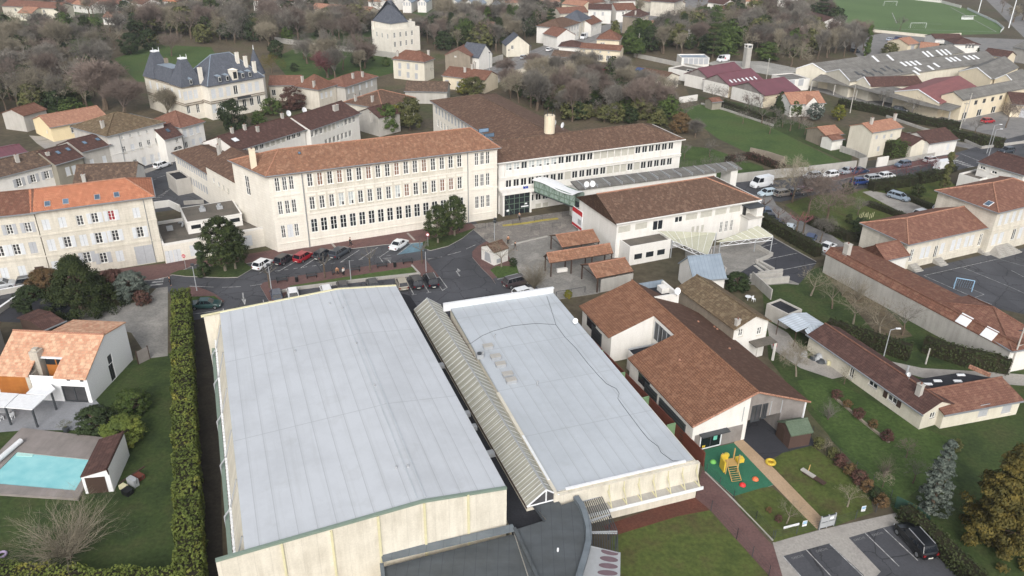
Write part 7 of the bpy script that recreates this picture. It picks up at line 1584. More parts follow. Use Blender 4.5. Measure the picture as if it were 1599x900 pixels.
for poly,n,hr in(([(0,60),(170,60),(170,120),(120,185),(0,190)],22,(4,9)),([(240,60),(600,30),(610,60),(350,72)],26,(4,9)),([(640,44),(870,28),(850,60),(680,85)],26,(4,8)),([(780,150),(960,140),(1080,205),(900,197)],20,(3,6)),([(990,60),(1290,15),(1310,60),(1130,90)],30,(5,10)),([(-60,0),(860,-8),(1280,-8),(1290,8),(860,20),(200,25),(-60,30)],50,(4,8))):
 scatter(poly,n,['round','cone','pine','round'],EV,hr,'',None,2.2,(.9,1.4),mass=True)
E_=L_DARK
for kd,px,h,m,lb,wd in(('fan',(165,172),15,TWIG_R,'huge rounded bare lime tree of many fine stems left of the mansion',1.5),('fan',(195,182),11,TWIG_R,'second rounded bare lime tree of fine stems nearest the mansion',1.4),('fan',(262,185),9,TWIG_Y,'pale bare tree against the left wall of the mansion',1.2),('oak',(62,175),13,TWIG_Y,'tall pale yellowish bare tree at the left edge wood',1.0),('round',(205,85),8,E_,'very dark round yew tree at the edge of the park lawn',1.2),('round',(235,78),8,E_,'second very dark round yew tree beside the park lawn',1.1),('cone',(140,78),13,L_PINE,'dark green conifer rising over the wood at the top left',1.2),('cone',(100,45),11,E_,'dark conifer in front of the top left houses',1.1),('round',(90,165),8,L_MID,'dense dark green laurel below the lime trees at the left',1.3),('round',(118,160),6,L_OLIVE,'olive green shrub between laurel and lime trees',1.2),('oak',(268,88),9,TWIG_R,'round brown bare tree behind the mansion towers',1.3),('round',(240,72),5,L_YEL,'yellow green shrub behind the mansion lawn',1.2),('round',(367,205),8.5,E_,'round dark evergreen oak in front of the mansion',1.05),('round',(458,172),7,L_RED,'brownish evergreen beside the mansion and hip roofed house',1.2),('round',(425,180),5,L_MID,'green shrub right of the dark evergreen oak',1.3),('round',(405,195),4,L_MID,'low green shrub in front of the mansion right end',1.3),('fan',(512,122),9,TWIG_P,'dark crimson bare beech on the park lawn',1.3),('round',(460,112),3,E_,'small dark round bush on the park lawn',1.2),('round',(432,92),7,L_DARK,'dark evergreen at the left end of the second park lawn',1.0),('oak',(425,115),7,L_GOLD,'golden leafed tree beside the mansion turret',1.2),('round',(558,105),5,E_,'dark round bush before the park wall',1.1),('round',(603,104),3.4,L_MID,'green round bush near the cream house',1.2),('oak',(475,92),10,TWIG,'pale bare tree in the middle of the second park lawn',1.1),('cone',(572,98),8,L_PINE,'slim conifer beside the park wall',.8),('oak',(602,76),9,TWIG_R,'bare tree standing before the pyramid roofed villa',.9),('layer',(860,60),12,L_DARK,'tall dark cedar left of the avenue',.9),('cone',(795,60),14,L_PINE,'tall slim conifer above the avenue cottages',.8),('bamboo',(605,208),7.5,L_MID,'tall bamboo clump behind the square house, left half',1.0),('bamboo',(640,203),8.5,L_OLIVE,'tall bamboo clump behind the rear school wing, right half',1.0),('bamboo',(618,200),6.5,L_YEL,'yellowish bamboo between the two bamboo clumps',1.0),('bamboo',(725,148),5,L_YEL,'yellow green bamboo behind the rear wing roof',1.2),('round',(740,150),6,L_OLIVE,'olive shrub right of the long pale bungalow',1.3),('fan',(830,108),6,TWIG_R,'rounded purple brown thicket below the avenue',2.0),('fan',(790,118),6,TWIG_R,'rounded purple brown thicket right of the bungalow gable',1.8),('oak',(664,125),6,TWIG,'bare pollarded tree before the cream house',1.1),('oak',(712,137),5,TWIG,'bare pollarded tree before the long pale bungalow',1.1),('layer',(1112,92),15,L_PINE,'tall dark cedar beside the drill tower yard',.9),('layer',(1280,40),14,L_DARK,'broad dark cedar left of the football field',1.1),('column',(1352,88),12,L_MID,'slim ivy covered poplar behind the factory',1.0),('round',(1388,86),5,L_OLIVE,'green bushy tree behind the factory roofs',1.5),('oak',(1405,48),7,TWIG,'single bare tree at the edge of the football field',.9),('oak',(1235,105),11,TWIG_Y,'wide pale bare tree behind the pale yard',1.3),('round',(1198,95),7,L_MID,'dark leafy trees beside the drill tower',1.6),('cone',(1218,175),6,L_DARK,'dark conifer left of the white cottage',1.0),('cone',(1215,185),5,L_PINE,'second conifer, in front of the dark one by the cottage',1.0),('round',(1240,182),4.5,L_MID,'green round shrub before the white cottage',1.0),('round',(1272,188),5,L_BLUE,'blue grey shrub right of the white cottage',1.1),('round',(1308,188),4.6,L_YEL,'bright yellow green shrub by the right hand gardens',1.0),('oak',(1268,120),6,TWIG,'bare tree in front of the flat workshop',.8),('oak',(1378,170),6,TWIG,'bare tree before the curved shed',.8),('oak',(1424,182),6,TWIG,'bare tree before the middle of the curved shed',.9),('young',(1522,208),4,TWIG,'stubby pruned tree in the factory yard',1.2),('oak',(1570,200),8,TWIG_R,'bare tree at the right edge of the factory yard',.9),('round',(1062,208),5.5,L_BRONZE,'bronze leafed tree at the right end of the school wood',1.2),('fan',(1085,215),5,TWIG,'pale bare shrub at the corner of the meadow',1.3)):
 tree(kd,px,h,m,lb,None,TRNG.randrange(3),wide=wd)
for kd,px,h,m,lb,wd,bk in(('nearcone',(128,484),9.4,L_PINE,'big cone shaped dark green conifer in front of the apartments',1.0,None),('nearbush',(76,462),4.6,L_BRONZE,'rust brown bush left of the big conifer',1.4,None),('nearbush',(183,462),4.6,L_RED,'reddish brown bush right of the big conifer',1.0,None),('nearbush',(208,466),4.6,L_BLUE,'grey green bush at the zebra crossing',1.2,None),('nearbush',(52,484),4,L_DARK,'dark green bush at the ramp wall',1.3,None),('nearbush',(225,476),2.6,L_RED,'low brownish bush nearest the hedge',1.2,None),('nearpine',(352,424),9.8,L_PINE,'taller pine with a pale trunk on the traffic island',1.05,BARK_P),('nearpine',(368,421),8.2,L_PINE,'lower pine right of the tall pine on the traffic island',1.0,BARK_P),('column',(319,432),6.2,L_DARK,'dark column cypress on the traffic island',1.3,None),('nearpine',(684,380),7.4,L_PINE,'left pine beside the school entrance',1.05,BARK_P),('nearpine',(710,369),8.0,L_PINE,'right pine beside the school entrance',.9,BARK_P),('young',(783,418),5.6,TWIG_Y,'slim pale bare tree beside the kiosk',1.0,BARK_P),('bigshrub',(834,452),5.8,TWIG_Y,'wide bare many stemmed tree by the parked cars',.8,BARK_P),('nearbush',(801,417),1.8,L_DARK,'dark green shrub behind the kiosk',1.0,None),('nearbush',(887,466),1.5,L_YEL,'small yellow green bush behind the flat hall',1.1,None),('bigshrub',(108,872),6.8,TWIG_Y,'wide bare many stemmed tree on the lawn near the pool',1.25,None),('nearbush',(152,672),3.2,L_DARK,'dark round shrub beside the modern house',1.45,None),('nearbush',(194,690),3.4,L_HEDGE,'light green round shrub below the modern house',1.5,None),('nearbush',(208,642),3.0,L_MID,'green round shrub beside the white house wall',1.5,None),('young',(104,674),1.6,L_OLIVE,'small potted olive tree on the terrace',1.2,None),('nearlayer',(1552,842),11.5,L_GOLD,'large golden leafed conifer at the right edge',.86,None),('nearspruce',(1452,800),9.4,L_BLUE,'slender blue grey spruce left of the golden conifer',1.0,None),('young',(1228,818),2.9,TWIG_Y,'small bare tree beside the sandy path',1.0,BARK_P),('young',(1323,792),3.0,TWIG_Y,'small bare tree on the nursery lawn',1.1,BARK_P),('shrub',(1380,745),3.0,TWIG_R,'dark bare bush on the orchard grass',1.0,None),('shrub',(1378,762),2.4,TWIG_Y,'pale bare bush below the dark one',.9,None),('oak',(1243,588),5.2,TWIG_Y,'pollarded tree with a thick pale trunk by the farmhouse track',1.0,BARK_P),('young',(1373,530),6.0,TWIG_Y,'bare tree with upright tan twigs in the middle of the walled garden',1.2,BARK_P),('young',(1409,524),5.2,TWIG,'bare tree by the shed wall of the walled garden',1.1,None),('young',(1332,506),5.6,TWIG_Y,'bare tree left of the tan twigged garden tree',1.1,BARK_P),('young',(1299,482),5.0,TWIG_Y,'bare tree near the upper end of the walled garden',1.1,None),('young',(1266,462),4.6,TWIG_Y,'bare pale tree beside the ramp walls',1.3,BARK_P),('shrub',(1340,470),4.2,TWIG_Y,'tall pale brush at the back of the walled garden',1.1,None),('shrub',(1315,462),4.0,TWIG_Y,'pale brush at the corner of the shed wall',1.1,None),('shrub',(1293,655),2.8,TWIG,'low bare shrub below the pollarded tree',1.2,None),('nearbush',(1150,452),3.0,L_DARK,'dark bush below the ramp walls',1.5,None),('oak',(1237,316),10,TWIG_Y,'big bare tan twigged tree, left of three on the front lawn',1.05,None),('oak',(1262,335),9.5,TWIG_R,'big bare brown tree, middle of three on the front lawn',1.0,None),('oak',(1291,343),9.8,TWIG_R,'big bare spreading tree, right of three on the front lawn',1.2,None),('oak',(1281,379),5.4,TWIG,'bare tree at the lower end of the parking lane',1.0,None),('young',(1339,336),3.8,TWIG,'small dark bare tree on the lawn by the white stakes',1.2,None),('shrub',(1318,325),3.2,TWIG_R,'low bare shrubs on the front lawn',1.4,None),('column',(1471,302),9.2,L_OLIVE,'tall olive brown column cypress on the right lawn',.95,None),('nearbush',(1432,307),2.8,L_HEDGE_D,'rounded clipped bush on the right lawn',1.2,None),('nearbush',(1324,350),2.2,L_HEDGE_D,'clipped drum shaped bush on the front lawn',.8,None),('nearbush',(1478,322),2.6,L_DARK,'dark clipped bush beside the tall school house',.8,None),('nearbush',(1345,362),3.0,L_DARK,'dark grey green bush beside the primary school',1.6,None),('nearbush',(1362,372),2.4,L_DARK,'dark bush at the corner of the primary school',1.6,None),('nearbush',(1322,303),2.6,L_HEDGE_D,'clipped bush at the gravel drive gate',1.2,None)):
 tree(kd,px,h,m,lb,None,0 if kd.startswith('near')else TRNG.randrange(3),wide=wd,bark=bk)
GP='pollarded crimson trees of the parking lane'
for px,h,m,lb in(((1243,364),4.2,TWIG_P,'crimson twigged tree nearest the annex canopy'),((1254,364),3.8,TWIG_P,'crimson twigged tree just right of the nearest one'),((1213,352),3.8,TWIG_R,'brown twigged low tree in the parking lane'),((1191,337),4.0,TWIG_R,'brown twigged low tree at the upper end of the parking lane'),((1226,358),3.0,TWIG_R,'small brown twigged tree between two parked cars'),((1330,290),4.2,TWIG_P,'crimson pollard beside the blue car on the street'),((1399,279),3.4,TWIG_P,'first crimson pollard behind the street hedge'),((1414,277),3.4,TWIG_P,'second crimson pollard behind the street hedge'),((1436,272),3.8,TWIG_P,'third crimson pollard behind the street hedge'),((1452,268),3.8,TWIG_P,'fourth crimson pollard, next to the white van')):
 tree('pollard',px,h,m,lb,GP,TRNG.randrange(2),wide=1.3)
for i,(px,lb)in enumerate(((z11(85,898),'leftmost pollarded plane with knobbly arms on the red pavement'),(z11(430,836),'pollarded plane behind the seated people on the red pavement'),(z11(713,796),'pollarded plane between two benches in the car park'),(z11(1036,746),'pollarded plane beside the blue painted bay'))):tree('pollard',px,4.3,TWIG,lb,'pollarded planes of the car park',i%2,zg=.12)
GS_='shrubs along the nursery fence'
for i,(px,h,m,k)in enumerate((((1278,700),1.6,L_OLIVE,'nearbush'),((1288,705),1.7,TWIG_Y,'shrub'),((1300,716),1.5,L_OLIVE,'nearbush'),((1311,728),1.7,L_RED,'nearbush'),((1325,742),1.6,L_BRONZE,'nearbush'),((1340,755),1.8,L_RED,'nearbush'),((1352,768),1.7,L_BRONZE,'nearbush'),((1366,780),1.6,L_DARK,'nearbush'),((1375,792),1.7,L_BRONZE,'nearbush'),((1215,815),.9,L_RED,'nearbush'),((1200,800),.7,L_BRONZE,'nearbush'))):
 tree(k,px,h,m,('olive shrub nearest the garden shed','tan grassy bush beside the garden shed','green shrub below the tan grassy bush','dark red shrub on the fence above the nursery lawn','bronze shrub halfway along the nursery fence','red brown shrub behind the small bare lawn tree','bronze shrub right of the small bare lawn tree','dark green shrub at the green screen','bronze shrub at the corner of the green screen','low red shrub at the foot of the path tree','low bronze shrub on the nursery strip')[i],GS_,0,wide=1.1,name='shrub',cat='shrub')
GO='brown shrubs of the orchard border'
for px,h,m,lb in(((1306,622),1.3,L_RED,'first brown shrub of the stone edged border, nearest the farmhouse track'),((1322,636),1.1,L_BRONZE,'second brown shrub of the stone edged border'),((1340,652),1.4,L_RED,'brown shrub at the middle of the stone edged border'),((1362,668),1.2,L_BRONZE,'brown shrub past the middle of the stone edged border'),((1384,688),1.5,L_RED,'last brown shrub at the lower end of the stone edged border')):tree('nearbush',px,h,m,lb,GO,0,wide=1.3,name='shrub',cat='shrub')
for k,px,h,m,lb in(('shrub',(1318,600),2.4,TWIG_Y,'pale bare bush just below the farmhouse track'),('shrub',(1415,715),2.8,TWIG_R,'bare reddish bush below the farmhouse gable'),('young',(1425,755),3.6,TWIG,'small bare fruit tree left of the blue grey spruce'),('nearbush',(1490,705),1.8,L_OLIVE,'olive bush under the farm annex wall'),('shrub',(1590,790),3.4,TWIG_Y,'pale bare brush right of the golden conifer')):tree(k,px,h,m,lb,None,0)
hedge('long clipped green and yellow hedge between the garden and the large hall',[(281,452),(284,600),(290,760),(298,1010)],2.3,3.3,L_HEDGE,34,.17,zp=3.3,wob=.32)
hedge('yellow green hedge along the bottom of the garden',[(-60,893),(60,899),(130,908),(312,904)],3.2,2.0,L_HEDGE,40,.14,zp=2.0,seed=4,wob=.3)
hedge('clipped dark hedge between the annex yard and the parking lane',A(s4,(75,672),(270,785),(480,905)),1.8,2.2,L_HEDGE_D,14,.16)
hedge('hedge with a light green top along the lower front lawn',A(s4,(420,672),(560,735),(690,790),(800,795)),1.8,1.6,L_HEDGE_D,14,.16)
hedge('clipped street hedge before the front lawn, left piece',A(s4,(850,440),(1155,398)),2.2,2.2,L_HEDGE_D,14,.16)
hedge('clipped street hedge before the front lawn, right piece',A(s4,(1180,388),(1335,358)),2.4,2.2,L_HEDGE_D,14,.16)
hedge('low hedge on the left side of the gravel drive',A(s4,(830,545),(970,595),(1115,650)),1.4,1.1,L_HEDGE_D,12,.15)
hedge('low hedge on the right side of the gravel drive',A(s4,(970,450),(1150,520),(1325,592)),1.4,1.1,L_HEDGE_D,12,.15)
hedge('low hedge along the far street corner',A(s4,(1325,345),(1440,300)),1.4,1.2,L_HEDGE_D,12,.15)
hedge('big clipped oval bush beside the tall cream house',A(s4,(955,198),(1075,190)),4.2,3.6,L_MID,16,.18,name='clipped_bush',cat='bush')
hedge('dark hedge on the left between farmhouse and walled garden',[(1290,520),(1352,540),(1418,562)],1.6,2.4,L_HEDGE_D,16,.16)
hedge('dark hedge on the right in front of the shed wall',[(1440,548),(1500,568),(1572,582)],1.8,2.4,L_HEDGE_D,16,.16)
hedge('dark hedge beside the parked black car at the bottom right',[(1408,808),(1450,845),(1510,905),(1580,985)],1.7,1.7,L_HEDGE_D,30,.13)
hedge('dark hedge between factory yard and villas',A(f4,(310,470),(560,520),(900,600),(1150,640)),2.4,2.2,L_HEDGE_D,5,.25)
hedge('dark hedge along the right part of the factory yard',A(f4,(1100,690),(1300,740),(1450,760)),3,2.2,L_HEDGE_D,5,.25)
hedge('dark hedge beside the concrete post fence of the meadow',A(f3,(390,610),(600,690),(830,770)),1.6,2.0,L_HEDGE_D,6,.22)
hedge('clipped hedge left of the tall house drive',A(f4,(1000,75),(1280,105)),2,2,L_HEDGE_D,4,.3)
hedge('ivy covered hedge below the meadow wall',A(s4,(-160,250),(0,215),(120,260),(230,300)),1.6,1.6,L_RED,8,.2)
TREES.sort(key=lambda t:-t[6]*min(1.5,t[7])/math.hypot(t[3],t[4],CAM_H));LOW={}
def low(kind,i):
 if(kind,i)not in LOW:
  if kind in('oak','fan','poplar','young','pollard','shrub','bigshrub'):T,Cn=bare_tree(300+i,12,kind if kind in('oak','fan','poplar')else 'oak',.05,3)
  else:T,Cn=leafy(330+i,9,kind if kind in('round','cone','layer','pine')else 'round',8,.5,1100)
  LOW[kind,i]=(T,Cn,max(v.z for v in Cn.v))
 return LOW[kind,i]
mv,mf,mm,mmats=[],[],[],[BARK];mr=random.Random(11)
for kind,mat,x,y,z,h,wd in[t[1:]for t in TREES[292:]]+EXTRA:
 leafk=kind not in('oak','fan','poplar','young','pollard','shrub','bigshrub')
 if leafk and mat in(TWIG,TWIG_R,TWIG_Y,TWIG_P):mat=mr.choice([L_DARK,L_OLIVE,L_PINE,L_MID])
 if mat not in mmats:mmats.append(mat)
 T,Cn,h0=low(kind,mr.randrange(3));k=h/h0;a=mr.random()*6.283;c,s=math.cos(a)*k*wd,math.sin(a)*k*wd
 for M,mi in((T,0),(Cn,mmats.index(mat))):
  o=len(mv);mv+=[(x+v.x*c-v.y*s,y+v.x*s+v.y*c,z+v.z*k)for v in M.v];mf+=[tuple(o+i for i in f)for f in M.f];mm+=[mi]*len(M.f)
me=bpy.data.meshes.new('far_woods');me.from_pydata(mv,[],mf)
for m in mmats:me.materials.append(m)
me.polygons.foreach_set('material_index',mm);me.update();o=link('far_woods',me);o['kind']='stuff';o['label']='mass of bare grey brown trees filling the far woods'
for t in TREES[292:]:
 for ch in list(t[0].children):bpy.data.objects.remove(ch)
 bpy.data.objects.remove(t[0])
def off(p,dx,dy):return(p[0]+dx,p[1]+dy)
GC='cars in front of the school';K=(40,42,48);WH=(228,230,232);SI=(168,172,176)
for k,c,p,d,lb,g_ in(('hatch',WH,z11(45,768),(25,-15),'white hatchback at the left end of the school front row',GC),('hatch',K,z11(178,738),(25,-15),'black hatchback next to the red car',GC),('hatch',(150,30,42),z11(297,722),(25,-15),'red hatchback in the school front row',GC),('hatch',(52,56,62),z11(420,706),(25,-15),'dark grey car behind the pollarded plane',GC),('wagon',(58,64,72),z11(525,694),(25,-15),'dark estate car right of the pollarded plane',GC),('sedan',WH,z11(893,645),(22,-15),'white saloon beside the blue painted bay',GC),('hatch',(160,154,140),s7(567,212),(-6,-14),'beige grey car behind the corner of the large hall roof',GC),('wagon',K,s7(665,197),(-6,-13),'black estate car, middle of three behind the hall roof',GC),('suv',(34,36,44),s7(768,190),(-7,-13),'black car at the right end of the bays behind the hall',GC),('hatch',WH,s7(45,262),(-5,-14),'white car with a dark roof window peeping over the hall roof',GC),('hatch',(50,52,58),s7(160,232),(-5,-14),'dark car peeping over the hall roof, left of the post',GC),('hatch',(60,64,70),s7(365,216),(-6,-14),'dark car peeping over the hall roof, right of the post',GC),('hatch',(74,84,100),s2(1348,505),(-3,-14),'grey blue car at the lamp post over the hall roof',GC),('hatch',WH,s2(1520,488),(-3,-14),'white car next to the grey blue one',GC),('sedan',(38,66,66),s2(615,600),(20,-1),'dark green old saloon beside the long hedge',GC),('suv',(66,58,60),s1(520,752),(24,-6),'dark brown car parked by the bare many stemmed tree',GC),('hatch',WH,s1(592,852),(24,-6),'white car parked behind the flat hall parapet',GC),('wagon',SI,(2,450),(20,-3),'silver car cut by the left edge before the apartments',GC),('suv',(44,46,50),(52,446),(20,-3),'dark car before the apartments left of the rust brown bush',GC),('van',K,(86,494),(20,2),'black van parked under the bushes by the barn',GC),('hatch',WH,q(1,0,1015,146),(20,-7),'white hatchback in the side street before the town house',GC)):
 car(k,c,p,off(p,*d),lb,g_,name='car',z=.13 if 'bare many' in lb or 'flat hall parapet' in lb else.03)
GC='cars of the right hand street'
for k,c,p,d,lb in(('van',WH,s4(82,412),(-20,4),'white van at the left end of the right hand street'),('hatch',(190,206,216),s4(122,474),(-20,3),'pale blue white car behind the annex roof corner'),('wagon',(130,124,118),s4(238,476),(20,-3),'grey estate car below the white van'),('hatch',WH,s4(565,345),(-20,3),'small white car below the street wall'),('sedan',(38,56,84),s4(772,318),(20,-3),'dark blue saloon near the gate'),('hatch',(40,62,116),s4(775,394),(20,-2),'bright blue hatchback beside a crimson pollard'),('wagon',SI,s4(872,370),(20,-2),'silver car next to the blue hatchback'),('hatch',WH,s4(965,352),(20,-3),'white car behind the crimson pollards'),('hatch',(92,106,124),s4(1076,272),(-20,3),'grey blue car on the red pavement'),('hatch',(206,208,210),s4(1276,240),(20,-3),'pale car at the end of the red pavement'),('van',WH,s4(1366,292),(20,-3),'white van beside the column cypress'),('sedan',(36,40,56),s4(145,650),(10,14),'dark car at the head of the parking lane'),('hatch',(70,90,116),s4(122,618),(10,14),'blue grey car behind the dark one in the parking lane'),('hatch',(206,216,226),s4(280,724),(10,-14),'pale car under the crimson twigged tree'),('hatch',(76,92,124),s4(428,795),(10,-14),'blue grey car in the parking lane by the hedge'),('sedan',WH,s4(545,855),(22,-12),'white saloon at the lower end of the parking lane'),('wagon',(140,154,168),s4(1046,500),(20,6),'silver blue estate car on the gravel drive'),('hatch',WH,s4(1210,618),(20,-5),'white car roof behind the primary school ridge'),('hatch',(220,222,230),s4(1346,585),(20,-5),'white car roof nearest the tall school house'),('hatch',(44,52,62),q(1,3,1490,55),(-20,3),'dark car driving at the far right junction'),('wagon',(48,54,62),f4(735,510),(20,3),'dark car in the factory yard under the curved shed'),('hatch',(170,34,44),f4(1345,588),(20,-2),'red car in the factory yard')):
 car(k,c,p,off(p,*d),lb,GC,z=.15 if 'red pavement' in lb else.05)
GC='cars of the right hand street'
for k,c,p,d,lb in(('hatch',(60,62,70),s4(330,470),(20,-3),'dark car half hidden behind the tan twigged tree'),('hatch',SI,s4(440,352),(-20,3),'silver car by the wall left of the small white car'),('wagon',(90,40,50),s4(375,455),(20,-3),'dark red car between the big bare lawn trees and the street'),('hatch',(52,60,84),s4(205,688),(10,-14),'dark blue car between two crimson trees of the parking lane'),('hatch',WH,s4(60,570),(10,14),'white car close to the annex stair tower'),('sedan',(150,156,164),s4(690,318),(20,-3),'grey saloon beside the street wall')):car(k,c,p,off(p,*d),lb,GC,z=.05)
GC='far cars on the avenue and yards'
for k,c,p,d,lb in(('hatch',WH,q(0,2,230,320),(20,-9),'white car driving on the avenue'),('hatch',(176,190,200),q(0,2,70,368),(20,-9),'pale blue car driving on the avenue'),('van',WH,q(0,2,447,243),(-20,9),'white van parked before the avenue house row'),('van',WH,q(0,2,1315,385),(-20,3),'white ambulance with a red cross in the pale yard'),('hatch',(120,40,46),q(0,2,585,448),(20,5),'dark red car beside the cream bungalow'),('hatch',(190,200,216),(1391,65),(20,3),'pale car in the lot below the football field'),('hatch',(56,76,120),(1404,63),(20,3),'blue car in the lot below the football field'),('hatch',WH,(1454,66),(20,-4),'white car behind the club house'),('hatch',(50,60,70),(1335,82),(20,4),'dark car among the bare trees behind the factory')):
 r=car(k,c,p,off(p,*d),lb,GC,z=.05)
 if 'red cross' in lb:
  b=MB()
  for sy in(-1,1):b.box(-.35,sy*1.0-.01,1.2,.35,sy*1.0+.01,1.5,REDP);b.box(-.15,sy*1.0-.012,1.0,.15,sy*1.0+.012,1.7,REDP)
  b.build('red_cross',r)
car('suv',(18,20,24),(1427,850),(1402,822),'large black estate car in the crèche parking bay at the bottom right','cars at the nursery',z=.1)
NAVY=m_flat('navy_cloth',(44,50,70),.9);GREYC=m_flat('grey_cloth',(110,108,106),.9);WHC=m_flat('white_cloth',(214,212,208),.9);REDC=m_flat('red_cloth',(190,48,56),.9);TAN=m_flat('tan_cloth',(150,112,84),.9);DCL=m_flat('dark_cloth',(40,40,44),.9)
for px,po,a_,b_,lb,f_,z in((z11(590,640),'walk',DCL,DCL,'person in dark clothes walking along the red pavement by the school',.4,.13),(z11(548,828),'stand',WHC,DCL,'person in a white top standing at the bench',2.6,.13),(s1(545,150),'walk',GREYC,DCL,'person walking past the glass school doors',1.2,.1),(s1(505,428),'walk',DCL,GREYC,'person in a black coat crossing the paved court',-.6,.1),(s1(440,372),'stand',TAN,DCL,'person standing behind the kiosk',2.0,.1),(z11(1268,548),'stand',WHC,NAVY,'person in a white jacket beside the right entrance pine',.5,.15),(z11(1290,520),'stand',DCL,DCL,'person in black beside the right entrance pine',.5,.15),(q(2,3,36,400),'stand',REDC,DCL,'person in a red coat on the farmhouse track',1.0,.03),(s2(243,378),'stand',DCL,DCL,'dark figure at the end of the long hedge',.2,.03)):
 person(px,po,a_,b_,lb,f_,z)
def bench(px,ahead,lb,g_,z=.12):
 p,a=P(px,z),P(ahead,z);r=thing('bench',lb,'bench',p,math.atan2((a-p).y,(a-p).x),g_)
 b=MB()
 for i in range(4):b.box(-.9,-.25+i*.12,.42,.9,-.16+i*.12,.46,DGREY)
 b.build('seat',r);b=MB()
 for i in range(3):b.box(-.9,.24,.52+i*.12,.9,.28,.6+i*.12,DGREY)
 b.build('backrest',r)
 for x in(-.75,.75):b=MB();b.box(x-.05,-.22,0,x+.05,.26,.42,BLACK);b.box(x-.04,.2,.42,x+.04,.24,.86,BLACK);b.build('leg',r)
 return r
for p,lb in(((163,862),'leftmost dark bench on the red pavement'),((347,835),'bench left of the seated people'),((507,812),'bench with a seated person'),((617,797),'bench just right of the lamp post'),((787,771),'bench left of the litter bin'),((947,745),'rightmost dark bench on the red pavement')):
 r=bench(z11(*p),z11(p[0]+60,p[1]-8),lb,'benches of the car park pavement')
 if 'seated person' in lb:c=r.location;o=person(z11(512,812),'sit',TAN,DCL,'person in a tan top sitting on the bench',r.rotation_euler[2]-1.57,.12);o.location=(c.x,c.y+.05,.07)
for p,lb in((z11(254,860),'litter bin beside the leftmost bench'),(z11(867,768),'litter bin between the right hand benches'),(s1(317,168),'black litter bin beside the school notice')):
 r=thing('litter_bin',lb,'litter bin',P(p,.12),0,'dark litter bins');b=MB();b.tube((0,0,0),(0,0,.85),.24,.26,10,BLACK,True);b.build('body',r);b=MB();b.tube((0,0,.85),(0,0,.95),.28,.28,10,DGREY,True);b.build('lid',r)
def lamp(px,h,lb,g_='street lamps',arm=.0,m=LGREY,z=.1,ball=False):
 p=P(px,z);r=thing('street_lamp',lb,'street lamp',p,0,g_);b=MB();b.tube((0,0,0),(0,0,h),.085,.05,7,m)
 if arm:b.tube((0,0,h),(arm,0,h+.25),.05,.04,6,m)
 b.build('pole',r);b=MB()
 if arm:b.box(arm-.1,-.12,h+.2,arm+.5,.12,h+.32,WHITEM)
 else:b.tube((0,0,h),(0,0,h+.28),.26,.3,10,DGREY,True)
 b.build('lamp_head',r)
for p,h,lb in((z11(592,848),3.6,'grey lamp post right of the seated people'),(z11(1062,798),3.8,'grey lamp post at the car park entrance'),(s2(1296,440),4.6,'pale lamp post at the left end of the red pavement'),(s2(517,428),4.4,'dark lamp post on the corner by the long hedge'),(s1(312,335),3.6,'lamp post beside the kiosk'),(f1(1090,590),6,'lamp post at the near end of the avenue'),(f1(1430,500),5,'lamp post in the middle of the avenue'),(f1(1250,540),5,'lamp post between the cottages on the avenue')):lamp(p,h,lb)
for p,h,a_,lb in((f4(1340,800),7,1.2,'curved street lamp at the right hand junction'),(q(2,3,715,460),5,.8,'lamp on a pale trunk by the dark hedges'),(q(1,3,1375,90),7,1.0,'lamp on a pole at the edge of the junction')):lamp(p,h,lb,arm=a_)
for p,h,lb in((f4(1140,680),9,'tall wooden pole at the arched hall'),(f4(388,520),8,'tall wooden pole before the curved shed'),(f4(1185,580),8,'wooden pole beside the arch of the factory'),(q(2,3,1505,530),7,'leaning grey pole at the white shed corner'),(f3(780,365),7,'wooden pole behind the burgundy sheds'),(f2(890,490),8,'wooden pole at the lane right of the pyramid roof'),(s3(160,560),4,'wooden pole at the zinc roof'),(q(2,3,985,475),2.5,'post at the end of the dark hedge')):
 r=thing('utility_pole',lb,'pole',P(p),0,'poles');b=MB();b.tube((0,0,0),(.0,0,h),.13,.09,7,GREYW);b.build('pole',r)
 if h>5:b=MB();b.box(-.6,-.05,h-.5,.6,.05,h-.4,DGREY);b.build('crossarm',r)
def sign(px,h,r_,lb,face,m1,m2=None,z=.12):
 r=thing('road_sign',lb,'road sign',P(px,z),0,'round road signs');b=MB();b.tube((0,0,0),(0,0,h),.035,.035,6,LGREY);b.build('post',r);b=MB();b.tube((0,-.05,h),(0,-.02,h),r_,r_,16,m1,True);b.build('disc',r);b=MB()
 if m2=='bar':b.box(-r_*.7,-.062,h-r_*.18,r_*.7,-.052,h+r_*.18,WHITEM)
 else:b.tube((0,-.06,h),(0,-.052,h),r_*.72,r_*.72,16,WHITEM,True)
 b.build('emblem',r)
sign(s2(405,208),2.5,.32,'red and white no entry sign before the service block',0,REDP,'bar');sign(z11(1074,640),2.3,.32,'round white sign with a red rim beside the entrance pines',0,REDP)
for p,lb in((s1(520,182),'crowd barrier at the yellow kerb before the doors'),(s1(725,150),'crowd barrier at the middle of the yellow kerb'),(s1(695,242),'crowd barrier in the middle of the cobbled court'),(s1(893,212),'crowd barrier at the right of the cobbled court'),(s1(190,228),'bicycle rack at the corner of the red pavement'),(s1(265,322),'bicycle rack beside the kiosk'),(s1(985,112),'crowd barrier below the red and white banner'),(s1(300,205),'bicycle rack below the school notice')):
 r=thing('barrier',lb,'barrier',P(p,.1),.45,'metal barriers of the court');b=MB()
 for x in(-.9,.9):b.tube((x,0,0),(x,0,1.0),.025,.025,5,DGREY)
 for z_ in(.25,1.0):b.tube((-.9,0,z_),(.9,0,z_),.025,.025,5,DGREY)
 for i in range(6):b.tube((-.7+i*.28,0,.25),(-.7+i*.28,0,1.0),.012,.012,4,DGREY)
 b.build('frame',r)
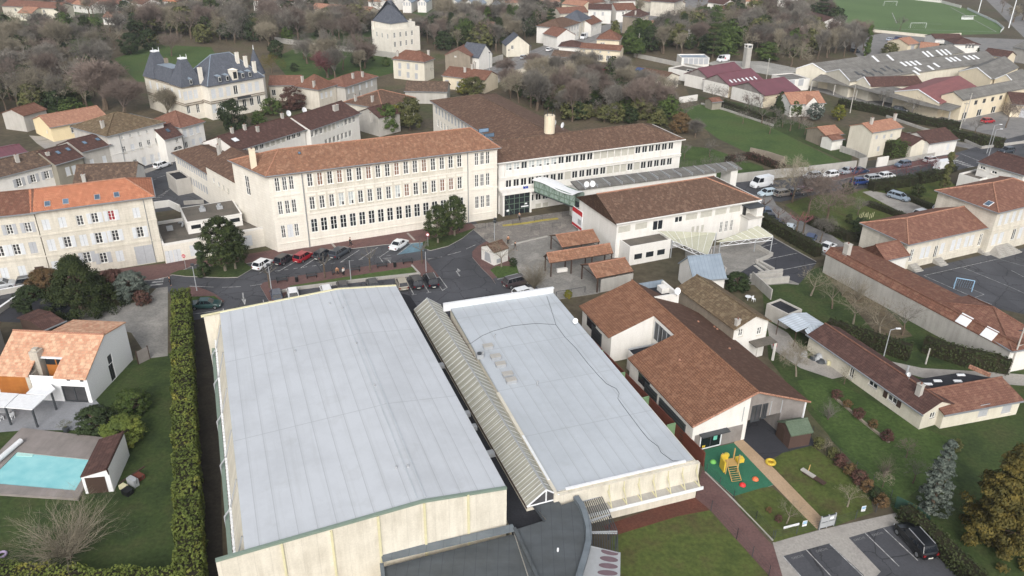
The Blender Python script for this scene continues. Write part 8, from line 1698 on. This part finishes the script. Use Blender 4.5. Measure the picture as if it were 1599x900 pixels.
r=thing('notice_board','white school notice with a red panel beside the porch','notice board',RW.wld((-.9,-.4,0)),RW.rz);b=MB();b.box(-.35,-.05,.9,.35,.05,3.0,WHITEM);b.build('board',r);b=MB();b.box(-.28,-.065,1.3,.28,-.052,1.7,REDP);b.box(-.28,-.065,2.5,.28,-.052,2.65,LGREY);b.build('panel',r)
b=MB();b.box(-.9,-.25,0,.9,.25,.6,WHITE);tag(b.build('white_block',None,P(s1(945,625),.07),.3),'white block bench under the middle tiled shelter','block');r=thing('court_rail','dark rail along the ramp below the tiled shelters','rail',P(s1(890,870),.06));b=MB();o=r.location
for p in(s1(892,868),s1(1030,838),s1(1160,820)):c=P(p,.06)-o;b.tube(c,c+Vector((0,0,1)),.04,.04,5,DGREY)
b.tube(P(s1(892,868),.06)-o+Vector((0,0,1)),P(s1(1160,820),.06)-o+Vector((0,0,1)),.04,.04,5,DGREY);b.build('rail',r)
def goal(p,q_,lb,h=2.44,d=1.5,m=WHITEM):
 a,c=P(p),P(q_);r=thing('goal',lb,'goal',a,math.atan2((c-a).y,(c-a).x),'goals');w=(c-a).length;b=MB();k=.07
 b.tube((0,0,0),(0,0,h),k,k,6,m);b.tube((w,0,0),(w,0,h),k,k,6,m);b.tube((0,0,h),(w,0,h),k,k,6,m);b.build('frame',r);b=MB()
 for x in(0,w):b.tube((x,0,h),(x,d,0),.03,.03,4,m)
 for i in range(9):b.tube((w*i/8,0,h),(w*i/8,d,0),.012,.012,3,m)
 b.tube((0,d,0),(w,d,0),.03,.03,4,m);b.build('net',r)
goal(q(0,3,888,178),q(0,3,985,178),'nearest white football goal');goal(q(0,3,724,38),q(0,3,803,38),'far white football goal');goal(q(1,3,1160,905),q(1,3,1272,925),'pale blue goal frame in the school yard',2.0,1.2,LBLUE)
for p,h,lb in(((1575,44),19,'tall floodlight mast at the right end of the football field'),((1527,22),17,'tall floodlight mast beyond the football field corner'),((1286,14),16,'tall floodlight mast left of the football field')):
 r=thing('floodlight_mast',lb,'floodlight',P(p),0,'floodlight masts');b=MB();b.tube((0,0,0),(0,0,h),.28,.16,8,WHITEM);b.build('mast',r);b=MB();b.box(-1.2,-.2,h,1.2,.2,h+.9,LGREY);b.build('lamp_head',r)
r=thing('dugout','small white team shelter at the right side of the football field','shelter',P(q(0,3,1250,125)));b=MB();b.slab([(-3,-1,2.2),(3,-1,2.2),(3,1,1.9),(-3,1,1.9)],.1,WHITEM);b.box(-3,.9,0,3,1,1.9,WHITEM);b.build('shell',r)
def wall(pts,h,w,m,lb,z=0,name='wall',top=None,cat='wall'):
 b=MB();band(b,pts,w,z,h,m,top);return tag(b.build(name),lb,cat)
wall([(1283,42),(1370,51),(1450,59),(1500,56)],1.2,.3,CREAM,'long cream wall along the near side of the football field');wall([(1500,13),(1470,5),(1400,-3),(1380,-5)],1.4,.3,WHITE,'white wall along the far side of the football field');wall([(1562,51),(1567,46),(1555,36),(1510,15)],1.0,.12,WHITEM,'white rail round the right end of the football field',name='rail',cat='rail')
wall(A(s4,(410,334),(600,312),(742,294)),2.2,.35,CONC,'long pale wall between the meadow and the street');wall(A(s4,(760,290),(815,282)),2.6,.35,CONC,'short pale wall piece beside the gate');wall(A(s4,(890,276),(965,264)),2.3,.3,WHITE,'white wall panel right of the gate');wall(A(s4,(968,264),(1200,222),(1300,200)),1.1,.3,CONC,'low wall along the red pavement');wall(A(s4,(-160,390),(20,370),(200,350),(405,334)),2.0,.35,CONC,'pale wall behind the white van');wall(A(s4,(635,165),(740,200),(815,236)),1.5,.25,CONC,'garden wall below the tall cream house')
wall([(430,66),(480,74),(560,83),(620,92),(640,96)],2.0,.4,CONC,'long pale wall across the mansion park');wall(A(f3,(0,580),(160,555)),1.8,.4,WHITE,'short white wall at the top of the meadow');wall(A(f3,(200,590),(300,615),(400,640),(840,785)),.5,.5,CONC,'pale kerb wall of the meadow path');wall(A(f2,(750,440),(800,452)),2.6,.3,RUBBLE,'rubble wall beside the lane gate')
wall(A(f2,(855,510),(1200,585),(1480,640)),1.6,.3,CONC,'grey wall along the lane');wall(A(f1,(1110,530),(1200,500)),2.0,.3,CONC,'grey wall beside the slate cottage');wall([(782,122),(830,112),(880,92)],1.6,.3,CREAM,'cream wall along the near side of the avenue');wall(A(s4,(0,200),(110,225),(240,268)),2.2,.4,RUBBLE,'old rubble wall below the meadow');wall([(1303,622),(1345,658),(1388,692)],.25,.3,RUBBLE,'low stone border in the orchard');wall(A(f4,(640,550),(900,640),(1140,700),(1300,770),(1599,730)),.7,.3,CONC,'low wall between the factory lane and the villas')
wall([q(1,0,962,405),q(1,0,1060,392),q(1,0,1128,425)],1.4,.35,WHITE,'white stepped retaining wall beside the service block roof');wall([q(1,0,1150,380),q(1,0,1275,372)],.8,.3,CONC,'low kerb wall at the foot of the street wing');r=thing('metal_gate','dark metal gate between pale wall pieces on the right hand street','gate',P(s4(818,282)));o=r.location;b=MB();c=P(s4(888,274))-o
for i in range(12):p=c*(i/11);b.tube(p,p+Vector((0,0,1.7)),.04,.04,4,DGREY)
b.tube((0,0,1.6),c+Vector((0,0,1.6)),.05,.05,4,DGREY);b.tube((0,0,.3),c+Vector((0,0,.3)),.05,.05,4,DGREY);b.build('bars',r)
def wire_fence(pts,h,lb,m=DGREY,step=2.2,mesh=None):
 w=[P(p)for p in pts];r=thing('wire_fence',lb,'fence',w[0]);o=w[0];b=MB()
 for a,c in zip(w,w[1:]):
  n=max(1,int((c-a).length/step))
  for i in range(n+1):
   p=a.lerp(c,i/n)-o;q_=MB();q_.tube(p,p+Vector((0,0,h)),.035,.035,5,m);q_.build('post',r)
  for z in[h*k/4 for k in range(1,5)]:b.tube(a-o+Vector((0,0,z)),c-o+Vector((0,0,z)),.012,.012,3,m)
 b.build('wires',r);return r
wire_fence([(1103,738),(1145,780),(1180,812),(1206,842)],1.2,'dark wire fence between the red path and the nursery lawn');wire_fence([(1209,842),(1277,828)],1.2,'dark wire fence left of the nursery gate');wire_fence([(1303,822),(1398,790)],1.2,'dark wire fence right of the nursery gate');wire_fence([(1268,680),(1310,715),(1390,780)],1.3,'dark wire fence behind the nursery shrubs')
wire_fence([(1110,798),(1150,842),(1200,900),(1240,950)],1.4,'dark wire fence along the worn lawn');wire_fence(A(f3,(390,640),(600,715),(840,790)),1.6,'concrete post fence of the meadow path',CONC,6)
wall([(1101,738),(1145,781),(1207,845)],.12,.12,CONC,'thin pale kerb beside the red path',name='kerb',cat='kerb')
a_,c_=P((1279,827)),P((1301,821));r=thing('nursery_gate','pale grey panelled gate of the nursery','gate',a_,math.atan2((c_-a_).y,(c_-a_).x));wd=(c_-a_).length;b=MB();b.box(0,-.03,.08,wd,.03,1.6,LGREY);b.build('panel',r);b=MB()
for x in(0,wd*.5,wd):b.box(x-.05,-.06,0,x+.05,.06,1.7,LGREY)
for z in(.1,.85,1.6):b.box(0,-.05,z-.03,wd,.05,z+.03,DGREY)
b.build('frame',r);b=MB();b.box(wd*.6,-.07,1.1,wd*.85,-.062,1.4,WHITEM);b.build('notice',r)
for p,lb in((q(3,3,222,608),'small white and blue sign left of the nursery gate'),(q(3,3,588,515),'small white and blue sign right of the nursery gate')):
 r=thing('fence_sign',lb,'sign',P(p),.25,'white and blue fence signs');b=MB();b.box(-.25,-.02,.45,.25,.02,1.15,WHITEM);b.build('panel',r);b=MB();b.box(-.2,-.03,.75,.2,-.021,1.1,LBLUE);b.build('picture',r)
r=thing('white_beam','white horizontal board on the fence left of the nursery gate','board',P(q(3,3,92,630)));c=P(q(3,3,188,605))-r.location;b=MB();band(b,[Vector((0,0,.55)),Vector((c.x,c.y,.55))],.08,.55,.8,WHITEM);b.build('board',r)
GG=m_flat('green_screen',(44,72,60),.8);wall([(1396,792),(1425,806),(1448,826)],1.5,.06,GG,'dark green screen fence beside the black car',name='screen_fence',cat='fence');tag(COL.objects['screen_fence'],'dark green screen fence beside the black car','fence')
for p,c,lb in(((1134.5,711),(208,200,92),'yellow half ball on the green play surface'),((1113.5,722),(112,182,92),'green half ball on the green play surface'),((1159.5,758),(206,52,52),'red half ball on the green play surface'),((1179.5,749),(222,112,72),'orange half ball on the green play surface')):
 b=MB();b.dome((0,0,0),.36,.32,m_flat('ball_%d'%c[1],c,.5),14,5);tag(b.build('half_ball',None,P(p,.05),smooth=True),lb,'play dome','coloured half balls of the playground')
r=thing('play_ring','bright yellow ring seat beside the sandy path','ring',P((1203,724),.03));b=MB();n=18
for i in range(n):a0,a1=2*math.pi*i/n,2*math.pi*(i+1)/n;b.tube((.45*math.cos(a0),.45*math.sin(a0),.2),(.45*math.cos(a1),.45*math.sin(a1),.2),.17,.17,8,YELP)
b.tube((0,0,.1),(0,0,.2),.38,.38,14,m_flat('amber_plastic',(176,140,40)),True);b.build('ring',r,smooth=True)
r=thing('climbing_frame','small wooden climbing frame with yellow panels and a net ramp','climbing frame',P((1141,738),.05),.2);WD=m_flat('pale_wood',(176,146,92),.8);b=MB()
for x in(-.7,.7):
 for y in(-.1,1.1):b.box(x-.06,y-.06,0,x+.06,y+.06,1.9 if x<0 else 2.4,WD)
b.build('post',r);b=MB();b.box(-.7,-.1,.95,.7,1.1,1.05,WD);b.build('platform',r);b=MB()
for x in(-.55,.55):b.tube((x,-.1,1.0),(x,-1.5,.05),.05,.05,5,WD)
for i in range(8):t=i/7;b.tube((-.55,-.1-1.4*t,1.0-.95*t),(.55,-.1-1.4*t,1.0-.95*t),.03,.03,4,WD)
b.build('net_ramp',r);b=MB();b.box(-.85,1.0,.9,.0,1.2,1.7,YELP);b.box(-.95,-.1,.2,-.78,1.0,1.6,YELP);b.box(.78,.3,.9,1.6,.9,1.4,YELP);b.build('yellow_panel',r)
r=thing('log_seesaw','long wooden log bench on the nursery lawn','play log',P((1269,748),.04),-.95);b=MB();b.box(-1.5,-.25,.3,.2,.25,.45,CONC);b.box(.2,-.28,.3,1.5,.28,.42,BROWNW);b.build('plank',r);b=MB();b.tube((-1.2,-.1,.15),(1.2,.1,.15),.15,.15,7,BROWNW,True);b.tube((-.9,.3,0),(-.9,.5,1.1),.06,.06,5,WD);b.build('log',r)
FADED=m_noise('faded_paint',[(150,150,150),(110,110,112)],3,8,.3)
for i,p in enumerate((q(3,3,186,780),q(3,3,337,737),q(3,3,572,667),q(3,3,685,637))):
 cu=bpy.data.curves.new('bay_text','FONT');cu.body='CRECHE';cu.size=.36;cu.align_x='CENTER';cu.align_y='CENTER';o=bpy.data.objects.new('bay_text',cu);COL.objects.link(o);dg=bpy.context.evaluated_depsgraph_get();me=bpy.data.meshes.new_from_object(o.evaluated_get(dg));bpy.data.objects.remove(o);me.materials.clear();me.materials.append(FADED)
 w=P(p,.1);a0,a1=P(q(3,3,150,790),.1),P(q(3,3,300,750),.1);o=link('bay_marking',me,None,w,math.atan2((a1-a0).y,(a1-a0).x));struct(o)
r=thing('pool_cover','white rolled pool cover at the left end of the pool','pool cover',P((34,692),.3));c=P((-24,742),.3)-P((34,692),.3);b=MB();b.tube((0,0,.35),(c.x,c.y,.35),.3,.3,10,WHITEM,True);b.build('roll',r)
r=thing('swim_ring','purple inflatable ring on the lawn at the left edge','swim ring',P((3,868),.03));b=MB();PU=m_flat('lilac_plastic',(176,160,190),.4)
for i in range(14):a0,a1=2*math.pi*i/14,2*math.pi*(i+1)/14;b.tube((.4*math.cos(a0),.4*math.sin(a0),.13),(.4*math.cos(a1),.4*math.sin(a1),.13),.13,.13,7,PU)
b.build('ring',r,smooth=True)
for k,(p,sx,sy,sz,m,lb)in enumerate(((t3(800,385),.5,.4,.6,BLACK,'black motor mower beside the pool house'),(t3(835,330),.6,.3,.9,LGREY,'grey board leaning by the pool house'),(t3(870,290),.5,.4,.5,REDFENCE,'rusty box beside the pool house'),(t3(775,355),.4,.3,.5,CREAMM,'pale bags stacked beside the pool house'),(t3(825,270),.1,1.6,.12,BROWNW,'old planks leaning at the pool house wall'))):
 r=thing('garden_clutter',lb,'clutter',P(p),-.5,'clutter beside the pool house');b=MB();b.box(-sx,-sy,0,sx,sy,sz,m);b.build('body',r);b=MB();b.tube((sx,0,sz*.5),(sx+.3,0,sz*1.6),.03,.03,5,DGREY);b.build('handle',r)
r=thing('plant_pot','dark round pot under the small olive tree','plant pot',P((104,674),.05));b=MB();b.tube((0,0,0),(0,0,.5),.28,.4,12,DGREY,True);b.build('pot',r)
r=thing('garden_table','grey garden table under the white terrace canopy','table',P(f6(40,845),.05));b=MB();b.box(-1,-.5,.7,1,.5,.75,LGREY);b.build('table_top',r)
for x in(-.9,.9):
 for y in(-.4,.4):b=MB();b.box(x-.04,y-.04,0,x+.04,y+.04,.7,LGREY);b.build('leg',r)
def chair(p,lb,rz,g_,z=0.0):
 r=thing('garden_chair',lb,'chair',P(p,z),rz,g_);b=MB();b.box(-.24,-.24,.42,.24,.24,.46,WHITEM);b.build('seat',r);b=MB();b.box(-.24,.2,.46,.24,.25,.9,WHITEM);b.build('backrest',r)
 for x in(-.2,.2):
  for y in(-.2,.2):b=MB();b.box(x-.025,y-.025,0,x+.025,y+.025,.42,WHITEM);b.build('leg',r)
chair(s3(578,845),'white plastic chair on the lawn behind the old house',.6,'white garden chairs');chair(f6(10,880),'white chair at the near left of the terrace table',2.6,'white garden chairs',.05);chair(f6(95,868),'white chair at the right of the terrace table',-2.0,'white garden chairs',.05)
r=thing('lawn_table','white plastic table beside the chair behind the old house','table',P(s3(525,835)));b=MB();b.tube((0,0,.66),(0,0,.7),.5,.5,14,WHITEM,True);b.build('table_top',r);b=MB();b.tube((0,0,0),(0,0,.66),.06,.06,6,WHITEM);b.build('leg',r)
r=thing('tarpaulin_pile','pile of grey tarpaulins and cans beside the farmhouse','pile',P(q(2,3,300,440)),-.7);b=MB();rn=random.Random(5)
for i in range(7):b.dome((rn.uniform(-1.6,1.6),rn.uniform(-.7,.7),0),rn.uniform(.4,.8),rn.uniform(.4,.9),(LGREY,DGREY)[i%2],8,3)
b.build('cover',r);
for x in(1.9,2.3):b=MB();b.tube((x,-.5,0),(x,-.5,.7),.22,.22,8,CREAMM,True);b.build('can',r)
for i in range(9):
 p=s4(772+i*12,640-(i%3)*6);b=MB();b.tube((0,0,0),(.1*math.sin(i),.05,1.1),.05,.04,5,CREAMM,True);tag(b.build('white_stake',None,P(p),0),'short white stake in the bed on the front lawn','stake','white stakes on the front lawn')
r=thing('house_gate','leaning wooden garden gate at the back corner of the modern house','gate',P(f6(1085,445)),1.0);b=MB();b.box(0,-.05,0,1.6,.05,1.9,GWOOD);b.build('panel',r);b=MB();b.box(-.1,-.08,0,0,.08,2.1,BROWNW);b.box(1.6,-.08,0,1.7,.08,2.1,BROWNW);b.build('post',r)
m=bpy.data.materials.new('haze_air');m.use_nodes=True;n=m.node_tree.nodes;n.remove(n['Principled BSDF']);v=n.new('ShaderNodeVolumePrincipled');m.node_tree.links.new(v.outputs[0],n['Material Output'].inputs['Volume'])
v.inputs['Color'].default_value=(.82,.86,.9,1);v.inputs['Density'].default_value=.0002;v.inputs['Anisotropy'].default_value=.2
b=MB();b.box(-2520,-420,-1,2520,4020,62,m);struct(b.build('haze',uv=False),'stuff')
